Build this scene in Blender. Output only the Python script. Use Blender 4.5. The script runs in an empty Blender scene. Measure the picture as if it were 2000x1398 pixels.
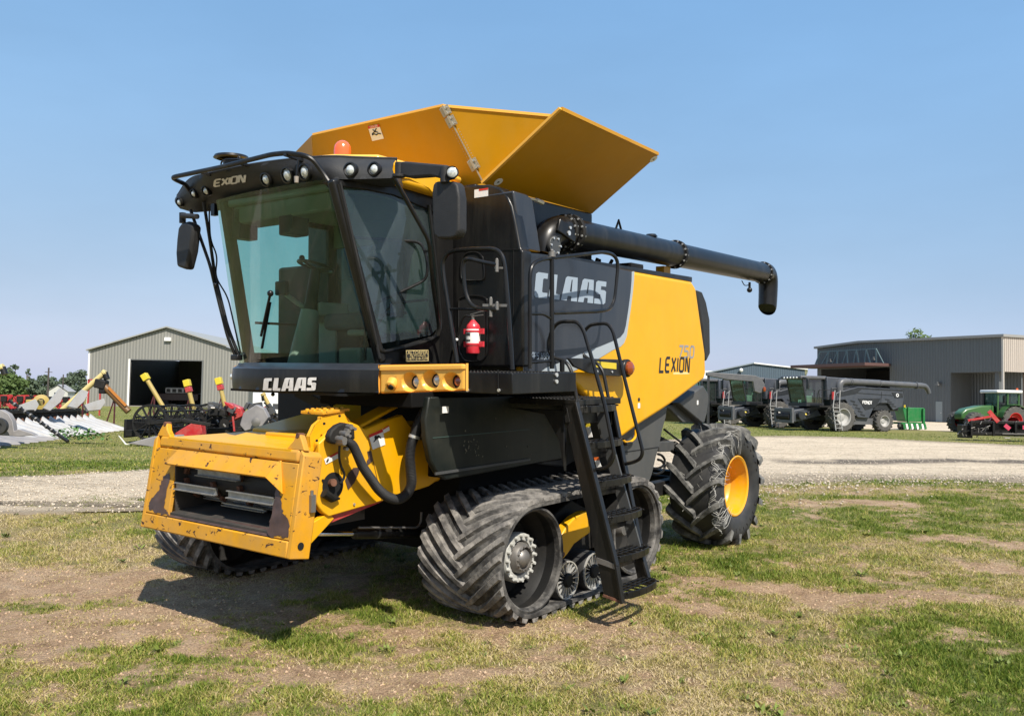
import bpy, bmesh, math, random
import numpy as np
from mathutils import Vector, Matrix, Quaternion
R_ = math.radians
rnd = random.Random(7)
scene = bpy.context.scene
C = bpy.context.scene.collection

# ------------------------------------------------------------ camera
F_PX, CX, CY = 1722.0, 1000.0, 699.0          # focal length and centre, in photo pixels
cam = bpy.data.cameras.new('camera')
cam.sensor_width = 36.0
cam.lens = F_PX / 2000.0 * 36.0
cam.clip_start = 0.05
cam.clip_end = 6000
camo = bpy.data.objects.new('camera', cam)
C.objects.link(camo)
PITCH, ROLL, EYE = R_(2.56), R_(1.0), 2.0
CAMROT = Matrix.Rotation(math.pi / 2 + PITCH, 4, 'X') @ Matrix.Rotation(ROLL, 4, 'Z')
CAMW = Matrix.Translation((0, 0, EYE)) @ CAMROT
camo.matrix_world = CAMW
scene.camera = camo

# the harvester's own frame (x = its left, y = rearwards, z = up), standing on slightly rising ground
HR = Matrix(((0.79408386, -0.00247025, 0.6078032), (0.60777972, -0.00645593, -0.79407942), (0.00588551, 0.99997611, -0.00362518)))
HC = Vector((5.80, -5.68, 2.1))
MW = CAMW @ (HR.transposed().to_4x4()) @ Matrix.Translation(-HC)

# ------------------------------------------------------------ light
SUN_M = Vector((1.15, -0.60, 1.58)).normalized()
sun_dir = (MW.to_3x3() @ SUN_M).normalized()
el = math.asin(sun_dir.z)
az = math.atan2(sun_dir.x, sun_dir.y)
world = bpy.data.worlds.new("World")
scene.world = world
world.use_nodes = True
wn, wl = world.node_tree.nodes, world.node_tree.links
bg = wn['Background']
sky = wn.new('ShaderNodeTexSky')
sky.sky_type = 'NISHITA'
sky.sun_disc = False
sky.sun_elevation = el
sky.sun_rotation = az
sky.altitude = 200
sky.air_density = 1.0
sky.dust_density = 0.9
sky.ozone_density = 3.5
# hazy bright summer sky: compress the range of the sky model channel by channel
sep = wn.new('ShaderNodeSeparateColor'); cmb = wn.new('ShaderNodeCombineColor')
wl.new(sky.outputs[0], sep.inputs[0])
for k_, (g_, s_) in enumerate(((0.58, 1.07), (0.30, 1.80), (0.08, 3.38))):
    pw_ = wn.new('ShaderNodeMath'); pw_.operation = 'POWER'; pw_.inputs[1].default_value = g_
    ml_ = wn.new('ShaderNodeMath'); ml_.operation = 'MULTIPLY'; ml_.inputs[1].default_value = s_
    wl.new(sep.outputs[k_], pw_.inputs[0]); wl.new(pw_.outputs[0], ml_.inputs[0]); wl.new(ml_.outputs[0], cmb.inputs[k_])
# faint uneven haze
wtc = wn.new('ShaderNodeTexCoord'); wmp = wn.new('ShaderNodeMapping'); wmp.inputs['Scale'].default_value = (1.6, 1.6, 5.0)
wnz = wn.new('ShaderNodeTexNoise'); wnz.inputs['Scale'].default_value = 1.7; wnz.inputs['Detail'].default_value = 6; wnz.inputs['Roughness'].default_value = .55
wrp = wn.new('ShaderNodeMapRange'); wrp.inputs[1].default_value = .35; wrp.inputs[2].default_value = .7; wrp.inputs[3].default_value = .985; wrp.inputs[4].default_value = 1.07
wvm = wn.new('ShaderNodeVectorMath'); wvm.operation = 'SCALE'
wl.new(wtc.outputs['Generated'], wmp.inputs[0]); wl.new(wmp.outputs[0], wnz.inputs['Vector']); wl.new(wnz.outputs[0], wrp.inputs[0])
wl.new(cmb.outputs[0], wvm.inputs[0]); wl.new(wrp.outputs[0], wvm.inputs['Scale']); wl.new(wvm.outputs[0], bg.inputs[0])
bg.inputs[1].default_value = 0.15
sl = bpy.data.lights.new('sun', 'SUN')
sl.energy = 5.0
sl.angle = R_(0.5)
sl.color = (1.0, 0.935, 0.83)
so = bpy.data.objects.new('sun', sl)
C.objects.link(so)
so.rotation_euler = sun_dir.to_track_quat('Z', 'Y').to_euler()
scene.view_settings.view_transform = 'Standard'
scene.view_settings.look = 'None'
scene.view_settings.exposure = 0.45
scene.view_settings.gamma = 1.0
scene.cycles.max_bounces = 8
scene.cycles.transparent_max_bounces = 12

# ------------------------------------------------------------ placing helpers
def q(px, py, ax, v):
    """harvester-frame point on the plane axis=v seen at a photo position"""
    d = HR @ Vector((px - CX, -(py - CY), -F_PX))
    return HC + d * ((v - HC[ax]) / d[ax])

def qp(px, py, p0, n):
    d = HR @ Vector((px - CX, -(py - CY), -F_PX))
    return HC + d * ((Vector(p0) - HC).dot(n) / d.dot(n))

def at(px, py, Y):
    """world point at forward distance Y"""
    d = CAMROT.to_3x3() @ Vector((px - CX, -(py - CY), -F_PX))
    return Vector((0, 0, EYE)) + d * (Y / d.y)

def sstep(a, b, x):
    t = np.clip((x - a) / (b - a), 0, 1)
    return t * t * (3 - 2 * t)

P0w = MW @ Vector((0, 0, 0))
Nw = (MW.to_3x3() @ Vector((0, 0, 1))).normalized()
def gz(x, y):
    zl = P0w.z - (Nw.x * (np.clip(x, -14, 16) - P0w.x) + Nw.y * (np.clip(y, -2, 20) - P0w.y)) / Nw.z
    w = 1 - sstep(13.0, 27.0, np.asarray(y, float))
    return zl * w

def gpt(px, py):
    """point of the ground seen at a photo position"""
    d = CAMROT.to_3x3() @ Vector((px - CX, -(py - CY), -F_PX))
    z = 0.0
    for _ in range(12):
        t = (z - EYE) / d.z
        p = Vector((0, 0, EYE)) + d * t
        z = float(gz(p.x, p.y))
    return Vector((p.x, p.y, z))

# ------------------------------------------------------------ materials
def nd(nt, typ, **kw):
    n = nt.nodes.new(typ)
    for k, v in kw.items():
        if k == 'ins':
            for kk, vv in v.items():
                n.inputs[kk].default_value = vv
        else:
            setattr(n, k, v)
    return n

def ramp(nt, fac, stops):
    n = nt.nodes.new('ShaderNodeValToRGB')
    e = n.color_ramp.elements
    while len(e) < len(stops):
        e.new(0.5)
    for i, (p, c) in enumerate(stops):
        e[i].position = p
        e[i].color = tuple(c) + (1,) if len(c) == 3 else c
    nt.links.new(fac, n.inputs[0])
    return n.outputs[0]

def noise(nt, scale, detail=4, rough=0.55, vec=None, dist=0.0):
    n = nd(nt, 'ShaderNodeTexNoise', ins={'Scale': scale, 'Detail': detail, 'Roughness': rough, 'Distortion': dist})
    if vec is not None:
        nt.links.new(vec, n.inputs['Vector'])
    return n.outputs[0]

def mix(nt, fac, a, b, typ='MIX'):
    n = nd(nt, 'ShaderNodeMix', data_type='RGBA', blend_type=typ)
    for sock, v in ((n.inputs[0], fac), (n.inputs[6], a), (n.inputs[7], b)):
        if isinstance(v, bpy.types.NodeSocket):
            nt.links.new(v, sock)
        elif isinstance(v, (int, float)):
            sock.default_value = v
        else:
            sock.default_value = tuple(v) + (1,) if len(v) == 3 else v
    return n.outputs[2]

def objvec(nt, scale=(1, 1, 1)):
    tc = nd(nt, 'ShaderNodeTexCoord')
    mp = nd(nt, 'ShaderNodeMapping')
    mp.inputs['Scale'].default_value = scale
    nt.links.new(tc.outputs['Object'], mp.inputs[0])
    return mp.outputs[0]

MATS = {}
def mat(name, col, rough=0.5, metal=0.0, dust=0.0, dustcol=(0.32, 0.28, 0.22), var=0.0, bump=0.0, bscale=40,
        coat=0.0, chips=None, chipscale=9, chipthr=0.64, spec=0.5, dscale=3.0, streak=0.0):
    if name in MATS:
        return MATS[name]
    m = bpy.data.materials.new(name)
    m.use_nodes = True
    nt = m.node_tree
    b = nt.nodes['Principled BSDF']
    b.inputs['Roughness'].default_value = rough
    b.inputs['Metallic'].default_value = metal
    b.inputs['Specular IOR Level'].default_value = spec
    b.inputs['Coat Weight'].default_value = coat
    b.inputs['Coat Roughness'].default_value = 0.12
    vec = objvec(nt)
    c = None
    base = tuple(col)
    if var > 0:
        nz = noise(nt, dscale * 1.7, 5, 0.6, vec)
        lo = tuple(max(0, x * (1 - var)) for x in base)
        hi = tuple(min(1, x * (1 + var)) for x in base)
        c = ramp(nt, nz, [(0.3, lo), (0.7, hi)])
    else:
        c = base
    if dust > 0:
        nz = noise(nt, dscale, 8, 0.68, vec)
        f = ramp(nt, nz, [(0.42, (0, 0, 0)), (0.72, (dust,) * 3)])
        c = mix(nt, f, c, dustcol)
        rr = nd(nt, 'ShaderNodeMath', operation='MULTIPLY_ADD')
        nt.links.new(f, rr.inputs[0]); rr.inputs[1].default_value = 0.5; rr.inputs[2].default_value = rough
        nt.links.new(rr.outputs[0], b.inputs['Roughness'])
    if streak > 0:
        f = ramp(nt, noise(nt, 9, 5, 0.65, objvec(nt, (1, 1, 0.09))), [(.48, (0, 0, 0)), (.75, (streak,) * 3)])
        c = mix(nt, f, c, dustcol)
        f = ramp(nt, noise(nt, 26, 4, 0.6, vec), [(.66, (0, 0, 0)), (.72, (streak * .8,) * 3)])
        c = mix(nt, f, c, tuple(x * .55 for x in dustcol))
    if chips:
        nz = noise(nt, chipscale, 6, 0.62, objvec(nt, (1, 1, 1.6)), 0.6)
        f = ramp(nt, nz, [(chipthr, (0, 0, 0)), (chipthr + 0.015, (1, 1, 1))])
        c = mix(nt, f, c, chips)
    if isinstance(c, tuple):
        b.inputs['Base Color'].default_value = c + (1,)
    else:
        nt.links.new(c, b.inputs['Base Color'])
    if bump > 0:
        bn = nd(nt, 'ShaderNodeBump', ins={'Strength': bump, 'Distance': 0.01})
        nt.links.new(noise(nt, bscale, 5, 0.6, vec), bn.inputs['Height'])
        nt.links.new(bn.outputs[0], b.inputs['Normal'])
    MATS[name] = m
    return m

def glassmat(name, tint, refl=1.0, hz=(.015, .13), hc=(0.30, 0.36, 0.33)):
    m = bpy.data.materials.new(name)
    m.use_nodes = True
    nt = m.node_tree
    nt.nodes.remove(nt.nodes['Principled BSDF'])
    out = nt.nodes['Material Output']
    tr = nd(nt, 'ShaderNodeBsdfTransparent'); tr.inputs[0].default_value = tint + (1,)
    gl = nd(nt, 'ShaderNodeBsdfGlossy'); gl.inputs['Roughness'].default_value = 0.02
    gl.inputs[0].default_value = (refl, refl, refl, 1)
    df = nd(nt, 'ShaderNodeBsdfDiffuse'); df.inputs[0].default_value = hc + (1,)
    fr = nd(nt, 'ShaderNodeFresnel', ins={'IOR': 1.5})
    mx = nd(nt, 'ShaderNodeMixShader')
    nt.links.new(fr.outputs[0], mx.inputs[0]); nt.links.new(tr.outputs[0], mx.inputs[1]); nt.links.new(gl.outputs[0], mx.inputs[2])
    m2 = nd(nt, 'ShaderNodeMixShader')
    f = ramp(nt, noise(nt, 2.5, 7, 0.7, objvec(nt, (1, 1, 0.4))), [(0.40, (hz[0],) * 3), (0.8, (hz[1],) * 3)])
    nt.links.new(f, m2.inputs[0]); nt.links.new(mx.outputs[0], m2.inputs[1]); nt.links.new(df.outputs[0], m2.inputs[2])
    nt.links.new(m2.outputs[0], out.inputs[0])
    MATS[name] = m
    return m

# ------------------------------------------------------------ mesh builder
class MB:
    def __init__(s):
        s.v, s.f, s.m = [], [], []
        s.mi = 0
    def add(s, vs, fs):
        o = len(s.v)
        s.v += [tuple(v) for v in vs]
        for f in fs:
            s.f.append([i + o for i in f]); s.m.append(s.mi)
        return s
    def box(s, c, d, M=None):
        """centre, full size"""
        c = Vector(c); h = Vector(d) / 2
        vs = [Vector((x * h.x, y * h.y, z * h.z)) for x in (-1, 1) for y in (-1, 1) for z in (-1, 1)]
        if M is not None: vs = [M @ v for v in vs]
        vs = [v + c for v in vs]
        return s.add(vs, [(0, 1, 3, 2), (4, 6, 7, 5), (0, 4, 5, 1), (2, 3, 7, 6), (0, 2, 6, 4), (1, 5, 7, 3)])
    def bb(s, a, b):
        a = Vector(a); b = Vector(b)
        return s.box((a + b) / 2, [abs(x) for x in (b - a)])
    def bar(s, a, b, w, h, up=(0, 0, 1)):
        a = Vector(a); b = Vector(b); d = (b - a); L = d.length; d.normalize()
        up = Vector(up)
        sx = d.cross(up)
        if sx.length < 1e-4: sx = d.cross(Vector((1, 0, 0)))
        sx.normalize(); uz = sx.cross(d)
        M = Matrix((sx, d, uz)).transposed()
        return s.box((a + b) / 2, (w, L, h), M)
    def prism(s, pts, t):
        """closed 3-D polygon, extruded by vector t"""
        pts = [Vector(p) for p in pts]; t = Vector(t); n = len(pts)
        vs = pts + [p + t for p in pts]
        fs = [list(range(n))[::-1], list(range(n, 2 * n))] + [(i, (i + 1) % n, (i + 1) % n + n, i + n) for i in range(n)]
        return s.add(vs, fs)
    def tube(s, pts, r, seg=8, smooth=0, closed=False, cap=True):
        pts = [Vector(p) for p in pts]
        if smooth: pts = catmull(pts, smooth, closed)
        n = len(pts)
        rs = r if isinstance(r, (list, tuple)) else [r] * n
        if len(rs) != n: rs = [rs[0] + (rs[-1] - rs[0]) * i / (n - 1) for i in range(n)]
        tang = []
        for i in range(n):
            a = pts[(i - 1) % n] if (closed or i > 0) else pts[i]
            b = pts[(i + 1) % n] if (closed or i < n - 1) else pts[i]
            tang.append((b - a).normalized())
        t0 = tang[0]
        u = t0.orthogonal().normalized()
        vs = []
        for i in range(n):
            if i > 0:
                ax = tang[i - 1].cross(tang[i])
                if ax.length > 1e-6:
                    ang = tang[i - 1].angle(tang[i])
                    u = Quaternion(ax.normalized(), ang) @ u
            w = tang[i].cross(u).normalized()
            for k in range(seg):
                a = 2 * math.pi * k / seg
                vs.append(pts[i] + (u * math.cos(a) + w * math.sin(a)) * rs[i])
        fs = []
        rng = n if closed else n - 1
        for i in range(rng):
            j = (i + 1) % n
            for k in range(seg):
                k2 = (k + 1) % seg
                fs.append((i * seg + k, i * seg + k2, j * seg + k2, j * seg + k))
        if not closed and cap:
            fs.append(list(range(seg))[::-1]); fs.append([(n - 1) * seg + k for k in range(seg)])
        return s.add(vs, fs)
    def cyl(s, a, b, r, r2=None, seg=24, cap=True):
        return s.tube([a, b], [r, r if r2 is None else r2], seg, cap=cap)
    def lathe(s, prof, o, axis, seg=32, closed=False):
        """prof = (radius, along) pairs"""
        o = Vector(o); ax = Vector(axis).normalized(); u = ax.orthogonal().normalized(); w = ax.cross(u)
        n = len(prof); vs = []
        for k in range(seg):
            a = 2 * math.pi * k / seg
            d = u * math.cos(a) + w * math.sin(a)
            for r, h in prof: vs.append(o + ax * h + d * r)
        fs = []
        for k in range(seg):
            k2 = (k + 1) % seg
            for i in range(n if closed else n - 1):
                j = (i + 1) % n
                fs.append((k * n + i, k2 * n + i, k2 * n + j, k * n + j))
        return s.add(vs, fs)
    def sphere(s, c, r, seg=16, sc=(1, 1, 1)):
        c = Vector(c); prof = []
        vs = []; fs = []
        rings = seg // 2
        for i in range(rings + 1):
            th = math.pi * i / rings
            for k in range(seg):
                a = 2 * math.pi * k / seg
                vs.append(c + Vector((math.sin(th) * math.cos(a) * r * sc[0], math.sin(th) * math.sin(a) * r * sc[1], math.cos(th) * r * sc[2])))
        for i in range(rings):
            for k in range(seg):
                k2 = (k + 1) % seg
                fs.append((i * seg + k, (i + 1) * seg + k, (i + 1) * seg + k2, i * seg + k2))
        return s.add(vs, fs)
    def grid(s, fn, nu, nv):
        vs = [fn(i / nu, j / nv) for i in range(nu + 1) for j in range(nv + 1)]
        fs = [(i * (nv + 1) + j, (i + 1) * (nv + 1) + j, (i + 1) * (nv + 1) + j + 1, i * (nv + 1) + j + 1) for i in range(nu) for j in range(nv)]
        return s.add(vs, fs)
    def build(s, name, mats, parent=None, bevel=0, smooth=True, ang=35, seg=2, solid=0, label=None, off=-1, fixn=True):
        me = bpy.data.meshes.new(name)
        me.from_pydata(s.v, [], s.f)
        if not isinstance(mats, (list, tuple)): mats = [mats]
        for m_ in mats: me.materials.append(m_)
        me.polygons.foreach_set('material_index', s.m)
        if fixn:
            bm = bmesh.new(); bm.from_mesh(me)
            bmesh.ops.remove_doubles(bm, verts=bm.verts, dist=1e-5)
            bmesh.ops.recalc_face_normals(bm, faces=bm.faces)
            bm.to_mesh(me); bm.free()
        if smooth:
            me.polygons.foreach_set('use_smooth', [True] * len(me.polygons))
            me.set_sharp_from_angle(angle=R_(ang))
        me.update()
        o = bpy.data.objects.new(name, me)
        C.objects.link(o)
        if parent: o.parent = parent
        if solid:
            md = o.modifiers.new('solid', 'SOLIDIFY'); md.thickness = solid; md.offset = off
        if bevel:
            md = o.modifiers.new('bevel', 'BEVEL'); md.width = bevel; md.segments = seg
            md.limit_method = 'ANGLE'; md.angle_limit = R_(35); md.harden_normals = False
        if label: o['label'] = label
        return o

def catmull(pts, n, closed=False):
    out = []; N = len(pts)
    rng = N if closed else N - 1
    for i in range(rng):
        p1 = pts[i]; p2 = pts[(i + 1) % N]
        p0 = pts[(i - 1) % N] if (closed or i > 0) else p1 * 2 - p2
        p3 = pts[(i + 2) % N] if (closed or i < N - 2) else p2 * 2 - p1
        for k in range(n):
            t = k / n
            out.append(0.5 * ((2 * p1) + (p2 - p0) * t + (2 * p0 - 5 * p1 + 4 * p2 - p3) * t * t + (3 * p1 - p0 - 3 * p2 + p3) * t ** 3))
    if not closed: out.append(pts[-1])
    return out

def fillet(pts, r, n=5):
    """round the corners of a polyline"""
    pts = [Vector(p) for p in pts]; out = [pts[0]]
    for i in range(1, len(pts) - 1):
        a, b, c = pts[i - 1], pts[i], pts[i + 1]
        d1 = min(r, (a - b).length * 0.48); d2 = min(r, (c - b).length * 0.48)
        p = b + (a - b).normalized() * d1; e = b + (c - b).normalized() * d2
        for k in range(n + 1):
            t = k / n
            out.append(p * (1 - t) ** 2 + b * 2 * t * (1 - t) + e * t * t)
    out.append(pts[-1])
    return out

def thing(name, label, cat, loc=(0, 0, 0), rz=0.0, group=None, matrix=None, kind=None):
    o = bpy.data.objects.new(name, None)
    o.empty_display_size = 0.2
    C.objects.link(o)
    if matrix is not None: o.matrix_world = matrix
    else:
        o.location = loc; o.rotation_euler = (0, 0, rz)
    tag(o, label, cat, group, kind)
    return o

def tag(o, label=None, cat=None, group=None, kind=None):
    if label: o['label'] = label
    if cat: o['category'] = cat
    if group: o['group'] = group
    if kind: o['kind'] = kind
    return o

def copy_tree(o, parent=None):
    c = o.copy(); C.objects.link(c)
    if parent is not None: c.parent = parent
    for ch in list(o.children): copy_tree(ch, c)
    return c

# ------------------------------------------------------------ lettering
LET = {
 'L': ([[(0, 1), (0, 0), (.58, 0)]], .70), 'E': ([[(.6, 1), (.12, 1), (0, .86), (0, .14), (.12, 0), (.6, 0)], [(.02, .5), (.52, .5)]], .76),
 'X': ([[(0, 1), (.62, 0)], [(.6, 1), (.02, 0)]], .74), 'I': ([[(.05, 1), (.05, 0)]], .24),
 'O': ([[(.12, 1), (.5, 1), (.62, .86), (.62, .14), (.5, 0), (.12, 0), (0, .14), (0, .86), (.12, 1), (.2, 1)]], .80),
 'N': ([[(0, 0), (0, 1), (.12, 1), (.5, 0), (.6, 0), (.6, 1)]], .76),
 '7': ([[(0, 1), (.6, 1), (.55, .8), (.22, 0)]], .74), '5': ([[(.6, 1), (0, 1), (0, .56), (.5, .56), (.6, .46), (.6, .12), (.48, 0), (0, 0)]], .76),
 'S': ([[(.6, 1), (.12, 1), (0, .88), (0, .6), (.1, .52), (.5, .52), (.6, .42), (.6, .12), (.48, 0), (0, 0)]], .76),
 'A': ([[(0, 0), (0, .5), (.2, 1), (.6, 1), (.6, 0)], [(.02, .4), (.58, .4)]], .76), 'P': ([[(0, 0), (0, 1), (.5, 1), (.6, .88), (.6, .6), (.5, .48), (.03, .48)]], .74),
 'H': ([[(0, 0), (0, 1)], [(.6, 0), (.6, 1)], [(.03, .5), (.57, .5)]], .76), 'Y': ([[(0, 1), (0, .56), (.1, .46), (.6, .46)], [(.6, 1), (.6, .1), (.5, 0), (.1, 0)]], .76),
 'B': ([[(0, 0), (0, 1), (.48, 1), (.58, .88), (.58, .6), (.5, .52), (.03, .52)], [(.5, .52), (.62, .42), (.62, .12), (.5, 0), (.03, 0)]], .78),
 'R': ([[(0, 0), (0, 1), (.5, 1), (.6, .88), (.6, .6), (.5, .48), (.03, .48)], [(.3, .47), (.6, 0)]], .74), 'D': ([[(.03, 1), (.48, 1), (.6, .86), (.6, .14), (.48, 0), (0, 0), (0, .98)]], .76),
 ' ': ([], .45), 'F': ([[(.6, 1), (.12, 1), (0, .86), (0, 0)], [(.02, .5), (.52, .5)]], .74), 'T': ([[(0, 1), (.6, 1)], [(.3, .98), (.3, 0)]], .72)}

LET['0'] = LET['O']

def ribbon(mb, pts, w, P, off):
    n = len(pts); L = []; Rr = []
    for i in range(n):
        p = Vector(pts[i]).to_2d() if len(pts[i]) == 3 else Vector(pts[i])
        d1 = (Vector(pts[i]) - Vector(pts[i - 1])).normalized() if i > 0 else None
        d2 = (Vector(pts[i + 1]) - Vector(pts[i])).normalized() if i < n - 1 else None
        if d1 is None: d1 = d2
        if d2 is None: d2 = d1
        n1 = Vector((-d1.y, d1.x)); n2 = Vector((-d2.y, d2.x)); m_ = (n1 + n2)
        if m_.length < 1e-3: m_ = n1
        m_.normalize(); k = w / 2 / max(0.45, m_.dot(n1))
        L.append(p + m_ * k); Rr.append(p - m_ * k)
    vs = [P(a.x, a.y, off) for a in L] + [P(a.x, a.y, off) for a in Rr]
    mb.add(vs, [(i, i + 1, n + i + 1, n + i) for i in range(n - 1)])

def stroke_text(text, o, xd, yd, h, w, name, m, parent, shear=0.0, xs=1.0, lift=0.004, extra=0.0):
    """o = lower-left corner; xd / yd = unit directions; w = stroke width as a share of h"""
    o = Vector(o); xd = Vector(xd).normalized(); yd = Vector(yd).normalized(); nrm = xd.cross(yd).normalized()
    mb = MB(); cx = 0.0; k = 0
    for ch in text:
        st, adv = LET[ch]
        for pl in st:
            k += 1
            P = lambda x, y, off, cx=cx: o + xd * ((cx + x * xs + shear * y) * h) + yd * (y * h) + nrm * off
            ribbon(mb, pl, w, P, lift + 0.0004 * (k % 3))
        cx += adv * xs + extra
    return mb.build(name, m, parent, smooth=False, fixn=False)

LOGO = {
 'C': ([[(.08, 1), (.46, 1), (.46, .78), (.32, .78), (.29, .74), (.29, .26), (.32, .22), (.50, .22), (.50, 0), (.07, 0), (0, .08), (0, .92)]], .56),
 'L': ([[(.03, 1), (.28, 1), (.28, .22), (.44, .22), (.44, 0), (.07, 0), (.0, .08)]], .50),
 'A': ([[(0, 0), (.24, 0), (.27, .2), (.42, .2), (.42, .38), (.34, .38), (.38, .88), (.42, .88), (.42, 1), (.2, 1), (.13, .93)], [(.42, 0), (.68, 0), (.63, 1), (.42, 1)]], .72),
 'S': ([[(.50, 1), (.10, 1), (.02, .92), (.02, .50), (.10, .42), (.26, .42), (.26, .22), (.0, .22), (.0, 0), (.44, 0), (.52, .08), (.52, .56), (.44, .62), (.27, .62), (.27, .78), (.50, .78)]], .55)}

def logo_text(P, name, m, parent, text='CLAAS'):
    """P(u, v) maps logo coordinates (0..1, 0..1) to space"""
    tot = sum(LOGO[c][1] for c in text) - 0.04
    mb = MB(); cx = 0
    for ch in text:
        for pl in LOGO[ch][0]:
            pts = [P((cx + x + 0.08 * y) / (tot + 0.08), y) for x, y in pl]
            mb.add(pts, [list(range(len(pts)))])
        cx += LOGO[ch][1]
    return mb.build(name, m, parent, smooth=False, fixn=False)

def font_text(text, o, xd, yd, h, name, m, parent, width=None, lift=0.003):
    cu = bpy.data.curves.new(name, 'FONT'); cu.body = text; cu.size = 1.0; cu.align_x = 'LEFT'
    cu.resolution_u = 2
    tmp = bpy.data.objects.new('tmp', cu); C.objects.link(tmp)
    bpy.context.view_layer.update()
    me = bpy.data.meshes.new_from_object(tmp.evaluated_get(bpy.context.evaluated_depsgraph_get()))
    bpy.data.objects.remove(tmp)
    xs = [v.co.x for v in me.vertices]; ys = [v.co.y for v in me.vertices]
    o = Vector(o); xd = Vector(xd).normalized(); yd = Vector(yd).normalized(); nr = xd.cross(yd).normalized()
    x0, x1, y0, y1 = min(xs), max(xs), min(ys), max(ys)
    sy = h / (y1 - y0); sx = (width / (x1 - x0)) if width else sy
    for v in me.vertices:
        v.co = o + xd * ((v.co.x - x0) * sx) + yd * ((v.co.y - y0) * sy) + nr * lift
    me.materials.clear(); me.materials.append(m)
    ob = bpy.data.objects.new(name, me); C.objects.link(ob); ob.parent = parent
    return ob
# ------------------------------------------------------------ palette
yel = mat('yellow paint', (0.74, 0.365, 0.001), 0.42, spec=.35, dust=0.16, dustcol=(0.58, 0.36, 0.09), streak=.16, var=0.05, coat=0.10, dscale=1.6)
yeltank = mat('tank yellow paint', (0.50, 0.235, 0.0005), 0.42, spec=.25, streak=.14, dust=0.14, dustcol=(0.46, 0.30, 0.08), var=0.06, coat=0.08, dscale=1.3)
yelworn = mat('worn yellow paint', (0.64, 0.295, 0.008), 0.55, spec=.3, streak=.3, dust=0.6, dustcol=(0.40, 0.235, 0.09), var=0.10, chips=(0.06, 0.030, 0.020), chipscale=13, chipthr=0.615, dscale=2.5)
blk = mat('black paint', (0.006, 0.006, 0.0065), 0.34, streak=.14, dust=0.06, dustcol=(0.12, 0.11, 0.09), coat=0.08, spec=.35, dscale=2.0)
blkm = mat('matt black steel', (0.010, 0.010, 0.010), 0.6, spec=.25, dust=0.30, dustcol=(0.07, 0.062, 0.05), dscale=3.0, bump=0.15)
plas = mat('textured black plastic', (0.022, 0.022, 0.023), 0.5, spec=.3, bump=0.3, bscale=160, dust=0.2, dustcol=(0.09, 0.09, 0.09))
slate = mat('slate grey paint', (0.020, 0.023, 0.030), 0.34, streak=.14, dust=0.18, dustcol=(0.10, 0.10, 0.10), coat=0.25, dscale=1.5)
gry = mat('dark grey sheet steel', (0.055, 0.057, 0.058), 0.45, streak=.14, dust=0.3, dustcol=(0.14, 0.13, 0.11), dscale=2.2, var=0.1)
dkgreen = mat('dusty dark panel', (0.007, 0.010, 0.009), 0.38, spec=.35, streak=.14, dust=0.25, dustcol=(0.075, 0.07, 0.05), dscale=2.4)
silver = mat('silver stripe', (0.36, 0.40, 0.43), 0.35)
lettr = mat('pale letter film', (0.30, 0.36, 0.43), 0.45)
lettw = mat('white letter film', (0.62, 0.60, 0.58), 0.45, var=0.15, dscale=12)
lettb = mat('black letter film', (0.012, 0.012, 0.014), 0.45)
lettg = mat('grey letter film', (0.27, 0.27, 0.27), 0.45)
rubb = mat('worn rubber', (0.024, 0.023, 0.022), 0.75, dust=0.55, dustcol=(0.34, 0.32, 0.29), dscale=6, var=0.2, bump=0.5, bscale=30)
tyre = mat('tyre rubber', (0.020, 0.020, 0.021), 0.62, dust=0.25, dustcol=(0.12, 0.115, 0.10), dscale=4, bump=0.15, bscale=60)
lugm = mat('dusty lug rubber', (0.055, 0.055, 0.053), 0.8, dust=0.85, dustcol=(0.30, 0.29, 0.265), dscale=9, bump=0.5, bscale=50)
steel = mat('bright steel', (0.70, 0.70, 0.68), 0.30, metal=0.6)
lugt = mat('dusty track lugs', (0.085, 0.08, 0.075), 0.8, dust=0.9, dustcol=(0.40, 0.37, 0.33), dscale=7, var=0.4, bump=0.7, bscale=35)
zinc = mat('zinc plated steel', (0.46, 0.43, 0.36), 0.42, metal=0.6, var=0.15)
dull = mat('dull steel', (0.22, 0.21, 0.20), 0.45, metal=0.7, dust=0.3)
rust = mat('rusty steel', (0.13, 0.055, 0.03), 0.8, var=0.5, dscale=14, bump=0.6)
bare = mat('scraped bare steel', (0.085, 0.055, 0.050), 0.42, metal=0.25, var=0.45, dscale=5, dust=0.5, dustcol=(0.14, 0.065, 0.035))
lightgrey = mat('pale grey hub paint', (0.46, 0.46, 0.43), 0.5, dust=0.5, dustcol=(0.2, 0.19, 0.17), dscale=12)
chrome = mat('chrome', (0.8, 0.8, 0.8), 0.12, metal=1.0)
lens = mat('lamp lens', (0.60, 0.63, 0.62), 0.10, metal=0.2, var=0.35, dscale=40, coat=1.0)
red = mat('red enamel', (0.62, 0.02, 0.035), 0.32, coat=0.4, dust=0.25, dustcol=(0.75, 0.25, 0.27), dscale=9)
redp = mat('red machine paint', (0.42, 0.014, 0.018), 0.42, coat=0.15, dust=.3, var=.15)
white = mat('white paint', (0.80, 0.80, 0.78), 0.45)
label_w = mat('label white', (0.82, 0.80, 0.76), 0.5)
label_r = mat('label red', (0.60, 0.03, 0.02), 0.5)
label_y = mat('label yellow', (0.62, 0.47, 0.03), 0.5)
label_k = mat('label black', (0.02, 0.02, 0.02), 0.5)
gold = mat('gold film', (0.70, 0.55, 0.25), 0.4, metal=0.2)
blkhole = mat('seam and painted-shade black', (0.004, 0.004, 0.004), 0.8)  # near-black for seams; holes and recesses get their shade from this colour
amber = mat('amber lens', (0.26, 0.05, 0.008), 0.15, coat=0.5)
orange = mat('orange beacon', (0.90, 0.13, 0.03), 0.22, coat=0.5)
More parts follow.
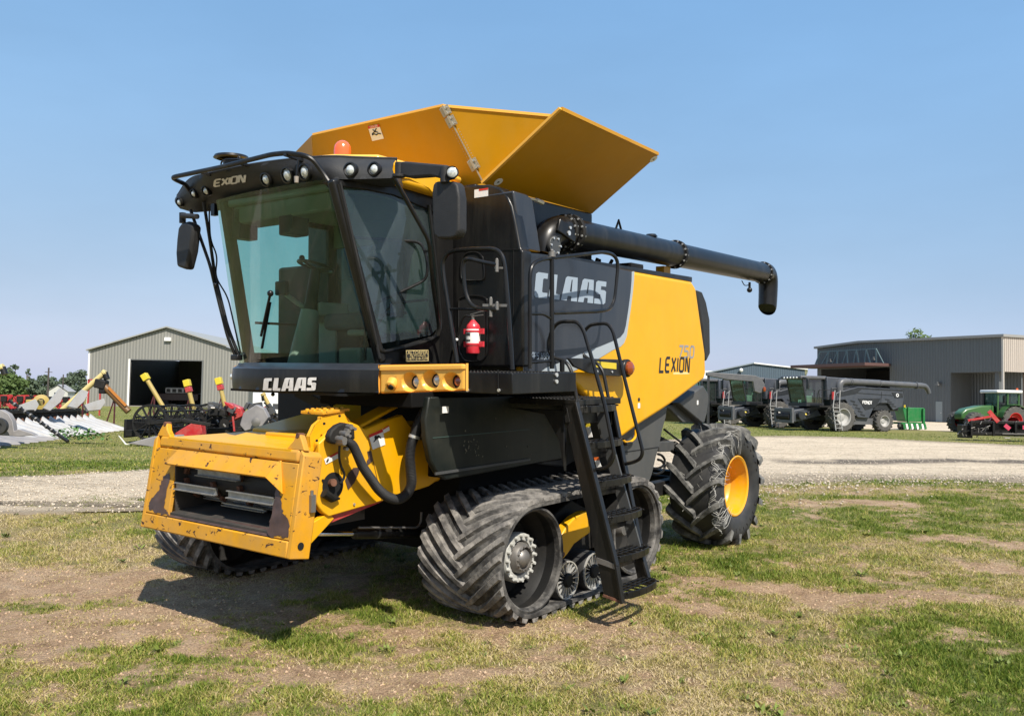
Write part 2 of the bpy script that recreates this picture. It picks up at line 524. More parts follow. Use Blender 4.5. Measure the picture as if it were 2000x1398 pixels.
cabin = mat('cab trim grey', (0.32, 0.34, 0.30), 0.7, var=0.1)
beige = mat('seat cloth', (0.42, 0.40, 0.34), 0.9, var=0.15)
seatk = mat('dark seat cloth', (0.12, 0.13, 0.15), 0.9, var=0.1)
glass = glassmat('tinted cab glass', (0.64, 0.84, 0.74), 1.0, (.010, .09), (.28, .36, .30))
glassd = glassmat('tinted door glass with painted sheen', (0.42, 0.66, 0.62), 1.2, (.06, .18), (.30, .38, .42))  # blue-grey diffuse film puts the sky's reflection into the door glass
glassr = glassmat('tinted rear glass', (0.52, 0.80, 0.74))

V = Vector
HV = thing('combine_harvester', 'large yellow and black combine harvester on rubber tracks in the foreground', 'combine harvester', matrix=MW)

# ============================================================ tracks
def track_path(s, R=0.455, y0=0.08, y1=1.75, zc=0.50):
    L = y1 - y0; c = math.pi * R; tot = 2 * L + 2 * c
    s = s % tot
    if s < L: return V((y0 + s, zc + R)), V((0, 1)), tot
    s -= L
    if s < c:
        a = s / R; return V((y1 + R * math.sin(a), zc + R * math.cos(a))), V((math.sin(a), math.cos(a))), tot
    s -= c
    if s < L: return V((y1 - s, zc - R)), V((0, -1)), tot
    s -= L
    a = s / R
    return V((y0 - R * math.sin(a), zc - R * math.cos(a))), V((-math.sin(a), -math.cos(a))), tot

def make_track(parent):
    xi, xo = 0.81, 1.65
    tot = track_path(0)[2]
    mb = MB()
    N = 168
    ring = [(xi, -0.03), (xi, 0), (xi + 0.03, 0.012), (xo - 0.03, 0.012), (xo, 0), (xo, -0.03)]
    vs = []
    for i in range(N):
        p, n, _ = track_path(tot * i / N)
        for x, h in ring: vs.append((x, p.x + n.x * h, p.y + n.y * h))
    fs = []
    k = len(ring)
    for i in range(N):
        j = (i + 1) % N
        for a in range(k):
            b = (a + 1) % k
            fs.append((i * k + a, i * k + b, j * k + b, j * k + a))
    mb.add(vs, fs)
    # chevron lugs, two staggered rows
    mb.mi = 1
    NL = 46
    pitch = tot / NL
    r2 = random.Random(3)
    for side in (0, 1):
        for i in range(NL):
            s0 = i * pitch + (pitch * 0.5 if side else 0)
            xa, xb = (xi - 0.002, xi + 0.47) if side == 0 else (xo + 0.002, xo - 0.47)
            run = -0.36       # centre end trails so the V points down on the front face
            seg = 8; w = 0.064; hgt = 0.052
            rows = []
            for t in range(seg + 1):
                u = t / seg
                x = xa + (xb - xa) * u
                # steeper near the edge, blunter at the centre
                ss = s0 + run * (0.15 * u + 0.85 * u ** 0.95) + r2.uniform(-0.003, 0.003)
                ww = w * (1.05 - 0.22 * u)
                hh = hgt * (0.86 + 0.14 * math.sin(u * 3.1)) * (1 if 0 < t < seg else 0.88) * r2.uniform(0.93, 1.03)
                row = []
                for ds, h in ((-ww * 0.62, 0.004), (-ww * 0.40, hh), (ww * 0.40, hh), (ww * 0.62, 0.004)):
                    # reversed travel on the front face gives the downward V
                    p, n, _ = track_path(ss + ds)
                    row.append((x, p.x + n.x * h, p.y + n.y * h))
                rows.append(row)
            vs = [v for r in rows for v in r]
            fs = []
            for t in range(seg):
                for a in range(3):
                    fs.append((t * 4 + a, t * 4 + a + 1, (t + 1) * 4 + a + 1, (t + 1) * 4 + a))
            fs.append((0, 1, 2, 3)); fs.append((seg * 4 + 3, seg * 4 + 2, seg * 4 + 1, seg * 4))
            mb.add(vs, fs)
    tr = mb.build('track_belt', [rubb, lugt], parent, ang=30)
    # guide lugs inside belt
    g = MB()
    for i in range(60):
        p, n, _ = track_path(tot * i / 60)
        c = V((1.31, p.x - n.x * 0.06, p.y - n.y * 0.06))
        g.bar(c - V((0, n.x, n.y)) * 0.035, c + V((0, n.x, n.y)) * 0.035, 0.07, 0.06, up=(1, 0, 0))
    g.build('guide_lug', rubb, tr)
    # drive wheel: two deep dished rims
    def wheel(yc, name, hub):
        o = (0, yc, 0.50)
        m = MB()
        m.lathe([(0.425, 1.60), (0.425, 1.46), (0.40, 1.44), (0.37, 1.40), (0.34, 1.30), (0.16, 1.27), (0.0, 1.27)], o, (1, 0, 0), 56)
        m.lathe([(0.425, 1.60), (0.395, 1.605), (0.39, 1.56), (0.395, 1.47), (0.375, 1.44), (0.35, 1.36)], o, (1, 0, 0), 56)
        m.lathe([(0.425, 1.0), (0.425, 1.16), (0.37, 1.2), (0.1, 1.22)], o, (1, 0, 0), 40)
        w = m.build(name, blkm, parent)
        tb = MB().lathe([(0.423, 1.605), (0.424, 1.625), (0.404, 1.632), (0.388, 1.612), (0.388, 1.56)], o, (1, 0, 0), 56)
        tb.build('wheel_tyre', rubb, w)
        if hub:
            f = MB()
            f.lathe([(0.20, 1.40), (0.205, 1.47), (0.195, 1.49), (0.145, 1.49), (0.14, 1.47), (0.14, 1.36)], o, (1, 0, 0), 40)
            for i in range(16):
                a = 2 * math.pi * i / 16
                c = V((1.49, yc + math.cos(a) * 0.182, 0.5 + math.sin(a) * 0.182))
                f.cyl(c, c + V((0.028, 0, 0)), 0.017, 0.013, 10)
            f.build('hub_flange', lightgrey, w)
            b = MB()
            b.lathe([(0.14, 1.36), (0.125, 1.50), (0.11, 1.53), (0.09, 1.54), (0.085, 1.50), (0.0, 1.50)], o, (1, 0, 0), 32)
            b.sphere((1.505, yc, 0.5), 0.078, 20, (0.75, 1, 1))
            for i in range(14):
                a = 2 * math.pi * i / 14
                c = V((1.53, yc + math.cos(a) * 0.098, 0.5 + math.sin(a) * 0.098))
                b.cyl(c, c + V((0.018, 0, 0)), 0.009, 0.007, 8)
            b.build('hub_cap', dull, w)
        else:
            MB().lathe([(0.0, 1.5), (0.07, 1.5), (0.09, 1.46), (0.11, 1.30)], o, (1, 0, 0), 28).build('hub_cap', dull, w)
        return w
    wheel(0.08, 'drive_wheel', True)
    wheel(1.75, 'idler_wheel', False)
    # mid rollers with vaned chrome caps
    for yc, zc, r in ((0.60, 0.235, 0.175), (1.02, 0.235, 0.175)):
        o = (0, yc, zc)
        rl = MB().lathe([(0.0, 1.0), (r, 1.0), (r, 1.22), (r * 0.6, 1.24), (r * 0.6, 1.34), (r, 1.36), (r, 1.57), (r * 0.93, 1.60), (r * 0.90, 1.58), (0.0, 1.56)], o, (1, 0, 0), 32).build('mid_roller', tyre, parent)
        m = MB().lathe([(r * 0.94, 1.59), (r * 0.93, 1.612), (r * 0.87, 1.612), (r * 0.86, 1.585)], o, (1, 0, 0), 36)
        for i in range(18):
            a = 2 * math.pi * i / 18
            d = V((0, math.cos(a), math.sin(a)))
            m.bar(V((1.592, yc, zc)) + d * r * 0.34, V((1.600, yc, zc)) + d * r * 0.89, 0.007, 0.018, up=(1, 0, 0))
        m.build('vaned_cap', steel, rl)
        MB().lathe([(r * 0.36, 1.575), (r * 0.35, 1.62), (r * 0.28, 1.63), (0, 1.63)], o, (1, 0, 0), 24).build('roller_hub', blkm, rl)
    MB().lathe([(0.0, 1.0), (0.10, 1.0), (0.10, 1.45), (0.085, 1.47), (0, 1.47)], (0, 0.98, 0.60), (1, 0, 0), 28).build('tension_cylinder_cap', zinc, parent)
    # undercarriage frame and the yellow swing arm
    m = MB()
    m.prism([(1.25, 0.25, 0.42), (1.25, 0.5, 0.34), (1.25, 1.4, 0.36), (1.25, 1.6, 0.45), (1.25, 1.5, 0.62), (1.25, 0.95, 0.86), (1.25, 0.55, 0.72)], (0.16, 0, 0))
    m.bb((1.0, 0.45, 0.15), (1.5, 1.3, 0.33))
    m.build('track_frame', blkm, parent, bevel=0.015)
    pts = [q(a, b, 0, 1.56) for a, b in ((1093, 1086), (1091, 1070), (1097, 1046), (1108, 1026), (1123, 1010), (1140, 1000), (1153, 998), (1153, 1040), (1140, 1049), (1122, 1062), (1110, 1080), (1101, 1091))]
    ar = MB().prism(pts, (-0.09, 0, 0)).build('swing_arm', yel, parent, bevel=0.012)
    p = q(1100, 1082, 0, 1.56)
    MB().cyl(p - V((0.02, 0, 0)), p + V((0.004, 0, 0)), 0.020).build('arm_pin', rust, ar)

grp = bpy.data.objects.new('track_unit', None); C.objects.link(grp); grp.parent = HV
make_track(grp)
g2 = copy_tree(grp, HV); g2.scale = (-1, 1, 1); g2.location = (-.65, -.5, 0)

# ============================================================ rear wheels
def make_wheel(parent):
    yc, zc, R = 4.00, 0.675, 0.655
    o = (0, yc, zc)
    xm, hw = 1.41, 0.30
    prof = [(0.345, xm + 0.24), (0.37, xm + 0.275), (0.43, xm + 0.300), (0.52, xm + 0.312), (0.59, xm + 0.300), (0.632, xm + 0.26), (0.648, xm + 0.18), (R, xm), (0.648, xm - 0.18), (0.632, xm - 0.26), (0.59, xm - 0.30), (0.50, xm - 0.312), (0.40, xm - 0.28), (0.345, xm - 0.24)]
    m = MB().lathe(prof, o, (1, 0, 0), 72)
    for i in range(30):   # raised sidewall lettering blocks
        if i % 10 > 6: continue
        a = 2 * math.pi * i / 30 + 0.3
        d = V((0, math.cos(a), math.sin(a))); t = V((0, -math.sin(a), math.cos(a)))
        c = V((xm + 0.314, yc, zc)) + d * 0.505
        m.bar(c - d * 0.018, c + d * 0.018, 0.026, 0.006, up=(1, 0, 0))
    ty = m.build('tyre', tyre, parent, ang=40)
    m = MB()
    n = 15
    for side in (-1, 1):
        for i in range(n):
            a0 = 2 * math.pi * (i + (0.5 if side > 0 else 0)) / n
            seg = 9; rows = []
            for t in range(seg + 1):
                u = t / seg
                x = xm + side * (0.335 * (1 - u) - 0.035 * u)
                bend = 0.42 * (u ** 1.25)
                a = a0 - bend
                # tread surface radius there
                dx = abs(x - xm)
                rs = 0.655 - 0.02 * (dx / 0.18) ** 2 if dx < 0.18 else 0.648 - (dx - 0.18) * 0.20
                if dx > 0.27: rs = 0.63 - (dx - 0.27) * 1.2
                top = min(0.712, rs + 0.062) if dx < 0.27 else 0.700 - (dx - 0.27) * 0.65
                ww = 0.068 - 0.010 * u
                row = []
                nn = V((-0.5, 0.9)) if False else None
                for ds, rr in ((-ww * 0.72, rs - 0.01), (-ww * 0.42, top), (ww * 0.42, top), (ww * 0.72, rs - 0.01)):
                    aa = a + ds / 0.68
                    row.append((x, yc - math.cos(aa) * rr, zc - math.sin(aa) * rr * -1))
                rows.append(row)
            vs = [v for r in rows for v in r]; fs = []
            for t in range(seg):
                for k in range(3): fs.append((t * 4 + k, t * 4 + k + 1, (t + 1) * 4 + k + 1, (t + 1) * 4 + k))
            fs.append((0, 1, 2, 3)); fs.append((seg * 4 + 3, seg * 4 + 2, seg * 4 + 1, seg * 4))
            m.add(vs, fs)
    m.build('tread_lugs', lugm, ty, ang=30)
    rm = MB().lathe([(0.345, xm + 0.245), (0.352, xm + 0.262), (0.338, xm + 0.268), (0.318, xm + 0.255), (0.312, xm + 0.20), (0.300, xm + 0.16), (0.296, xm + 0.06), (0.270, xm + 0.03), (0.262, xm - 0.04), (0.235, xm - 0.06), (0.228, xm - 0.10), (0.12, xm - 0.11), (0, xm - 0.11)], o, (1, 0, 0), 64)
    rm.lathe([(0.345, xm - 0.25), (0.30, xm - 0.2), (0.29, xm), ], o, (1, 0, 0), 40)
    rim = rm.build('rim', mat('rim yellow', (0.76, 0.34, 0.004), 0.36, coat=0.2, dust=.35, dustcol=(.42, .30, .14), dscale=5, streak=.15), parent)
    h = MB().lathe([(0.12, xm - 0.10), (0.11, xm - 0.02), (0.06, xm), (0, xm)], o, (1, 0, 0), 28)
    for i in range(8):
        a = 2 * math.pi * i / 8
        c = V((xm - 0.10, yc + math.cos(a) * 0.165, zc + math.sin(a) * 0.165)); h.cyl(c, c + V((0.03, 0, 0)), 0.014, seg=8)
    h.build('hub', yel, rim)
    return ty
wg = bpy.data.objects.new('rear_wheel', None); C.objects.link(wg); wg.parent = HV
wty = make_wheel(wg)
wg2 = copy_tree(wg, HV); wg2.scale = (-1, 1, 1)
# twine and husk fibres caught on the near tyre
r3 = random.Random(11)
fib = MB()
for i in range(34):
    a = r3.uniform(-0.75, 1.25); pts = []
    L = r3.uniform(0.10, 0.30); sw = r3.uniform(-.22, .30); rr = r3.uniform(.655, .70)
    for k in range(9):      # strands hang from the shoulder over the sidewall
        u = k / 8; r_ = rr - L * u ** 1.3
        aa = a + sw * math.sin(u * 2.4) ; x = 1.41 + min(.325, .235 + .13 * u ** .5)
        pts.append((x + .010, 4.0 - math.cos(aa) * r_, 0.675 + math.sin(aa) * r_ * .99))
    fib.tube(pts, [0.0030, 0.0014], 4)
for i in range(22):
    a = -0.8 + i * 0.10; pts = []
    for k in range(8):
        u = k / 7; aa = a + 0.20 * u
        pts.append((1.41 + 0.27 + 0.045 * math.sin(u * 5 + i * 1.7), 4.0 - math.cos(aa) * (0.675 + 0.022 * math.sin(u * 4 + i)), 0.675 + math.sin(aa) * (0.675 + 0.02 * math.cos(u * 3 + i))))
    fib.tube(pts, 0.0034, 4)
for i in range(14):
    a = r3.uniform(-.6, 1.3); x = 1.41 + r3.uniform(-.1, .2); aa = a + r3.uniform(.02, .06)
    fib.tube([(x, 4.0 - math.cos(a) * .66, .675 + math.sin(a) * .66), (x + r3.uniform(-.03, .03), 4.0 - math.cos(aa) * .76, .675 + math.sin(aa) * .76)], [.003, .0015], 4)
fib.build('twine', mat('pale twine', (0.42, 0.41, 0.38), 0.9), wg, label='pale tangled twine on the near rear tyre')

# rear axle
m = MB()
m.bar((-1.15, 4.0, 0.70), (1.15, 4.0, 0.70), 0.16, 0.18)
m.bar((0.9, 3.9, 0.72), (1.2, 3.9, 0.72), 0.1, 0.26)
m.bar((-0.25, 3.2, 0.98), (-0.25, 4.1, 0.98), 0.14, 0.16); m.bar((0.25, 3.2, 0.98), (0.25, 4.1, 0.98), 0.14, 0.16)
m.cyl((0.3, 3.75, 0.72), (1.1, 3.75, 0.72), 0.035)
m.bar((0.9, 2.0, 0.62), (1.05, 3.9, 0.68), 0.12, 0.16)
m.bar((-0.9, 2.0, 0.62), (-1.05, 3.9, 0.68), 0.12, 0.16)
m.build('rear_axle', blkm, HV, bevel=0.01)

# ============================================================ main body
def sidepoly(pix, x, t, name, m, parent=None, bevel=0.0, **k):
    pts = [q(a, b, 0, x) for a, b in pix]
    return MB().prism(pts, (-t, 0, 0)).build(name, m, parent or HV, bevel=bevel, **k)

XS = 1.55
body = MB()
body.prism([(-.9, 0.3, 1.25), (-1.1, 1.6, 1.05), (-1.1, 2.5, 1.25), (-1.1, 3.3, 1.85), (-1.1, 3.35, 2.85), (-1.1, 0.0, 2.9)], (2.0, 0, 0))
body.build('body_hull', gry, HV, bevel=0.02)
body = MB().bb((-1.1, 0.0, 2.85), (1.055, 1.84, 3.59))
body.bb((-1.1, 1.95, 2.80), (1.0, 3.0, 3.02))
body.build('tank_body', blk, HV, bevel=0.02)

MB().bb((-1.50, -.05, 1.35), (-.66, .12, 3.03)).build('left_bulkhead', blkm, HV, bevel=.03)
# yellow side panel, one bulged sheet with rounded lower and rear edge
ypix = [(1060, 497), (1234, 529), (1352, 550), (1360, 563), (1378, 690), (1379, 728), (1376, 741), (1306, 793), (1247, 831), (1212, 857), (1204, 852), (1150, 775), (1105, 733), (1024, 730), (1022, 492)]
pan = MB().prism([q(a, b, 0, XS) for a, b in ypix], (-0.10, 0, 0)).build('side_panel', yel, HV, bevel=0.035, seg=4)
# the far side carries the same panel
pm = MB().prism([V((-q(a, b, 0, XS).x, q(a, b, 0, XS).y, q(a, b, 0, XS).z)) for a, b in ypix], (0.10, 0, 0)).build('side_panel', yel, HV, bevel=0.03)
z2 = lambda lst: [(1000 + a * .2, 500 + b * .2) for a, b in lst]
strp = z2([(112, -26), (300, -8), (540, 30), (1165, 152), (1195, 150), (1192, 240), (1180, 360), (1160, 520), (1138, 660), (1122, 780), (1095, 850), (1060, 885), (980, 920), (850, 1000), (700, 1075), (590, 1130), (525, 1165), (110, 1160)])
dark = z2([(105, -38), (300, -17), (540, 20), (1170, 150), (1168, 240), (1158, 360), (1134, 540), (1112, 680), (1095, 745), (1060, 790), (1000, 822), (860, 880), (700, 940), (560, 1000), (330, 1090), (250, 1150), (120, 1150)])
def sheet(pix, x, name, m, parent, label=None):
    pts = [q(a, b, 0, x) for a, b in pix]
    o = MB().add(pts, [list(range(len(pts)))]).build(name, m, parent, smooth=False, fixn=False)
    if label: o['label'] = label
    return o
sheet(strp, XS + .004, 'silver_stripe', silver, pan)
sheet(dark, XS + .007, 'dark_field', slate, pan)
lo = q(1046, 581, 0, XS); hi = q(1186, 549.5, 0, XS); tl = q(1052, 530, 0, XS)
zb = lo.z; zt = tl.z - 0.008
y0 = lo.y - .035; y1 = q(1183, 590, 0, XS).y
logo_text(lambda u, v: V((XS + .0095, y0 + (y1 - y0) * u, zb + (zt - zb) * v)), 'logo_lettering', lettr, pan)
a = q(1288, 726, 0, XS); b = q(1349, 700, 0, XS)
stroke_text('LEXION', a, (0, 1, 0), (0, 0, 1), 0.143, 0.20, 'model_lettering', lettb, pan, shear=0.13, xs=1.0, lift=0.0015, extra=.16)
a = q(1325, 697.5, 0, XS)
stroke_text('750', a, (0, 1, 0), (0, 0, 1), 0.118, 0.20, 'model_number', lettg, pan, shear=0.16, xs=1.18, lift=0.0015, extra=.24)
a = q(1315, 731, 0, XS); b = q(1346, 727, 0, XS)
MB().add([V((XS + .001, a.y, a.z)), V((XS + .001, b.y, a.z)), V((XS + .001, b.y, a.z + .022)), V((XS + .001, a.y, a.z + .022))], [(0, 1, 2, 3)]).build('underline', mat('pale yellow film', (0.85, 0.62, 0.25), 0.4), pan, fixn=False)
a = q(1036, 701, 0, XS)
stroke_text('APS HYBRID', V((XS + .008, a.y, a.z)), (0, 1, 0), (0, 0, 1), 0.052, 0.14, 'system_lettering', lettr, pan, shear=0.15, xs=0.78, lift=0.0012, extra=.12)
for px, py, w, h, mm in ((1247.5, 792, 0.04, 0.05, label_w),):
    c = q(px, py, 0, XS); MB().box(c + V((0.003, 0, 0)), (0.004, w, h)).build('warning_label', mm, pan)
c = q(1247.5, 780, 0, XS); MB().cyl(c, c + V((0.006, 0, 0)), 0.018).build('panel_lock', label_k, pan)
# black top rail
ra = q(1112, 502, 0, XS); rb = q(1352, 546, 0, XS)
MB().prism([q(1060, 490, 0, XS - .02), q(1110, 501, 0, XS - .02), q(1352, 541, 0, XS - .02), q(1352, 551, 0, XS - .02), q(1235, 530, 0, XS - .02), q(1108, 507, 0, XS - .02)], (-0.5, 0, 0)).build('top_rail', blk, HV, bevel=0.006)
# rear grille cover
rp = [(1361, 566), (1372, 570), (1380, 590), (1387, 625), (1388, 690), (1380, 706), (1377, 700), (1372, 640)]
sidepoly(rp, 1.40, 2.8, 'rear_grille_cover', plas, bevel=0.02)
# lower grey skirts
z8 = lambda lst: [(1200 + a * .15737, 740 + b * .15737) for a, b in lst]
sk = [(1304, 795)] + z8([(655, 370), (640, 480), (590, 660), (560, 830), (520, 960), (470, 1180), (430, 1290), (180, 1240), (100, 900), (60, 700)]) + [(1150, 775), (1104, 740), (1110, 730), (1240, 790)]
sidepoly(sk, 1.45, 0.5, 'lower_side_skirt', gry, bevel=0.012)
s1, s2 = q(1217, 883, 0, 1.452), q(1286, 873, 0, 1.452)
MB().bar(s1, s2, 0.004, 0.008).build('skirt_seam', blkhole, HV)
hk = z8([(800, 300), (1105, 80), (1150, 150), (1172, 195), (1168, 300), (1150, 430), (1120, 545), (1090, 548)])
ho = sidepoly(hk, 1.38, 2.6, 'rear_chopper_hood', gry, bevel=0.015)
c = q(1362.5, 786, 0, 1.385); MB().box(c, (0.004, 0.035, 0.05)).build('warning_label', label_w, ho)
sp = z8([(640, 345), (780, 300), (860, 350), (1100, 560), (1060, 575), (1000, 540), (850, 540), (700, 380)])
sidepoly(sp, 1.30, 0.05, 'chopper_guard', gry, bevel=0.008)
sp2 = [q(a, b, 0, 1.33) for a, b in z8([(770, 300), (840, 330), (1095, 565)])]
MB().tube(fillet([sp2[0], sp2[1], sp2[2]], 0.05), 0.012).build('guard_rod', blk, HV)
m = MB()
m.bb((0.2, 2.2, 0.95), (1.0, 2.95, 1.5)); m.bar((0.9, 2.5, 1.5), (1.1, 3.4, 1.15), 0.08, 0.1)
m.bb((0.7, 2.7, 0.90), (1.15, 2.95, 1.02))
m.cyl((1.1, 3.2, 1.2), (1.1, 3.7, 1.0), 0.02); m.cyl((1.15, 3.2, 1.35), (1.2, 3.6, 1.15), 0.012)
m.bb((-1.0, 2.0, 0.9), (0.2, 2.9, 1.3))
m.build('cleaning_shoe', blkm, HV, bevel=0.01)
m = MB()
pts = [q(a, b, 0, 1.2) for a, b in z8([(560, 780), (740, 770), (750, 860), (690, 900), (560, 905)])]
m.prism(pts, (-0.3, 0, 0)); m.build('hitch_block', gry, HV, bevel=0.008)
m = MB()
for off in (0, 0.06):
    pts = [q(a, b, 0, 1.22) + V((0, 0, -off)) for a, b in z8([(540, 930), (590, 950), (625, 1010), (600, 1080), (520, 1110), (470, 1100)])]
    m.tube(pts, 0.014, 8, smooth=5)
m.build('rear_hose', blk, HV)
# yellow hook bar at the panel's low corner
pts = [q(a, b, 0, 1.50) for a, b in z8([(75, 735), (150, 790), (210, 775), (262, 725), (262, 620)])]
MB().tube(fillet(pts, 0.03), 0.012, 8).build('panel_stay', yel, HV)
c = q(1226, 866, 0, 1.5); MB().box(c, (0.05, 0.10, 0.035)).build('stay_bracket', blk, HV, bevel=0.006)

slatm = mat('worn slat steel', (0.34, 0.34, 0.33), 0.4, metal=0.6, dust=.4, dustcol=(.16, .12, .09), dscale=9, var=.2)
# ============================================================ feeder house
FN = V((0, -0.986, 0.164))
def fr(px, py, off=0.0):
    return qp(px, py, V((0, -1.82, 0.74)) + FN * off, FN)
z1 = lambda lst: [(270 + a * .20033, 820 + b * .20033) for a, b in lst]
def frprism(pix, t, mb, off=0.0):
    pts = [fr(a, b, off) for a, b in pix]
    return mb.prism(pts, FN * -t)
BK = -FN
def mirx(p): return V((-p.x, p.y, p.z))
Z0, Z1 = 0.74, 1.47
def fpt(x, z, off=0.0):      # point on frame plane by x, z
    y = -1.82 + (z - 0.74) * 0.12 / 0.72
    return V((x, y, z)) + FN * off
FHV = bpy.data.objects.new('feeder_house', None); C.objects.link(FHV); FHV.parent = HV
m = MB()
W = 0.905
def slab(x0, z0, x1, z1, off, t, mb=None):
    mb = mb or m
    mb.prism([fpt(x0, z0, off), fpt(x1, z0, off), fpt(x1, z1, off), fpt(x0, z1, off)], BK * t)
m.mi = 0
# cheeks left and right, shaped like the photo (opening narrows to the lower corners)
oTL, oTR, oBR, oBL = [fr(*p) for p in z1([(300, 470), (1345, 668), (1255, 1065), (335, 945)])]
ol = -0.58; orr = 0.70
lz0, lz1 = 0.895, 1.26
m.prism([fpt(-W, .86), fpt(ol, .86), fpt(ol, lz1 + .12), fpt(-W, lz1 + .12)], BK * 0.035)
m.build('mount_frame_face', yelworn, FHV, bevel=0.006); m = MB()
m.prism([fpt(orr, .86), fpt(W, .86), fpt(W, lz1 + .12), fpt(orr, lz1 + .12)], BK * 0.035)
m.build('mount_frame_face', yelworn, FHV, bevel=0.006)
m = MB()
# bottom beam
m.prism([fpt(-W, .74, .0), fpt(W, .74, .0), fpt(W, .855, .006), fpt(-W, .855, .006)], BK * 0.10)
m.build('bottom_beam', yelworn, FHV, bevel=0.010)
m = MB()
m.prism([fpt(-W + .04, 1.385, .0), fpt(W - .02, 1.385, .0), fpt(W - .02, 1.475, .0), fpt(-W + .04, 1.475, .0)], BK * 0.14)
m.build('top_beam', yelworn, FHV, bevel=0.022, seg=3)
# corner posts with lifting horns
for s in (-1, 1):
    m = MB()
    m.prism([fpt(s * W, .74), fpt(s * (W + .045), .74), fpt(s * (W + .045), 1.44), fpt(s * W, 1.475)], BK * 0.17)
    m.prism([fpt(s * (W - .17), 1.47, -.01), fpt(s * (W + .03), 1.47, -.01), fpt(s * (W - .01), 1.535, -.01), fpt(s * (W - .045), 1.58, -.01), fpt(s * (W - .085), 1.58, -.01), fpt(s * (W - .105), 1.53, -.01)], BK * 0.05)
    p = m.build('corner_post', yelworn, FHV, bevel=0.008)
    MB().cyl(fpt(s * (W - .065), 1.570, -.005), fpt(s * (W - .065), 1.575, -.06), 0.020).build('hook_pin', rust, p, bevel=0.004)
    c = fpt(s * (W + .047), .83, -.075)
    MB().cyl(c, c + V((s * .004, 0, 0)), 0.026).build('pin_hole', blkhole, p)
    c = fpt(s * (W + .05), 1.12, -.12)
    mm = MB(); mm.bb(c - V((.012, .02, .06)), c + V((.02 , .02, .06))); mm.cyl(c + V((0, 0, -.05)), c + V((0, 0, .09)), 0.012)
    mm.build('latch', dull, p)
# slanted hood above the mouth
m = MB()
a0, a1 = fpt(-.56, 1.385, .012), fpt(.70, 1.385, .012)
b0, b1 = fpt(-.63, 1.262, .075), fpt(.655, 1.262, .075)
m.prism([a0, a1, b1, b0], V((0, .02, -.012)))
m.prism([a1, b1, fpt(.80, 1.16, .02), fpt(.72, 1.385, .01)], V((-.012, .02, 0)))
m.build('mouth_hood', yelworn, FHV, bevel=0.004)
# mouth: inner chute, drum, slats
m = MB()
m.bb((ol, -1.74, .86), (ol + .012, -0.9, 1.36)); m.bb((orr - .012, -1.74, .86), (orr, -0.9, 1.36))
m.prism([V((ol, -1.78, .89)), V((orr, -1.78, .89)), V((orr, -0.95, 1.0)), V((ol, -.95, 1.0))], V((0, 0, -.02)))
m.bb((ol, -0.95, .9), (orr, -0.9, 1.45)); m.bb((ol, -1.70, 1.36), (orr, -.9, 1.38))
m.build('mouth_liner', mat('dirty liner', (0.035, 0.032, 0.028), 0.7, dust=0.5, dustcol=(0.10, 0.07, 0.05), dscale=6), FHV)
MB().lathe([(0.02, ol + .03), (0.165, ol + .03), (0.165, orr - .03), (0.02, orr - .03)], (0, -1.48, 1.17), (1, 0, 0), 40).build('front_drum', plas, FHV)
m = MB()
for z_, y_, xa, xb in ((1.225, -1.70, -.32, .22), (1.10, -1.735, ol + .02, -.02), (1.10, -1.735, .13, orr - .02), (.985, -1.60, -.12, .40), (.99, -1.50, .1, orr - .03), (.995, -1.52, ol + .1, .2)):
    thick = 0.05 if z_ > 1.05 else 0.018
    m.box(((xa + xb) / 2, y_, z_), (xb - xa, .012, thick)); m.box(((xa + xb) / 2, y_ - .012, z_ + thick / 2), (xb - xa, .03, .008)); m.box(((xa + xb) / 2, y_ - .012, z_ - thick / 2), (xb - xa, .03, .008))
    nt_ = int((xb - xa) / .018)
    for k in range(nt_): m.box((xa + .009 + k * .018, y_ - .03, z_ - thick / 2), (.009, .012, .008))
m.build('conveyor_slats', slatm, FHV)
for x_ in (ol + .04, -.18, .16, orr - .05):
    m = MB()
    for k in range(9):
        a = R_(-60 + k * 24); r = .185
        m.box((x_, -1.48 - math.cos(a) * r, 1.17 + math.sin(a) * r), (.035, .03, .045), Matrix.Rotation(-a, 3, 'X'))
    m.build('conveyor_chain', rust, FHV)
m = MB()
m.prism([fpt(ol - .02, .862, -.002), fpt(orr + .02, .862, -.002), fpt(orr + .02, .91, -.05), fpt(ol - .02, .90, -.05)], V((0, .02, 0)))
m.build('mouth_sill', bare, FHV)
# scraped bare areas either side of the mouth
for pix in ([(300, 510), (308, 560), (275, 700), (248, 850), (290, 900), (300, 930), (235, 925), (205, 905), (150, 888), (100, 862), (105, 800), (128, 760), (200, 690), (222, 600), (250, 545)],
            [(1345, 668), (1395, 740), (1398, 850), (1420, 920), (1470, 1010), (1465, 1140), (1400, 1140), (1340, 1130), (1300, 1150), (1265, 1110), (1262, 1060), (1290, 960), (1320, 800)]):
    pts = [fr(a, b, .0035) for a, b in z1(pix)]
    rr5 = random.Random(len(pix)); out = []
    for i, p in enumerate(pts):      # ragged outline
        n_ = pts[(i + 1) % len(pts)]
        out.append(p)
        for k in (1, 2, 3):
            c = p.lerp(n_, k / 4); c.x += rr5.uniform(-.010, .010); c.z += rr5.uniform(-.012, .012); out.append(fpt(c.x, c.z, .0035))
    MB().add(out, [list(range(len(out)))]).build('scraped_patch', bare, FHV, smooth=False, fixn=False, label='scraped bare dark metal beside the feeder mouth')
# feeder body
prof = [(-.90, .98), (-.10, 1.08), (.30, 1.35), (.30, 1.80), (-.10, 1.64), (-.90, 1.50)]
MB().prism([V((-.74, y, z)) for y, z in prof], (1.50, 0, 0)).build('feeder_trunk', yel, FHV, bevel=0.015)
m = MB(); m.bb((-.74, -1.70, 1.44), (.80, -.88, 1.47)); m.bb((-.76, -1.70, .82), (-.73, -.88, 1.46)); m.build('feeder_shell', yel, FHV)
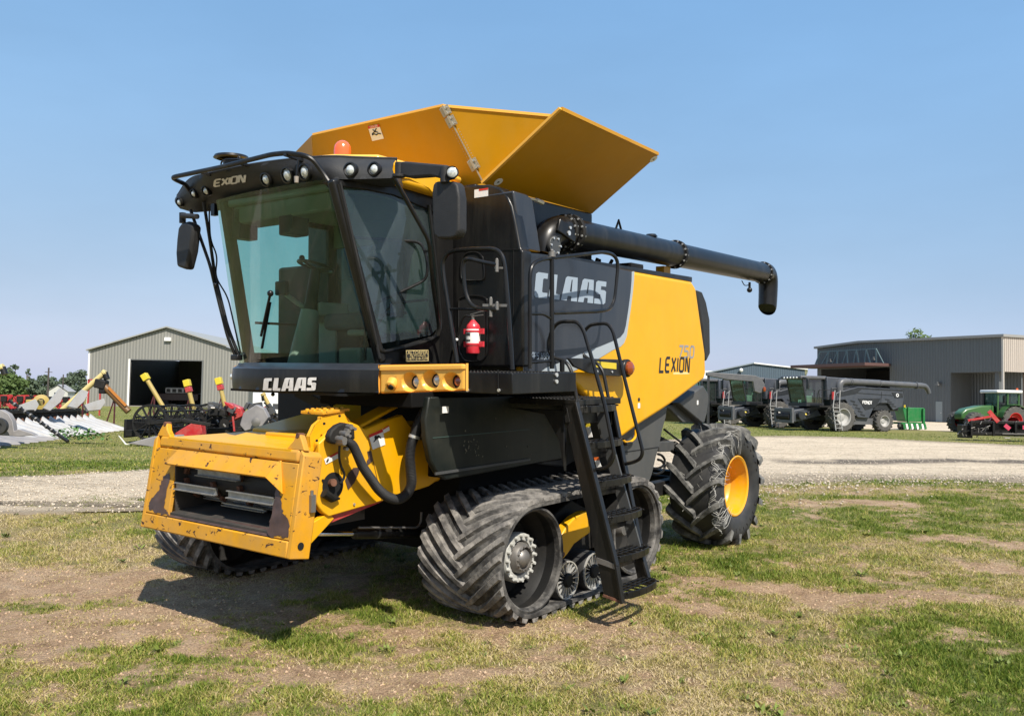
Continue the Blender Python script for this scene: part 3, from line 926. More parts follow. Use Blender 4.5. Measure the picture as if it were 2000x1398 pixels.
# ribbed top plate
m = MB(); tp = [fpt(-.35, 1.472, -.14), fpt(.62, 1.472, -.14), V((.33, -1.25, 1.515)), V((-.28, -1.25, 1.515))]
m.prism(tp, V((0, 0, -.015))); m.build('top_plate', yel, FHV, bevel=0.003)
m = MB(); m.bb((.0, -1.32, 1.45), (.60, -.95, 1.53)); m.prism([V((.62, -1.25, 1.50)), V((.80, -1.25, 1.50)), V((.80, -.3, 1.84)), V((.62, -.3, 1.84))], V((0, 0, .03)))
m.build('top_hump', yel, FHV, bevel=0.02)
# side plate (traced outline) with round chain housing
z7 = lambda lst: [(580 + a * .20025, 740 + b * .20025) for a, b in lst]
sp = z7([(310, 1345), (255, 1305), (215, 1255), (180, 1190), (155, 1110), (146, 1040), (146, 970), (160, 900), (185, 850), (215, 805), (215, 700), (215, 625), (330, 520), (530, 420), (600, 450), (670, 492), (850, 415), (1030, 348), (1085, 425), (1130, 492), (1190, 560), (1250, 625), (1262, 720), (1310, 830), (1350, 900), (1400, 950), (1390, 975), (1290, 1045), (870, 1180)])
sidepan = sidepoly(sp, .86, .06, 'side_plate', yel, FHV, bevel=0.010)
c1 = q(*z7([(690, 560)])[0], 0, .862); c2 = q(*z7([(830, 1190)])[0], 0, .862)
MB().bar(c1, c2, .003, .006).build('plate_seam', mat('seam brown', (0.20, 0.09, 0.01), 0.6), sidepan)
# dark round opening and crank
cc = q(*z7([(350, 1040)])[0], 0, .862)
m = MB().cyl(cc - V((.0, 0, 0)), cc + V((.003, 0, 0)), .098, seg=40)
m.build('shaft_opening', blkhole, sidepan)
m = MB()
a_ = q(*z7([(330, 1020)])[0], 0, .875)
m.cyl(cc + V((-.02, -.02, .02)), cc + V((.045, -.03, .03)), .028, seg=12)
m.build('rusty_shaft', rust, sidepan)
m = MB(); k1, k2, k3 = [q(*p, 0, .885) for p in z7([(262, 1108), (345, 1165), (415, 1165)])]
m.tube([k1, k2, k3], [.034, .03, .008], 10); m.build('shaft_joint', blkm, sidepan)
# worn brown patches, decals
for pix, mm, nm in (([(500, 1080), (470, 985), (500, 920), (550, 865), (612, 862), (605, 910), (560, 1010)], bare, 'worn_patch'),
                    ([(685, 705), (725, 700), (740, 800), (690, 838), (680, 800), (700, 770)], bare, 'worn_patch'),
                    ([(700, 545), (835, 487), (862, 640), (738, 688)], label_w, 'warning_label'), ([(265, 780), (405, 705), (415, 765), (282, 832)], label_w, 'warning_label'),
                    ([(835, 487), (895, 452), (905, 500), (845, 530)], label_w, 'warning_label')):
    sheet(z7(pix), .865, nm, mm, sidepan)
for pix in ([(700, 545), (835, 487), (840, 515), (705, 572)], [(315, 752), (405, 705), (408, 722), (330, 765)], [(840, 484), (895, 450), (897, 462), (842, 495)]):
    sheet(z7(pix), .867, 'label_header', label_r, sidepan)
sheet(z7([(790, 545), (745, 612), (752, 615), (800, 570), (825, 580), (815, 560)]), .868, 'label_picture', label_k, sidepan)
sheet(z7([(755, 560), (775, 545), (785, 575), (760, 590)]), .868, 'label_picture', label_k, sidepan)
sheet(z7([(285, 805), (305, 765), (312, 790), (296, 815)]), .868, 'label_picture', label_k, sidepan)
for p in ((555, 1220), (250, 988), (150, 740), (190, 600), (262, 435), (412, 360), (440, 880)):
    b_ = q(*z7([p])[0], 0, .862); MB().cyl(b_, b_ + V((.008, 0, 0)), .010, seg=10).build('bolt', zinc if p[1] > 1200 else blkhole, sidepan)
# raised saddle with step tread over the drum
m = MB()
sd = z7([(215, 620), (160, 690), (140, 690), (130, 560), (180, 450), (240, 400), (240, 370), (460, 300), (470, 350), (530, 415), (330, 520)])
m.prism([q(a, b, 0, .80) for a, b in sd], (-.05, 0, 0)); m.prism([q(a, b, 0, .80) for a, b in sd], (-.02, 0, 0))
m.prism([q(a, b, 0, .62) for a, b in sd], (-.03, 0, 0))
m.build('saddle_bracket', yel, FHV, bevel=0.006)
pz = 1.735
t0, t1, t2, t3 = [q(*p, 2, pz) for p in z7([(112, 350), (240, 372), (468, 298), (330, 285)])]
t0 = q(603, 812, 1, -1.32); t1 = q(628, 817, 1, -1.32)
m = MB(); m.prism([V((.56, -1.42, 1.700)), V((.81, -1.42, 1.700)), V((.81, -1.16, 1.720)), V((.56, -1.16, 1.720))], V((0, 0, .022)))
for i in range(3):
    for j in range(5): m.cyl((.60 + i * .08, -1.39 + j * .05, 1.722 + j * .003), (.60 + i * .08, -1.39 + j * .05, 1.738 + j * .003), .018, .013, 8)
m.build('step_tread', yelworn, FHV, bevel=0.003)
# multi-coupler and hoses
m = MB()
cp = [q(*p, 0, .95) for p in z7([(318, 560), (345, 500), (400, 450), (460, 425), (540, 440), (565, 500), (570, 590), (500, 600), (430, 600), (380, 640), (330, 620)])]
m.prism(cp, (-.06, 0, 0)); m.build('coupler_plate', blkm, FHV, bevel=0.012)
m = MB()
for p, r, L in (((490, 465), .020, .07), ((475, 500), .018, .06), ((430, 530), .022, .09), ((395, 585), .026, .10), ((395, 610), .022, .10), ((465, 675), .014, .05), ((430, 545), .014, .12), ((500, 480), .013, .1)):
    c = q(*z7([p])[0], 0, .95); m.cyl(c, c + V((L, -.02, .0)), r, r * .85, 14); m.cyl(c + V((L * .4, 0, 0)), c + V((L * .6, 0, 0)), r * 1.15, seg=6)
m.build('coupler_fittings', dull, FHV)
hose = [q(a, b, 0, x) for (a, b), x in zip(z7([(470, 600), (540, 640), (590, 740), (640, 850), (720, 970), (800, 1080), (890, 1150), (985, 1170), (1070, 1120), (1115, 1020), (1108, 880), (1100, 760), (1115, 640), (1145, 560)]), (.97, 1.0, 1.0, .99, .98, .97, .97, .97, .98, .99, 1.0, 1.0, 1.0, 1.0))]
pts = catmull(hose, 40)
rs = [.030 + (.0032 if (i % 4) < 2 else -.0016) + .008 * min(1, i / 330) for i in range(len(pts))]
MB().tube(pts, rs, 14).build('corrugated_hose', plas, FHV)
h2 = [q(a, b, 0, x) for (a, b), x in zip(z7([(1145, 560), (1180, 450), (1240, 330), (1290, 220), (1330, 130)]), (1.0, 1.02, 1.05, 1.08, 1.08))]
MB().tube(h2, .042, 16, smooth=6).build('smooth_hose', plas, FHV)
for i, j in ((0, 1), (3, 2)):
    d = (h2[j] - h2[i]).normalized(); MB().cyl(h2[i] - d * .012, h2[i] + d * .012, .047, seg=20).build('hose_clamp', steel, FHV)
hs = [p + V((.012, -.03, -.004)) for p in hose[2:13]]
MB().tube(hs, .007, 6, smooth=6).build('side_cable', blk, FHV)
cb = [q(*p, 0, .93) for p in z7([(415, 650), (412, 760), (430, 850), (460, 920), (455, 970), (420, 1020)])]
MB().tube(cb, .009, 8, smooth=5).build('hanging_cable', blk, FHV)
MB().bar(q(*z7([(1420, 130)])[0], 0, 1.05), q(*z7([(1185, 590)])[0], 0, .98), .006, .035, up=(1, 0, 0)).build('hose_strap', dull, FHV)
rl_ = [fpt(.88, .80, -.16), V((.84, -1.35, .93))]
m = MB(); m.prism([fpt(.86, .76, -.17), fpt(.86, .95, -.17), V((.84, -1.38, .99)), V((.84, -1.33, .94))], (-.05, 0, 0)); m.build('lower_link', yel, FHV, bevel=.006)
m = MB(); m.prism([V((.83, -1.38, .955)), V((.83, -.85, 1.03)), V((.83, -.85, 1.0)), V((.83, -1.42, .90))], (-.2, 0, 0)); m.build('lower_strip', redp, FHV)
# lift cylinders
for x_ in (.62, -.62):
    p0, p1, p2 = V((x_, -1.62, .90)), V((x_, -1.12, .86)), V((x_, -.1, .80))
    if x_ > 0: p0, p1, p2 = q(592, 1042, 0, x_), q(692, 1042, 0, x_), q(830, 1040, 0, x_)
    cy = MB().cyl(p1, p2, .042, seg=20).build('lift_cylinder', blk, FHV)
    MB().cyl(p0, p1, .018, seg=14).build('piston_rod', chrome, cy)
    MB().cyl(p1 + (p2 - p1) * .28, p1 + (p2 - p1) * .31, .0435, seg=20).build('cylinder_band', gry, cy)
MB().tube(fillet([q(700, 1030, 0, .7), q(815, 1030, 0, .7), q(822, 1020, 0, .7), q(823, 1000, 0, .7)], .03), .009, 8).build('oil_pipe', dull, FHV)

# under-cab dark structure
m = MB()
m.bb((.05, -.35, 1.15), (1.0, .4, 1.90)); m.bb((-.85, .3, 1.15), (1.0, 1.4, 1.95)); m.bb((.10, -.85, 1.74), (1.15, .2, 1.86)); m.bb((-.9, .0, .45), (.9, 1.8, 1.2))
m.bb((-1.35, .5, .45), (1.35, .75, .62)); m.bb((-1.35, 1.2, .45), (1.35, 1.45, .6))
m.build('chassis', mat('shadowed chassis black', (.006, .006, .006), .8, spec=.15), HV, bevel=.01)
MB().bar(q(580, 765, 1, -.55), q(655, 806, 1, -.35), .05, .08).build('cab_strut', blk, HV)
pp = [(838, 775), (831, 820), (834, 860), (842, 900), (856, 925), (872, 937), (1035, 908), (1100, 895), (1100, 790), (1000, 772)]
sd_ = sidepoly(pp, 1.20, .06, 'lower_cladding', dkgreen, bevel=.012)
MB().bar(q(845, 855, 0, 1.203), q(1035, 838, 0, 1.203), .003, .007).build('cladding_seam', mat('dull green seam', (.04, .07, .06), .5), sd_)
MB().bar(q(850, 925, 0, 1.21), q(1035, 897, 0, 1.21), .012, .02).build('cladding_rail', gry, sd_)
rr6 = random.Random(5); m = MB()
for i in range(34):
    x_ = rr6.uniform(905, 1040); y_ = rr6.uniform(790, 900)
    if i > 10: x_ = rr6.uniform(905, 935); y_ = rr6.uniform(850, 890)
    c = q(x_, y_, 0, 1.203); m.cyl(c, c + V((.001, 0, 0)), rr6.uniform(.003, .009), seg=6)
m.build('mud_spots', mat('dried mud', (.13, .12, .09), .9), sd_)
c = q(870, 800, 0, 1.25); MB().box(c, (.005, .07, .05)).build('white_tag', label_w, sd_)
m = MB(); m.prism([q(a, b, 0, 1.15) for a, b in ((830, 778), (850, 776), (848, 795), (836, 800))], (-.02, 0, 0)); m.build('hose_bracket', yel, FHV)

# ============================================================ grain tank covers
TK = bpy.data.objects.new('grain_tank', None); C.objects.link(TK); TK.parent = HV
def plate(pts, name, m, t=.012, parent=TK, bevel=.002):
    pts = [V(p) for p in pts]
    n = (pts[1] - pts[0]).cross(pts[2] - pts[0]).normalized()
    return MB().prism(pts, n * t).build(name, m, parent, bevel=bevel)
fb = [q(945, 358, 2, 3.6), q(1155, 416, 2, 3.6)]
ft = [q(1285, 301, 2, 4.10), q(1097, 213, 2, 4.10)]
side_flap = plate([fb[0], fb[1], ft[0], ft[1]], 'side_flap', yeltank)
e = (ft[1] - fb[0]).normalized()
# folded lip along the front edge, rims
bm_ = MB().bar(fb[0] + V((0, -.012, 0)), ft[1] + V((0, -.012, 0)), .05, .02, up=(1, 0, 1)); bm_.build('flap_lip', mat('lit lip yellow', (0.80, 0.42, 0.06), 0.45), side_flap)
bm_ = MB().bar(ft[1], ft[0], .03, .02, up=(1, 0, 0)); bm_.build('flap_rim', yeltank, side_flap)
for p in ((972, 353), (1275, 309)):
    n = (fb[1] - fb[0]).cross(ft[0] - fb[0]).normalized()
    c = qp(p[0], p[1], fb[0], n)
    if n.x < 0: n = -n
    if n.z > 0 and n.x < 0: n = -n
    s_ = 1 if (HC - c).dot(n) > 0 else -1
    MB().cyl(c + n * s_ * .013, c + n * s_ * .016, .042, seg=24).build('grease_sticker', label_w, side_flap)
    MB().cyl(c + n * s_ * .016, c + n * s_ * .018, .014, seg=3).build('sticker_mark', label_k, side_flap)
# front flap
FT0, FT1 = q(611, 264, 1, -.17), q(866, 207, 1, -.17)
fbl, fbr = V((-1.06, .08, 3.60)), V((fb[0].x, fb[0].y, fb[0].z))
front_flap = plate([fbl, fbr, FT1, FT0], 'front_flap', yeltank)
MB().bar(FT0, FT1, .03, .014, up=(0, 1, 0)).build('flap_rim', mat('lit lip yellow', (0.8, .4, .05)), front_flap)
mid = q(1075, 226, 2, 4.10)
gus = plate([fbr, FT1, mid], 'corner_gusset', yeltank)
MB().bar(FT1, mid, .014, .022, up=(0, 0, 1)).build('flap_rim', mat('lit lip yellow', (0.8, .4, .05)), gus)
# left side and rear covers
L0 = V((-FT1.x, FT1.y, FT1.z))
plate([fbl, FT0, V((-mid.x - .1, mid.y, 4.12))], 'corner_gusset', yeltank)
plate([V((-1.06, .08, 3.6)), V((-1.06, 1.85, 3.6)), V((-1.80, 1.88, 4.1)), V((-1.80, .08, 4.1))], 'side_flap', yeltank)
plate([V((-1.06, 1.85, 3.6)), V((1.05, 1.85, 3.6)), V((.83, 2.1, 4.2)), V((-.83, 2.1, 4.2))], 'rear_flap', yeltank)
# hinges
hd = (FT1 - fbr)
nrm = V((.1, -1, .25)).normalized()
for u0, u1 in ((.02, .13), (.15, .27), (.70, .83)):
    t_ = 1.0; m = MB()
    a_, b_ = FT1 - hd * u0, FT1 - hd * u1
    o_ = nrm * .012
    m.bar(a_ + o_, b_ + o_, .085, .006, up=nrm); m.bar(a_ + o_ * 1.8, b_ + o_ * 1.8, .02, .02, up=nrm)
    for k in (.2, .8):
        c = a_.lerp(b_, k)
        for sx in (-.028, .028): m.cyl(c + V((sx, 0, 0)) + o_, c + V((sx, 0, 0)) + o_ * 2.2, .007, seg=8)
    m.build('cover_hinge', zinc, front_flap)
m = MB(); m.bar(FT1 + nrm * .010, fbr + nrm * .010, .010, .008, up=nrm)
for k in range(14):
    c = FT1 - hd * (.32 + .034 * k)
    for sx in (-.03, .035): m.cyl(c + V((sx, 0, 0)) + nrm * .010, c + V((sx, 0, 0)) + nrm * .015, .004, seg=6)
m.build('hinge_rod', zinc, front_flap)
# danger label on the front flap
n = (fbr - fbl).cross(FT1 - fbl).normalized()
def ffp(px, py, off): 
    s_ = 1 if (HC - fbl).dot(n) > 0 else -1
    return qp(px, py, fbl + n * s_ * off, n)
lb = [(718, 247), (740, 243), (750, 271), (727, 276)]
m = MB(); m.add([ffp(a, b, .016) for a, b in lb], [(0, 1, 2, 3)]); dl = m.build('danger_label', label_w, front_flap, fixn=False)
m = MB(); m.add([ffp(a, b, .018) for a, b in ((718, 247), (740, 243), (741.7, 248), (719.6, 252.2))], [(0, 1, 2, 3)]); m.build('label_header', label_r, dl, fixn=False)
m = MB()
for pl in ([(735, 251), (732, 257), (727, 262)], [(732, 257), (738, 259)], [(728, 254), (733, 257)], [(727, 264), (731, 262), (735, 264), (739, 261), (744, 262)]):
    m.tube([ffp(a, b, .0185) for a, b in pl], .005, 6)
m.build('label_picture', label_k, dl)
a_, b_ = ffp(723, 250.8, .0195), ffp(738, 248, .0195)
font_text('DANGER', a_, b_ - a_, n.cross(b_ - a_) if n.cross(b_ - a_).z > 0 else -(n.cross(b_ - a_)), .020, 'label_word', label_w, dl, width=(b_ - a_).length, lift=0.0)

# ============================================================ bulkhead behind the cab
bk = [(864, 375), (885, 363), (955, 360), (975, 366), (990, 380), (1000, 402), (1008, 440), (1016, 485), (1021, 490), (1022, 716), (864, 716)]
m = MB().prism([q(a, b, 1, -.05) for a, b in bk], (0, .13, 0))
BH = m.build('rear_bulkhead', blk, HV, bevel=.025, seg=3)
m = MB().prism([q(a, b, 0, 1.5) for a, b in ((1003, 372), (1030, 380), (1041, 390), (1047, 430), (1057, 494), (1020, 487), (1012, 440))], (-.4, 0, 0))
m.build('tank_corner_cover', slate, HV, bevel=.015)
a_, b_ = q(868, 489, 1, -.053), q(1016, 487, 1, -.053)
MB().bar(a_, b_, .006, .006).build('bulkhead_seam', blkhole, BH)
for a_, b_ in ((q(1003, 722, 1, -.053), q(1003, 488, 1, -.053)),):
    MB().bar(a_, b_, .004, .004).build('bulkhead_seam', blkhole, BH)
z2b = lambda lst: [(860 + a * .22165, 470 + b * .22165) for a, b in lst]
h1 = [(190, 330), (185, 230), (200, 150), (240, 110), (300, 100), (350, 120), (380, 180), (385, 330), (330, 350), (240, 350)]
h2_ = [(162, 580), (175, 510), (240, 488), (340, 488), (405, 515), (412, 600), (412, 950), (390, 1030), (340, 1060), (230, 1060), (185, 1010), (165, 930)]
for hh in (h1, h2_):
    pts = catmull([q(a, b, 1, -.056) for a, b in z2b(hh)], 5, True)
    MB().tube(pts, .008, 6, closed=True).build('recess_rim', blk, BH)
    MB().add([p + V((0, .002, 0)) for p in pts], [list(range(len(pts)))]).build('recess_shade', blkhole, BH, fixn=False)  # flat sheet on the panel; its near-black colour is the recess's shade
c0 = q(926.5, 371, 1, -.054); c1 = q(953.5, 383, 1, -.054)
wl_ = MB().add([V((c0.x, c0.y, c1.z)), V((c1.x, c0.y, c1.z)), V((c1.x, c0.y, c0.z)), V((c0.x, c0.y, c0.z))], [(0, 1, 2, 3)]).build('warning_label', label_w, BH, fixn=False)
MB().add([V((c0.x + .05, c0.y - .002, c0.z - .015)), V((c1.x, c0.y - .002, c0.z - .015)), V((c1.x, c0.y - .002, c0.z)), V((c0.x + .05, c0.y - .002, c0.z))], [(0, 1, 2, 3)]).build('label_header', label_r, wl_, fixn=False)

# fire extinguisher, clamped to the bulkhead but a thing of its own
EX = thing('fire_extinguisher', 'small red fire extinguisher with black hose clamped to the harvester behind the cab', 'fire extinguisher', matrix=MW)
eb = q(924, 690, 1, -.13); et = q(924, 632, 1, -.13)
R1 = (q(936, 670, 1, -.13).x - q(912, 670, 1, -.13).x) / 2 * .88
H1 = et.z - eb.z
MB().lathe([(0, 0), (R1 * .92, 0), (R1, .012), (R1, H1 * .86), (R1 * .9, H1 * .95), (R1 * .5, H1 * 1.06), (R1 * .3, H1 * 1.12), (0, H1 * 1.12)], (eb.x, eb.y, eb.z), (0, 0, 1), 32).build('cylinder', red, EX)
lp = [(R1 + .001, H1 * .32), (R1 + .0015, H1 * .33), (R1 + .0015, H1 * .80), (R1 + .001, H1 * .81)]
MB().lathe(lp, (eb.x, eb.y, eb.z), (0, 0, 1), 32).build('paper_label', label_w, EX)
MB().lathe([(R1 + .002, H1 * .24), (R1 + .002, H1 * .32)], (eb.x, eb.y, eb.z), (0, 0, 1), 32).build('lower_band', redp, EX)
m = MB()
for zz in (.42, .445, .60, .63, .66, .72): m.box((eb.x - R1 * .15 , eb.y - R1 - .002, eb.z + H1 * zz), (R1 * .9, .002, .006))
m.build('label_print', label_k, EX)
m = MB(); t_ = V((eb.x, eb.y, eb.z + H1 * 1.12)); m.cyl(t_, t_ + V((0, 0, .04)), .018); m.bar(t_ + V((-.02, -.01, .045)), t_ + V((.10, .0, .07)), .018, .008); m.bar(t_ + V((-.01, -.01, .03)), t_ + V((.10, .0, .04)), .018, .008)
m.build('valve_handle', dull, EX)
hz = [t_ + V((-.01, -.02, .03))] + [q(a, b, 1, -.17) for a, b in z2b([(215, 665), (180, 730), (155, 830), (145, 870), (137, 925)])]
MB().tube(hz, .009, 8, smooth=6).build('hose', blk, EX)
c = q(*z2b([(145, 872)])[0], 1, -.175); MB().sphere(c, .013, 10).build('hose_clip', white, EX)
for py in (647, 672):
    m = MB(); z_ = q(924, py, 1, -.13).z
    m.lathe([(R1 + .003, -.007), (R1 + .006, -.007), (R1 + .006, .007), (R1 + .003, .007)], (eb.x, eb.y, z_), (0, 0, 1), 28, closed=True)
    m.bb((eb.x - R1 - .045, eb.y + .0, z_ - .022), (eb.x - R1, eb.y + .02, z_ + .022)); m.bb((eb.x + R1, eb.y, z_ - .022), (eb.x + R1 + .045, eb.y + .02, z_ + .022))
    m.build('clamp', red, EX)

# ============================================================ deck, landing, ladder, rails
m = MB()
dk = [V((1.0, -.62, 0)), V((1.93, -.62, 0)), V((1.93, .22, 0)), V((1.35, .25, 0)), V((1.0, .0, 0))]
m.prism([p + V((0, 0, 1.86)) for p in dk], (0, 0, .155))
DK = m.build('access_deck', blk, HV, bevel=.006)
m = MB()
for i in range(26):
    for j in range(18):
        m.cyl((1.03 + i * .035, -.60 + j * .042, 2.015), (1.03 + i * .035, -.60 + j * .042, 2.022), .010, .007, 6)
m.build('tread_studs', blkm, DK)
MB().bar(q(973, 722, 1, -.623), q(973, 767, 1, -.623), .004, .008, up=(0, 1, 0)).build('deck_seam', blkhole, DK)
for p in ((975, 762), (914, 762)): 
    c = q(*p, 1, -.625); MB().cyl(c, c + V((0, -.01, 0)), .012, seg=10).build('deck_bolt', steel, DK)
for p in ((1086, 732), (1086, 745)):
    c = q(*p, 0, 1.932); MB().cyl(c, c + V((.012, 0, 0)), .016, seg=10).build('deck_bolt', steel, DK)
LD = bpy.data.objects.new('access_ladder', None); C.objects.link(LD); LD.parent = HV
m = MB(); m.prism([V((1.20, .30, 1.74)), V((1.88, .30, 1.74)), V((1.92, .94, 1.74)), V((1.20, .94, 1.74))], (0, 0, .05))
m.prism([V((1.2, .32, 1.70)), V((1.75, .32, 1.70)), V((1.75, .32, 1.2)), V((1.70, .32, 1.45)), V((1.55, .32, 1.66))], (0, .04, 0))
m.prism([V((1.25, .9, 1.74)), V((1.85, .9, 1.74)), V((1.85, .9, 1.55))], (0, .03, 0))
lg_ = m.build('landing', blk, LD, bevel=.005)
m = MB()
for i in range(18):
    for j in range(14): m.cyl((1.24 + i * .036, .34 + j * .044, 1.79), (1.24 + i * .036, .34 + j * .044, 1.797), .010, .007, 6)
m.build('tread_studs', blkm, lg_)
c = q(1119, 790, 1, .295)
pl_ = MB().prism([q(a, b, 1, .295) for a, b in ((1101, 795), (1108, 796), (1114, 824), (1105, 826))], (0, -.008, 0)).build('stringer_plate', blkm, LD, bevel=.003)
st = [(1097, 788), (1126, 785), (1207, 1107), (1217, 1178), (1180, 1166), (1167, 1100)]
m = MB().prism([q(a, b, 1, .30) for a, b in st], (0, .018, 0)); 
inner = [q(1126, 785, 1, .30), q(1205, 1105, 1, .30), q(1216, 1178, 1, .30)]
m.bar(inner[0], inner[1], .02, .05, up=(0, 1, 0)); m.bar(inner[1], inner[2], .02, .05, up=(0, 1, 0))
S1 = m.build('stringer', blk, LD, bevel=.003)
m = MB(); a_, b_ = q(1165, 1093, 1, .292), q(1204, 1107, 1, .292); m.bar(a_, b_, .012, .04, up=(0, 0, 1)); m.build('fold_strap', dull, S1)
m = MB(); a_, b_ = q(1178, 1162, 1, .298), q(1216, 1176, 1, .298); m.bar(a_, b_, .012, .02); m.build('rusty_edge', rust, S1)
st2 = [(1178, 778), (1196, 774), (1257, 1088), (1273, 1147), (1246, 1135), (1235, 1085)]
m = MB().prism([q(a, b, 1, .92) for a, b in st2], (0, .018, 0))
m.bar(q(1195, 776, 1, .92), q(1256, 1088, 1, .92), .02, .05, up=(0, 1, 0)); m.bar(q(1256, 1088, 1, .92), q(1272, 1146, 1, .92), .02, .05, up=(0, 1, 0))
m.build('stringer', blk, LD, bevel=.003)
for k, (px, py) in enumerate(((1160, 797), (1172, 865), (1190, 938), (1208, 1005), (1222, 1080), (1237, 1148))):
    zc = q(px, py, 1, .6).z; xc = q(px, py, 1, .6).x
    m = MB(); x0_ = xc - .07; x1_ = xc + .065 + .01 * (k > 2)
    out = [V((x0_, .32, zc)), V((x1_ - .04, .32, zc))]
    for t in range(9):
        a = -math.pi / 2 + math.pi * t / 8
        out.append(V((x1_ - .04 + math.cos(a) * .075, .61 + math.sin(a) * .275, zc)))
    out += [V((x1_ - .04, .90, zc)), V((x0_, .90, zc))]
    # rim
    for i in range(len(out)):
        m.bar(out[i], out[(i + 1) % len(out)], .014, .055)
    for t in range(7): m.bar(V((x0_, .36 + t * .083, zc + .02)), V((x1_ + .02, .36 + t * .083, zc + .02)), .008, .014)
    for t in range(3): m.bar(V((x0_ + .045 * t, .33, zc + .02)), V((x0_ + .045 * t, .89, zc + .02)), .008, .012)
    m.box((x0_, .61, zc - .06), (.012, .56, .14)) if k < 5 else None
    m.build('step', blk, LD, bevel=.003)
z6 = lambda lst: [(1000 + a * .3576, 700 + b * .3576) for a, b in lst]
def quad_y(pix, y, name, m, parent):
    pts = [q(a, b, 1, y) for a, b in pix]; return MB().prism(pts, (0, .004, 0)).build(name, m, parent)
quad_y(z6([(403, 375), (425, 372), (440, 428), (418, 432)]), .60, 'safety_label', label_w, LD); quad_y(z6([(403, 356), (424, 354), (427, 372), (403, 375)]), .60, 'safety_label', label_y, LD)
quad_y(z6([(452, 555), (475, 555), (488, 590), (462, 600)]), .60, 'safety_label', label_w, LD); quad_y(z6([(447, 540), (472, 537), (476, 555), (451, 557)]), .60, 'safety_label', mat('label orange', (.75, .16, .03), .5), LD)
m = MB()
m.bar(q(1170, 800, 1, .8), q(1245, 1080, 1, .85), .10, .02, up=(0, 1, 0)); m.build('rear_brace', gry, LD)
m = MB().prism([q(a, b, 1, .62) for a, b in ((1162, 790), (1180, 786), (1192, 850), (1178, 862))], (0, .02, 0)).build('ladder_spring_plate', gry, LD)

def rail(pix, plane, v, r, name='handrail', parent=None, fil=.05, m=blk):
    pts = [q(a, b, plane, v) for a, b in pix]
    return MB().tube(fillet(pts, fil), r, 10).build(name, m, parent or HV)
rail([(1128, 790), (1118, 730), (1110, 711), (1098, 703), (1083, 700), (1073, 690), (1071, 670), (1078, 643), (1092, 628), (1127, 628), (1139, 642), (1157, 703), (1181, 790), (1200, 886), (1195, 903), (1184, 913), (1163, 917)], 1, .33, .0155, parent=LD)
rail([(1190, 785), (1178, 725), (1168, 710), (1150, 702), (1138, 692), (1133, 675), (1139, 650), (1152, 634), (1186, 631), (1197, 645), (1215, 720), (1240, 820), (1256, 882), (1251, 896), (1236, 903), (1218, 906)], 1, .91, .0155, parent=LD)
z5r = lambda lst: [(860 + a * .22165, 470 + b * .22165) for a, b in lst]
rail(z5r([(150, 1075), (90, 690), (20, 250), (25, 165), (90, 90), (250, 75), (480, 68), (545, 120), (570, 240), (600, 600), (635, 1135)]), 1, -.58, .0165, fil=.09)
rail(z5r([(80, 600), (400, 603)]), 1, -.58, .010)
rail(z5r([(500, 212), (380, 190), (260, 160), (210, 165), (200, 230), (215, 430), (250, 540), (310, 595), (500, 608)]), 1, -.63, .0155, name='gate_loop', fil=.06)
for grp_ in (((498, 200), (498, 245)), ((445, 540), (500, 580), (445, 640))):
    m = MB()
    for p in grp_:
        c = q(*z5r([p])[0], 1, -.63); m.cyl(c - V((0, 0, .025)), c + V((0, 0, .025)), .014, seg=10); m.sphere(c + V((0, 0, .028)), .011, 8)
    if len(grp_) == 2: m.bar(q(*z5r([(480, 240)])[0], 1, -.61), q(*z5r([(575, 242)])[0], 1, -.58), .02, .014)
    else: m.bar(q(*z5r([(380, 570)])[0], 1, -.63), q(*z5r([(600, 572)])[0], 1, -.58), .03, .02)
    m.build('gate_hinge', dull, HV)
rail([(1078, 500), (1078, 720)], 0, 1.80, .019, name='gate_post')
rail([(1035, 720), (1035, 530), (1042, 514), (1060, 506), (1180, 492), (1200, 498), (1208, 515), (1200, 590), (1190, 604), (1170, 608), (1080, 611)], 0, 1.80, .016, name='gate_loop', fil=.09)
rail([(1035, 613), (1062, 613), (1075, 622)], 0, 1.80, .011); rail([(1035, 708), (1077, 705)], 0, 1.80, .011)
m = MB(); c = q(1078, 497, 0, 1.80); m.cyl(c - V((0, 0, .02)), c + V((0, 0, .02)), .030, seg=12); m.sphere(c + V((0, 0, .03)), .014, 8); m.build('post_cap', dull, HV)
m = MB(); c = q(1098, 715, 0, 1.9); m.cyl(q(1098, 728, 0, 1.85), q(1098, 703, 0, 1.85), .02); m.build('rail_socket', blk, HV)
# marker arm with reflector and amber lamp
mk = [(1088, 707), (1110, 699), (1180, 700), (1222, 708), (1228, 722), (1220, 733), (1180, 733), (1140, 727), (1105, 717)]
MK = sidepoly([(1110, 699), (1215, 702), (1222, 710), (1225, 730), (1210, 735), (1175, 733), (1150, 728), (1122, 716)], 1.66, .025, 'marker_arm', blk, bevel=.005)
sheet([(1160, 705), (1204, 709), (1204, 721), (1164, 717)], 1.664, 'reflector', label_y, MK)
c = q(1222, 719, 0, 1.66); MB().cyl(c - V((.02, 0, 0)), c + V((.03, 0, 0)), .085, seg=28).build('lamp_housing', blk, MK, bevel=.01)
MB().lathe([(.066, .03), (.062, .055), (.04, .072), (0, .076)], c, (1, 0, 0), 28).build('amber_lamp', amber, MK)
MB().lathe([(.066, .03), (.070, .04), (.075, .03)], c, (1, 0, 0), 28).build('lamp_ring', blkm, MK)
for p in ((1166, 725), (1195, 726)):
    c = q(*p, 0, 1.662); MB().cyl(c, c + V((.008, 0, 0)), .010, seg=10).build('arm_bolt', steel, MK)

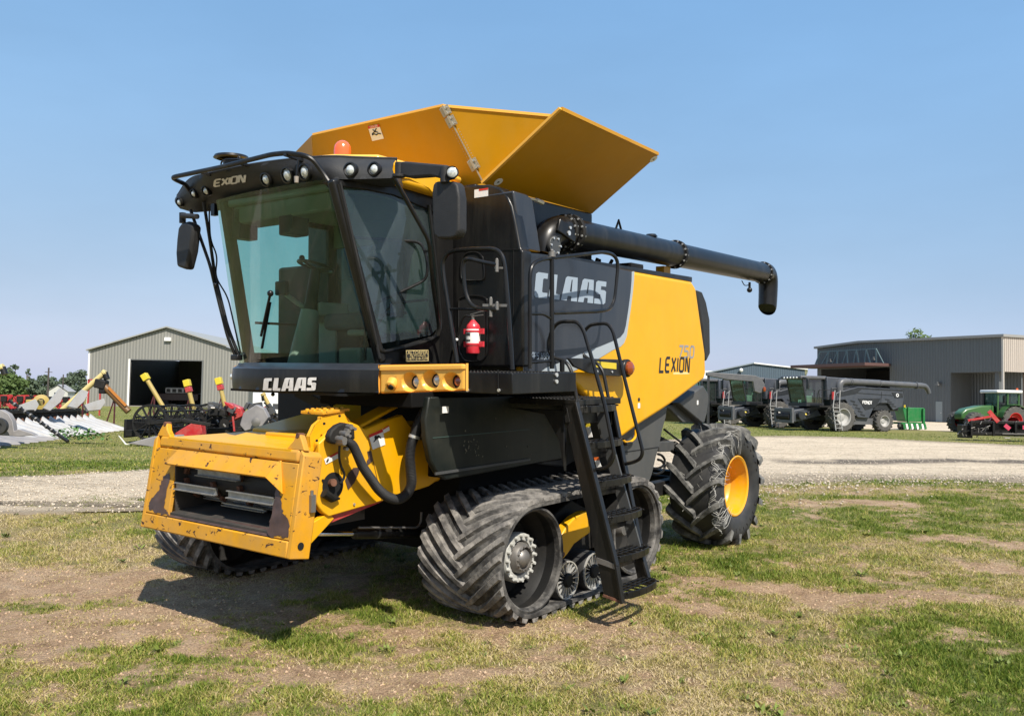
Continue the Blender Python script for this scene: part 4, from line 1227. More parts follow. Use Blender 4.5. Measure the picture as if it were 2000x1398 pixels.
# ============================================================ unloading auger
AU = bpy.data.objects.new('unloading_auger', None); C.objects.link(AU); AU.parent = HV
A0 = q(1112, 455, 0, 1.30); A1 = q(1318, 497, 0, 1.30); A2 = q(1490, 533, 0, 1.30)
ra = .137
MB().cyl(A0, A1, ra, seg=36).build('tube', blk, AU)
d = (A2 - A1).normalized()
MB().cyl(A1, A2, ra * .965, seg=36).build('tube', blk, AU)
def ring(c, d, r, name='flange', bolts=12, w=.028):
    m = MB().cyl(c - d * w, c + d * w, r, seg=36).build(name, blkm, AU, bevel=.004)
    b = MB(); u = d.orthogonal().normalized(); w_ = d.cross(u)
    for i in range(bolts):
        a = 2 * math.pi * i / bolts; e_ = (u * math.cos(a) + w_ * math.sin(a)) * (r - .012)
        b.cyl(c + e_ - d * (w + .008), c + e_ + d * (w + .008), .010, seg=8)
    b.build('flange_bolts', steel, m)
ring(A1, d, ra + .022, bolts=14, w=.02)
d0 = (A1 - A0).normalized()
ring(A0, d0, ra + .035, w=.022); ring(A0 - d0 * .10, d0, ra + .02, w=.016)
# base elbow turning down into the body
el = [A0 - d0 * .02, A0 - d0 * .16, A0 + V((-.02, -.30, -.06)), A0 + V((-.03, -.36, -.20)), A0 + V((-.03, -.37, -.50))]
MB().tube(el, [ra, ra * 1.0, ra * 1.04, ra * 1.04, ra * 1.0], 32, smooth=5).build('base_elbow', blk, AU)
c = el[3] + V((.13, -.05, .03)); MB().cyl(c, c + V((.03, 0, 0)), .085, seg=28).build('gearbox_cover', gry, AU, bevel=.004)
for i in range(6):
    a = i * math.pi / 3; b_ = c + V((.03, math.cos(a) * .07, math.sin(a) * .07)); MB().cyl(b_, b_ + V((.012, 0, 0)), .010, seg=8).build('gearbox_bolt', steel, AU)
c2 = A0 + V((.10, -.22, -.04)); MB().cyl(c2, c2 + V((.05, 0, 0)), .022, seg=10).build('gearbox_bolt', steel, AU); MB().cyl(c2 + V((0, .02, .05)), c2 + V((.05, .02, .05)), .014, seg=10).build('gearbox_bolt', steel, AU)
MB().bar(A0 + V((.12, -.36, .02)), A0 + V((.13, -.10, -.06)), .03, .12).build('pivot_bracket', blk, AU, bevel=.01)
# spout
sp_ = [A2 - d * .02, A2 + d * .10, A2 + d * .17 + V((0, 0, -.06)), A2 + d * .19 + V((0, 0, -.18)), A2 + d * .17 + V((0, 0, -.42)), A2 + d * .15 + V((0, 0, -.46))]
MB().tube(sp_, [ra * 1.02, ra * 1.08, ra * 1.12, ra * 1.12, ra * 1.08, ra * .85], 32, smooth=5).build('spout', blk, AU)
ring(A2 - d * .02, d, ra + .012, bolts=12, w=.012)
c = A2 - d * .45 + V((.0, 0, -ra - .02)); m = MB(); m.cyl(c, c + V((0, 0, -.07)), .016); m.sphere(c + V((0, 0, -.10)), .035, 14); m.build('auger_lamp', blk, AU)
MB().tube([c + V((0, -.25, .0)), c + V((0, -.16, -.05)), c + V((0, -.03, -.04))], .006, 6, smooth=6).build('lamp_cable', blk, AU)
c = A0.lerp(A1, .42) + V((0, 0, ra)); MB().tube([c + V((0, -.05, 0)), c + V((0, 0, .09)), c + V((0, .05, 0))], .012, 8).build('lifting_eye', blk, AU)
c = A0.lerp(A1, .74) + V((0, 0, ra)); MB().lathe([(0.0, .03), (.05, .025), (.07, 0)], c, (0, 0, 1), 20).build('inspection_cap', blk, AU)
m = MB(); m.bb((1.05, 2.1, 2.97), (1.35, 2.35, 3.10)); m.bb((1.0, .9, 2.97), (1.2, 3.0, 3.0))
for i in range(16):
    y_ = 1.0 + i * .11; m.cyl((1.1, y_, 2.98), (1.1 + rr6.uniform(-.1, .1), y_ + rr6.uniform(-.1, .1), 3.08 + rr6.uniform(0, .06)), .018, seg=8)
m.tube([(1.2, .8, 3.02), (1.25, 1.3, 3.07), (1.2, 1.9, 3.02), (1.25, 2.4, 3.06)], .02, 8, smooth=5)
m.build('engine_deck_parts', blkm, HV)
m = MB(); m.prism([V((1.05, 2.75, 2.97)), V((1.35, 2.75, 2.97)), V((1.35, 3.1, 2.97)), V((1.05, 3.1, 2.97))], (0, 0, .03)); m.bb((1.2, 2.9, 3.0), (1.3, 3.05, 3.14)); m.build('auger_rest', yeltank, HV)
m = MB()
for k in range(4): m.bar((1.28, .95 + k * .05, 3.0), (1.25, 1.10 + k * .05, 3.10), .012, .012)
m.build('drive_belts', mat('belt tan', (.35, .30, .2), .8), HV)
m = MB(); a_ = q(1043, 390, 0, 1.25); m.cyl(a_ + V((0, -.08, 0)), a_ + V((0, .03, 0)), .012, seg=8); m.cyl(a_ + V((0, .03, .0)), a_ + V((0, .13, -.01)), .022, seg=8); m.build('tank_latch', steel, HV)
# ============================================================ cab
CB = bpy.data.objects.new('cab', None); C.objects.link(CB); CB.parent = HV
HRi = HR.transposed()
def proj(p):
    d = HRi @ (p - HC)
    return CX + F_PX * d.x / -d.z, CY - F_PX * d.y / -d.z
def on_surface(fn, px, py):
    lo_u, hi_u, lo_v, hi_v = 0.0, 1.0, 0.0, 1.0
    best = None
    for it in range(4):
        n = 24
        bd = 1e18
        for i in range(n + 1):
            for j in range(n + 1):
                u = lo_u + (hi_u - lo_u) * i / n; v = lo_v + (hi_v - lo_v) * j / n
                x, y = proj(fn(u, v)); dd = (x - px) ** 2 + (y - py) ** 2
                if dd < bd: bd = dd; best = (u, v)
        du = (hi_u - lo_u) / 8; dv = (hi_v - lo_v) / 8
        lo_u, hi_u = max(0, best[0] - du), min(1, best[0] + du); lo_v, hi_v = max(0, best[1] - dv), min(1, best[1] + dv)
    u, v = best; e = 1e-3
    p = fn(u, v)
    n = (fn(min(1, u + e), v) - fn(max(0, u - e), v)).cross(fn(u, min(1, v + e)) - fn(u, max(0, v - e))).normalized()
    if n.dot(HC - p) < 0: n = -n
    return p, n

def curve_fn(pts):
    pts = [V(p) for p in pts]
    def f(u):
        t = u * (len(pts) - 1); i = min(int(t), len(pts) - 2); t -= i
        p1, p2 = pts[i], pts[i + 1]; p0 = pts[i - 1] if i > 0 else p1 * 2 - p2; p3 = pts[i + 2] if i < len(pts) - 2 else p2 * 2 - p1
        return 0.5 * ((2 * p1) + (p2 - p0) * t + (2 * p0 - 5 * p1 + 4 * p2 - p3) * t * t + (3 * p1 - p0 - 3 * p2 + p3) * t ** 3)
    return f
# windscreen
wl_, wr_ = V((-.74, -1.03, 2.06)), V((.85, -.95, 2.06))
tl_, tr_ = V((-.60, -1.37, 3.42)), V((.79, -1.40, 3.42))
def glassf(u, v):
    b = wl_.lerp(wr_, u) + V((0, -.17 * math.sin(math.pi * u), 0)); t = tl_.lerp(tr_, u) + V((0, -.05 * math.sin(math.pi * u), 0))
    return b.lerp(t, v)
MB().grid(glassf, 24, 8).build('windscreen', glass, CB)
bt = [glassf(i / 20, 0) + V((0, -.004, -.004)) for i in range(21)]
MB().tube(bt, .014, 8).build('windscreen_seal', blk, CB)
# right front pillar
m = MB(); a_, b_ = q(744, 708, 0, .87), q(650, 350, 0, .87)
m.bar(a_, b_, .075, .075, up=(0, -1, 0)); m.build('front_pillar', blk, CB, bevel=.02, seg=3)
a_, b_ = q(742, 700, 0, .91), q(664, 356, 0, .91)
MB().tube([a_, b_], .012, 8).build('pillar_seal', plas, CB)
m = MB(); m.bar(V((-.66, -.98, 2.06)), V((-.54, -1.33, 3.42)), .07, .09, up=(0, -1, 0)); m.build('left_pillar', mat('pillar trim', (.03, .03, .03), .4, dust=.5, dustcol=(.16, .12, .07), dscale=5), CB, bevel=.02)
# door glass
dg = [(664, 362), (700, 366), (770, 380), (836, 402), (842, 440), (850, 560), (856, 620), (853, 642), (840, 655), (735, 672), (728, 665), (705, 560)]
pts = [q(a, b, 0, .885) for a, b in dg]
MB().add(pts, [list(range(len(pts)))]).build('door_glass', glassd, CB, smooth=False)
# door lower panel and frame tube
sidepoly([(738, 690), (850, 655), (857, 640), (868, 650), (868, 716), (745, 716)], .88, .04, 'door_sill_panel', blk, CB, bevel=.006)
pts = [q(a, b, 0, .905) for a, b in ((660, 360), (738, 690), (800, 676), (842, 664), (858, 650), (862, 630), (852, 520), (838, 400))]
MB().tube(fillet(pts, .10, 6), .016, 8).build('door_frame', blk, CB)
sidepoly([(838, 396), (884, 376), (886, 716), (858, 716), (860, 650), (846, 440)], .875, .10, 'rear_door_post', blk, CB)
sg = [(793, 684), (837, 683), (837, 705), (793, 706)]
SG = sheet(sg, .925, 'dealer_plate', gold, CB); 
sheet([(794.5, 685.3), (835.7, 684.3), (835.7, 703.7), (794.5, 704.7)], .9265, 'plate_field', label_k, SG)
for tx, (x0, y0), (x1, y1), h in (('ALTORFER', (795.5, 692.5), (835, 691.7), .030), ('Ag Products', (800, 697.6), (831, 697), .022), ('1-877-218-7278', (795.5, 703.3), (835.3, 702.5), .022)):
    a_, b_ = q(x0, y0, 0, .9265), q(x1, y1, 0, .9265)
    font_text(tx, a_, b_ - a_, (0, 0, 1), h, 'plate_lettering', gold, SG, width=(b_ - a_).length, lift=.002)
# interior
IN = []
m = MB(); m.bb((-.62, -1.0, 2.02), (.84, -.05, 2.06)); m.build('cab_floor', cabin, CB)
m = MB(); m.bb((-.60, -.10, 2.06), (.84, -.06, 2.55)); m.bb((-.60, -.10, 3.15), (.84, -.06, 3.42)); m.bb((.30, -.10, 2.5), (.84, -.06, 3.2)); m.build('rear_wall', mat('dark cab lining', (.17, .20, .16), .8), CB)
MB().add([V((-.6, -.08, 2.55)), V((.3, -.08, 2.55)), V((.3, -.08, 3.15)), V((-.6, -.08, 3.15))], [(0, 1, 2, 3)]).build('rear_window', glassr, CB)
m = MB(); m.bb((-.64, -1.0, 2.02), (-.60, -.06, 2.16)); m.bb((-.64, -.16, 2.1), (-.60, -.06, 3.42)); m.bb((-.64, -1.3, 3.32), (-.60, -.06, 3.44)); m.build('left_wall_frame', blkm, CB)
MB().add([V((-.62, -.98, 2.16)), V((-.62, -.10, 2.16)), V((-.62, -.10, 3.34)), V((-.62, -1.30, 3.34))], [(0, 1, 2, 3)]).build('left_window', glassr, CB, smooth=False)
MB().tube([V((-.63, -.95, 2.42)), V((-.63, -.14, 2.42))], .012, 6).build('left_grab_rail', blk, CB)
m = MB(); m.bb((-.60, -1.32, 3.36), (.82, -.08, 3.42)); m.bb((-.5, -1.28, 3.22), (.7, -1.02, 3.37)); m.build('headliner', mat('headliner', (.22, .26, .18), .9), CB, bevel=.02)
m = MB(); m.bb((.10, -1.28, 3.08), (.26, -1.10, 3.24)); m.build('radio_box', plas, CB, bevel=.015)
m = MB(); m.bb((-.52, -1.28, 3.10), (-.40, -1.1, 3.35)); m.build('sun_blind', plas, CB, bevel=.01)
wc = q(617, 520, 1, -.68)
col0 = V((wc.x - .02, -.80, 2.06)); 
m = MB(); m.tube([col0, col0.lerp(wc, .55)], [.13, .075], 20); m.build('steering_column', mat('column grey', (.30, .34, .30), .5), CB)
MB().tube([col0.lerp(wc, .52), wc + V((0, 0, -.03))], [.055, .045], 14).build('column_boot', plas, CB)
ax = Matrix.Rotation(R_(-14), 3, 'X') @ Matrix.Rotation(R_(6), 3, 'Y')
pts = [wc + ax @ V((math.cos(a) * .155, math.sin(a) * .155, 0)) for a in [2 * math.pi * k / 28 for k in range(28)]]
m = MB().tube(pts, .013, 8, closed=True)
for a in (.5, 2.6, 4.7): m.tube([wc + V((0, 0, -.03)), wc + ax @ V((math.cos(a) * .15, math.sin(a) * .15, 0))], .012, 6)
m.cyl(pts[15], pts[15] + V((0, 0, .04)), .010); m.sphere(pts[15] + V((0, 0, .055)), .026, 12)
m.build('steering_wheel', blk, CB)
def seat(c, w, name, cm):
    m = MB()
    m.box(c + V((0, 0, .0)), (w, .45, .14)); s_ = m.build(name, cm, CB, bevel=.05, seg=3)
    m = MB(); m.prism([c + V((-w / 2, .16, .02)), c + V((w / 2, .16, .02)), c + V((w / 2 * .9, .26, .62)), c + V((w / 4, .27, .74)), c + V((-w / 4, .27, .74)), c + V((-w / 2 * .9, .26, .62))], (0, .10, 0)); m.build('backrest', cm, s_, bevel=.04, seg=3)
    MB().box(c + V((0, .05, -.22)), (w * .7, .35, .32)).build('seat_base', plas, s_, bevel=.02)
    return s_
sc = q(735, 620, 1, -.42)
sc = V((.22, -.52, 2.42))
s_ = seat(sc, .46, 'driver_seat', seatk)
lt = sc + V((-.03, .145, .60))
logo_text(lambda u, v: lt + V((u * .14, v * .008 , v * .028)), 'seat_lettering', lettg, s_)
seat(V((.62, -.45, 2.38)), .30, 'passenger_seat', beige)
m = MB(); m.prism([V((-.42, -.55, 2.55)), V((-.10, -.70, 2.60)), V((-.05, -.40, 2.60)), V((-.40, -.2, 2.55))], (0, 0, -.12)); m.bb((-.40, -.45, 2.06), (-.15, -.15, 2.5)); m.build('console', cabin, CB, bevel=.02)
tm = q(538, 563, 1, -.95)
m = MB(); m.box(tm + V((.05, .03, 0)), (.14, .05, .12)); m.build('terminal', plas, CB, bevel=.012)
MB().tube([tm + V((.07, .05, -.05)), tm + V((.16, .2, -.16)), V((-.2, -.5, 2.58))], .022, 8, smooth=5).build('terminal_arm', cabin, CB)
m = MB(); m.tube([V((.65, -.86, 2.10)), V((.65, -.86, 2.45)), V((.85, -.6, 2.48))], .012, 8); m.tube([V((.50, -.80, 2.3)), V((.80, -.5, 2.32))], .012, 8); m.tube([V((.55, -.8, 2.2)), V((.83, -.75, 2.55)), V((.84, -.35, 2.6))], .012, 8)
m.build('inner_grab_rail', blk, CB)
m = MB(); m.bb((.38, -.9, 2.06), (.62, -.60, 2.20)); m.box((.55, -.72, 2.32), (.22, .3, .05)); m.build('papers_shelf', cabin, CB, bevel=.02)
# wiper
wa, wb, wc_ = on_surface(glassf, 534, 572), on_surface(glassf, 515, 655), on_surface(glassf, 514, 676)
m = MB()
p_ = [wa[0] + wa[1] * .03, wb[0] + wb[1] * .025]
m.tube([p_[0], p_[1]], .011, 8)
e0, e1 = on_surface(glassf, 530, 590), on_surface(glassf, 514, 680)
m.bar(e0[0] + e0[1] * .012, e1[0] + e1[1] * .012, .008, .022, up=e0[1]); m.sphere(p_[0], .026, 12)
m.build('wiper', blk, CB)

# roof and visor
Bp = [V((-1.10, -1.24, 3.36)), V((-.98, -1.27, 3.36))] + [q(a, b, 2, 3.42) for a, b in ((420, 402), (480, 382), (560, 366), (640, 352), (700, 350))] + [V((1.25, -1.13, 3.42))]
Tp = [V((-1.14, -1.30, 3.46)), V((-1.02, -1.38, 3.54))] + [q(a, b, 2, 3.60) for a, b in ((405, 340), (480, 324), (560, 313), (640, 307), (700, 309))] + [V((1.14, -1.02, 3.59))]
Bp[0] = q(352, 408, 1, -1.25); Bp[1] = q(385, 415, 1, -1.25)
Tp[0] = q(345, 383, 1, -1.28); Tp[1] = q(368, 352, 1, -1.36)
Bf, Tf = curve_fn(Bp), curve_fn(Tp)
cen = V((.15, -.55, 0))
def visf(u, v):
    b, t = Bf(u), Tf(u); p = b.lerp(t, v)
    out = V((0, -1, 0)) if .05 < u < .8 else V((0, -1, 0))
    return p + out * .035 * math.sin(math.pi * v)
m = MB().grid(visf, 56, 8)
m.grid(lambda u, v: Tf(u).lerp(V((cen.x + (Tf(u).x - cen.x) * .75, cen.y + (Tf(u).y - cen.y) * .55, 3.63)), v), 40, 4)
m.grid(lambda u, v: Bf(u).lerp(V((cen.x + (Bf(u).x - cen.x) * .75, cen.y + (Bf(u).y - cen.y) * .55, 3.43)), v), 40, 3)
e0, e1 = Bf(1), Tf(1)
m.add([e0, e1, V((.95, -.80, 3.62)), V((1.0, -.80, 3.43))], [(0, 1, 2, 3)])
e0, e1 = Bf(0), Tf(0)
m.add([e0, e1, V((-.80, -.9, 3.60)), V((-.80, -.9, 3.43))], [(0, 1, 2, 3)])
VS = m.build('roof_visor', plas, CB, ang=50)
MB().tube([Tf(i / 40) + V((0, .01, .004)) for i in range(41)], .012, 6).build('visor_edge', plas, VS)
rp_ = [Tf(u) for u in (.12, .25, .4, .55, .7, .82, .93)]
rt = [V((cen.x + (p.x - cen.x) * .93, cen.y + (p.y - cen.y) * .86, 3.60)) for p in rp_] + [V((.97, -.3, 3.60)), V((.93, -.02, 3.60)), V((-.7, -.02, 3.60)), V((-.78, -.8, 3.60))]
m = MB().prism(rt, (0, 0, .055)); m.build('roof_skin', mat('roof yellow', (.85, .48, .06), .35, coat=.3), CB, bevel=.03, seg=3)
m = MB().prism([V((.97, -1.0, 3.47)), V((1.0, -.6, 3.45)), V((.97, -.04, 3.42)), V((.2, -.04, 3.42)), V((.2, -1.0, 3.47))], (0, 0, .16)); m.build('roof_side', yel, CB, bevel=.03, seg=3)
gp = [q(a, b, 0, .90) for a, b in ((650, 352), (700, 354), (775, 362), (845, 382), (850, 415), (770, 382), (700, 368), (662, 364))]
MB().prism(gp, (-.12, 0, 0)).build('roof_gutter', blk, CB, bevel=.008)
sidepoly([(772, 347), (800, 350), (838, 368), (850, 382), (846, 372), (852, 352), (850, 345), (800, 343)], 1.0, .03, 'roof_corner_fairing', yel, CB, bevel=.004)
def lamp(px, py, r, fn=visf, deep=.0, tilt=V((0, -1, -.15)), name='work_light', parent=None, off=.012, side=1.0):
    p, n = on_surface(fn, px, py)
    ax_ = (n * .5 + tilt.normalized() * .8).normalized()
    h = MB().lathe([(r * 1.28, -.03), (r * 1.28, .006), (r * 1.05, .010), (r * 1.0, -.02)], p + n * off, ax_, 28).build(name, blk, parent or VS)
    MB().lathe([(r * 1.02, -.012), (r * .8, .0), (r * .4, .012), (0, .015)], p + n * off, ax_, 28).build('lens', lens, h)
    return h
for px, py, r in ((521, 349, .044), (563, 341, .050), (597, 336, .050), (684, 334, .044), (731, 333, .042), (381, 377, .034), (404, 371, .036), (353, 394, .034)):
    lamp(px, py, r, off=.016)
def vis_text():
    LW = sum(LET[c][1] for c in 'EXION'); 
    x0, y0, x1, y1 = 421, 363.5, 480, 354; h = 12.5
    mb = MB(); cx = 0; k = 0
    for ch in 'EXION':
        for pl in LET[ch][0]:
            k += 1
            def P(x, y, off, cx=cx):
                t = (cx + x) / (LW - .14)
                px = x0 + (x1 - x0) * t - 1.5 * (1 - y); py = y0 + (y1 - y0) * t - h * y
                p, n = on_surface(visf, px, py)
                return p + n * (.006 + off)
            ribbon(mb, pl, .25, P, .0005 * (k % 3))
        cx += LET[ch][1]
    return mb.build('visor_lettering', lettw, VS, smooth=False, fixn=False)
vis_text()
# roof rail, beacon, antennas
rl = [q(a, b, 1, y) for a, b, y in ((380, 385, -1.30), (362, 360, -1.42), (340, 350, -1.60), (338, 346, -1.62), (430, 327, -1.60), (530, 302, -1.58), (560, 299, -1.56), (595, 304, -1.52), (612, 312, -1.48), (632, 340, -1.42), (642, 355, -1.40))]
MB().tube(fillet(rl, .05), .019, 10).build('roof_rail', blk, CB)
m = MB()
for px in (395, 470, 556): 
    y_ = 327 + (px - 430) * -.25 if px < 540 else 300
    c = q(px, y_ + 2, 1, -1.58); m.bar(c, c + V((0, .22, -.02)), .03, .02)
m.build('rail_bracket', blk, CB)
m = MB().lathe([(.0, .045), (.14, .03), (.15, .01), (.12, 0)], q(452, 312, 1, -1.15), (0, 0, 1), 28); m.cyl(q(452, 312, 1, -1.15), q(452, 330, 1, -1.15), .07)
m.build('gps_antenna', blk, CB)
m = MB(); c = q(467, 317, 1, -1.3); m.cyl(c - V((0, 0, .05)), c + V((0, 0, .03)), .012); m.sphere(c + V((0, 0, .035)), .016, 8)
m.tube([q(445, 330, 1, -1.5), q(432, 322, 1, -1.5), q(440, 312, 1, -1.5), q(475, 312, 1, -1.45)], .007, 6, smooth=5); m.build('antenna_cable', blk, CB)
c = q(669, 306, 1, -.95)
MB().lathe([(.066, 0), (.068, .05), (.062, .085), (.045, .11), (.02, .125), (0, .128)], c, (0, 0, 1), 28).build('beacon', orange, CB)
p, n = on_surface(visf, 580, 352)
m = MB(); p0 = q(583, 310, 1, -1.55); p1 = q(579, 345, 1, -1.56); m.tube([p0, p1], .008, 8); b_ = m.build('lamp_cable', blk, CB); MB().cyl(p1, p1 + V((0, 0, -.045)), .018, .015, 12).build('plug', mat('dull plug', (.30, .26, .22), .5), b_)
# mirror arm and mirrors
MR = bpy.data.objects.new('mirror_assembly', None); C.objects.link(MR); MR.parent = HV
yk = -1.22
ar = [(776, 316), (790, 315), (868, 322), (878, 326), (878, 348), (866, 350), (840, 344), (800, 347), (776, 343)]
MB().prism([q(a, b, 1, yk) for a, b in ar], (0, .07, 0)).build('mirror_arm', plas, MR, bevel=.015, seg=3)
MB().cyl(q(781, 318, 1, yk + .02), q(781, 346, 1, yk + .02), .035).build('arm_pivot', plas, MR, bevel=.004); MB().cyl(q(779, 341, 1, yk - .0), q(779, 346, 1, yk), .045).build('arm_pivot', plas, MR)
MB().cyl(q(869, 325, 1, yk), q(869, 358, 1, yk), .033).build('mirror_stem', plas, MR, bevel=.006)
mp_ = [(851, 354), (886, 354), (892, 361), (896, 385), (896, 450), (890, 462), (880, 466), (855, 466), (847, 460), (844, 445), (843, 375), (845, 360)]
MB().prism([q(a, b, 1, yk) for a, b in mp_], (0, .09, 0)).build('mirror_housing', plas, MR, bevel=.03, seg=4)
MB().prism([q(a, b, 1, yk) + V((0, .092, 0)) for a, b in ((852, 362), (886, 362), (890, 452), (852, 456))], (0, .004, 0)).build('mirror_glass', chrome, MR)
c = q(884, 337, 1, yk); h = MB().lathe([(.030, -.05), (.042, 0), (.040, .02), (.036, .015)], c, V((.5, -.8, 0)), 24).build('side_light', blk, MR)
MB().lathe([(.036, .012), (.02, .022), (0, .025)], c, V((.5, -.8, 0)), 24).build('lens', lens, h)
def rod(pix, v, r=.016, name='stay_rod', fil=.06):
    pts = [q(a, b, 1, y_) for (a, b), y_ in zip(pix, v)]
    MB().tube(fillet(pts, fil), r, 10).build(name, blk, CB)
rod([(768, 345), (838, 470), (846, 560), (858, 640), (855, 655)], (-1.15, -.80, -.62, -.42, -.42), .017)
rod([(683, 463), (815, 472), (826, 480), (835, 510), (834, 540), (825, 550), (714, 602)], (-1.10, -.55, -.52, -.50, -.50, -.52, -.98), .012, 'door_grab_rail')
MB().bar(q(828, 492, 1, -.55), q(842, 490, 1, -.55), .015, .02).build('rail_tab', blk, CB)
m = MB()
for p in ((682, 463), (716, 601)): m.sphere(q(*p, 1, -1.08 if p[1] < 500 else -1.0), .018, 8)
m.build('rail_bolt', dull, CB)
# left mirror and its stays
z1v = lambda lst: [(320 + a * .17885, 280 + b * .17885) for a, b in lst]
LM = bpy.data.objects.new('mirror_assembly', None); C.objects.link(LM); LM.parent = HV
yl = -1.38
MB().prism([q(a, b, 1, yl) for a, b in z1v([(185, 870), (250, 850), (300, 880), (318, 900), (300, 1050), (285, 1180), (235, 1380), (190, 1365), (135, 1345), (125, 1200), (135, 1050), (150, 920)])], (0, .09, 0)).build('mirror_housing', plas, LM, bevel=.025, seg=3)
MB().prism([q(a, b, 1, yl + .10) for a, b in z1v([(245, 870), (310, 880), (316, 920), (295, 1040), (240, 1000)])], (0, .012, 0)).build('mirror_glass', dull, LM)
m = MB(); m.cyl(q(*z1v([(205, 760)])[0], 1, yl + .03), q(*z1v([(205, 870)])[0], 1, yl + .03), .028); m.cyl(q(*z1v([(200, 790)])[0], 1, yl), q(*z1v([(365, 800)])[0], 1, yl), .022); m.build('mirror_stem', plas, LM)
def rodl(pix, r=.015, y_=-1.30, y2=-1.05):
    n = len(pix); pts = [q(a, b, 1, y_ + (y2 - y_) * i / (n - 1)) for i, (a, b) in enumerate(pix)]
    MB().tube(fillet(pts, .08), r, 8).build('stay_rod', blk, CB)
rodl([(372, 410), (411, 520), (420, 560), (445, 660), (462, 700)], .014)
rodl([(398, 395), (410, 470), (420, 540), (445, 640), (468, 698)], .014)
rodl([(416, 400), (408, 410), (411, 470), (425, 500), (420, 540), (445, 580), (470, 690)], .007)
m = MB(); c = q(462, 698, 1, -1.08); m.box(c, (.10, .06, .05)); m.build('stay_foot', blk, CB, bevel=.01)
c = q(421, 556, 1, -1.2); MB().sphere(c, .022, 8).build('stay_clamp', blk, CB); c = q(419, 410, 1, -1.30); MB().box(c, (.05, .04, .10)).build('stay_clamp', blk, CB)

# bumper below the windscreen
def bumpf(u, v):
    x = -.50 + u * 1.63
    t = (x - .15) / .98
    y = -1.17 - .26 * max(0, 1 - t * t) if abs(t) < 1 else -1.17
    if x < -.3: y += (-.3 - x) ** 2 * 1.2
    z = 1.865 + .165 * v - (.0)
    return V((x, y - .006 * math.sin(math.pi * v), z))
m = MB().grid(bumpf, 48, 6); m.grid(lambda u, v: bumpf(u, 0) + V((0, .5 * v, 0)), 30, 2)
BM = m.build('front_bumper', blk, CB, ang=50)
m = MB().grid(lambda u, v: bumpf(u, 1) + V((0, .02 + .10 * v, .012 + .035 * v)), 40, 2); m.grid(lambda u, v: bumpf(u, 1) + V((0, .0 + .02 * v, .012 * v)), 40, 1)
m.build('bumper_ledge', slate, BM)
def bt_P(u, v):
    px = 515 + 105 * u; py = 762 - 25 * v + 1.5 * (1 - u)
    p, n = on_surface(bumpf, px, py); return p + n * .010
logo_text(bt_P, 'logo_lettering', lettw, BM)
def lampbox(pix, y, name):
    return [q(a, b, 1, y) for a, b in pix]
# yellow headlight panels
YP = bpy.data.objects.new('headlight_panel', None); C.objects.link(YP); YP.parent = CB
def panf(u, v):
    a_ = q(739, 769, 1, -1.16).lerp(q(910, 763, 1, -1.16), u); b_ = q(739, 712, 1, -1.16).lerp(q(910, 709.5, 1, -1.16), u)
    return a_.lerp(b_, v)
cn = [panf(0, 0), panf(1, 0), panf(1, 1), panf(0, 1)]
yl2 = mat('headlight panel yellow', (.80, .40, .06), .42, coat=.2, var=.05)
holes = [(803, 746, .082, .070), (843, 743, .082, .070), (884, 745, .080, .062)]
# panel with lamp bowls: fine grid pushed in around each lamp
cents = [(on_surface(panf, a, b)[0], rx, rz) for a, b, rx, rz in holes]
def bowl(u, v):
    p = panf(u, v); dep = 0.0
    for c_, rx, rz in cents:
        dx = (p.x - c_.x + .012) / rx; dz = (p.z - c_.z) / rz; r_ = math.sqrt(dx * dx + dz * dz)
        if r_ < 1: dep = max(dep, .085 * (1 - r_ ** 2.2))
    ez = min(v, 1 - v); ex = min(u, 1 - u)
    edge = .02 * max(0, 1 - ez / .08) ** 2 + .02 * max(0, 1 - ex / .04) ** 2
    step = .012 if (v > .80) else 0
    return p + V((0, dep + edge - step, 0))
m = MB().grid(bowl, 110, 46)
bk2 = [p + V((0, .025, 0)) for p in cn]
m.add(cn + bk2, [(0, 1, 5, 4), (1, 2, 6, 5), (2, 3, 7, 6), (3, 0, 4, 7)])
PF = m.build('lamp_fascia', yl2, YP, ang=40, fixn=False)
for i, (c_, rx, rz) in enumerate(cents):
    o_ = c_ + V((.008, .055, 0)); r = .042
    h = MB().lathe([(r * 1.12, -.02), (r * 1.12, .006), (r, .008), (r, -.01)], o_, (.1, -1, 0), 26).build('headlight', blkm, YP)
    MB().lathe([(r, -.005), (r * .7, .012), (r * .3, .018), (0, .02)], o_, (.1, -1, 0), 26).build('lens', lens if i < 2 else mat('smoked lens', (.30, .12, .10), .1, metal=.6, var=.5, dscale=30), h)
c_ = on_surface(panf, 771, 752)[0]
m = MB().lathe([(.045, -.005), (.038, .05), (.026, .055), (.024, .03)], c_ + V((-.02, 0, .02)), V((.35, -1, -.8)), 20); nz_ = m.build('nozzle_boss', yl2, YP)
MB().cyl(c_ + V((.0, -.035, -.01)), c_ + V((.005, -.045, -.02)), .020, seg=14).build('nozzle', blkm, nz_)
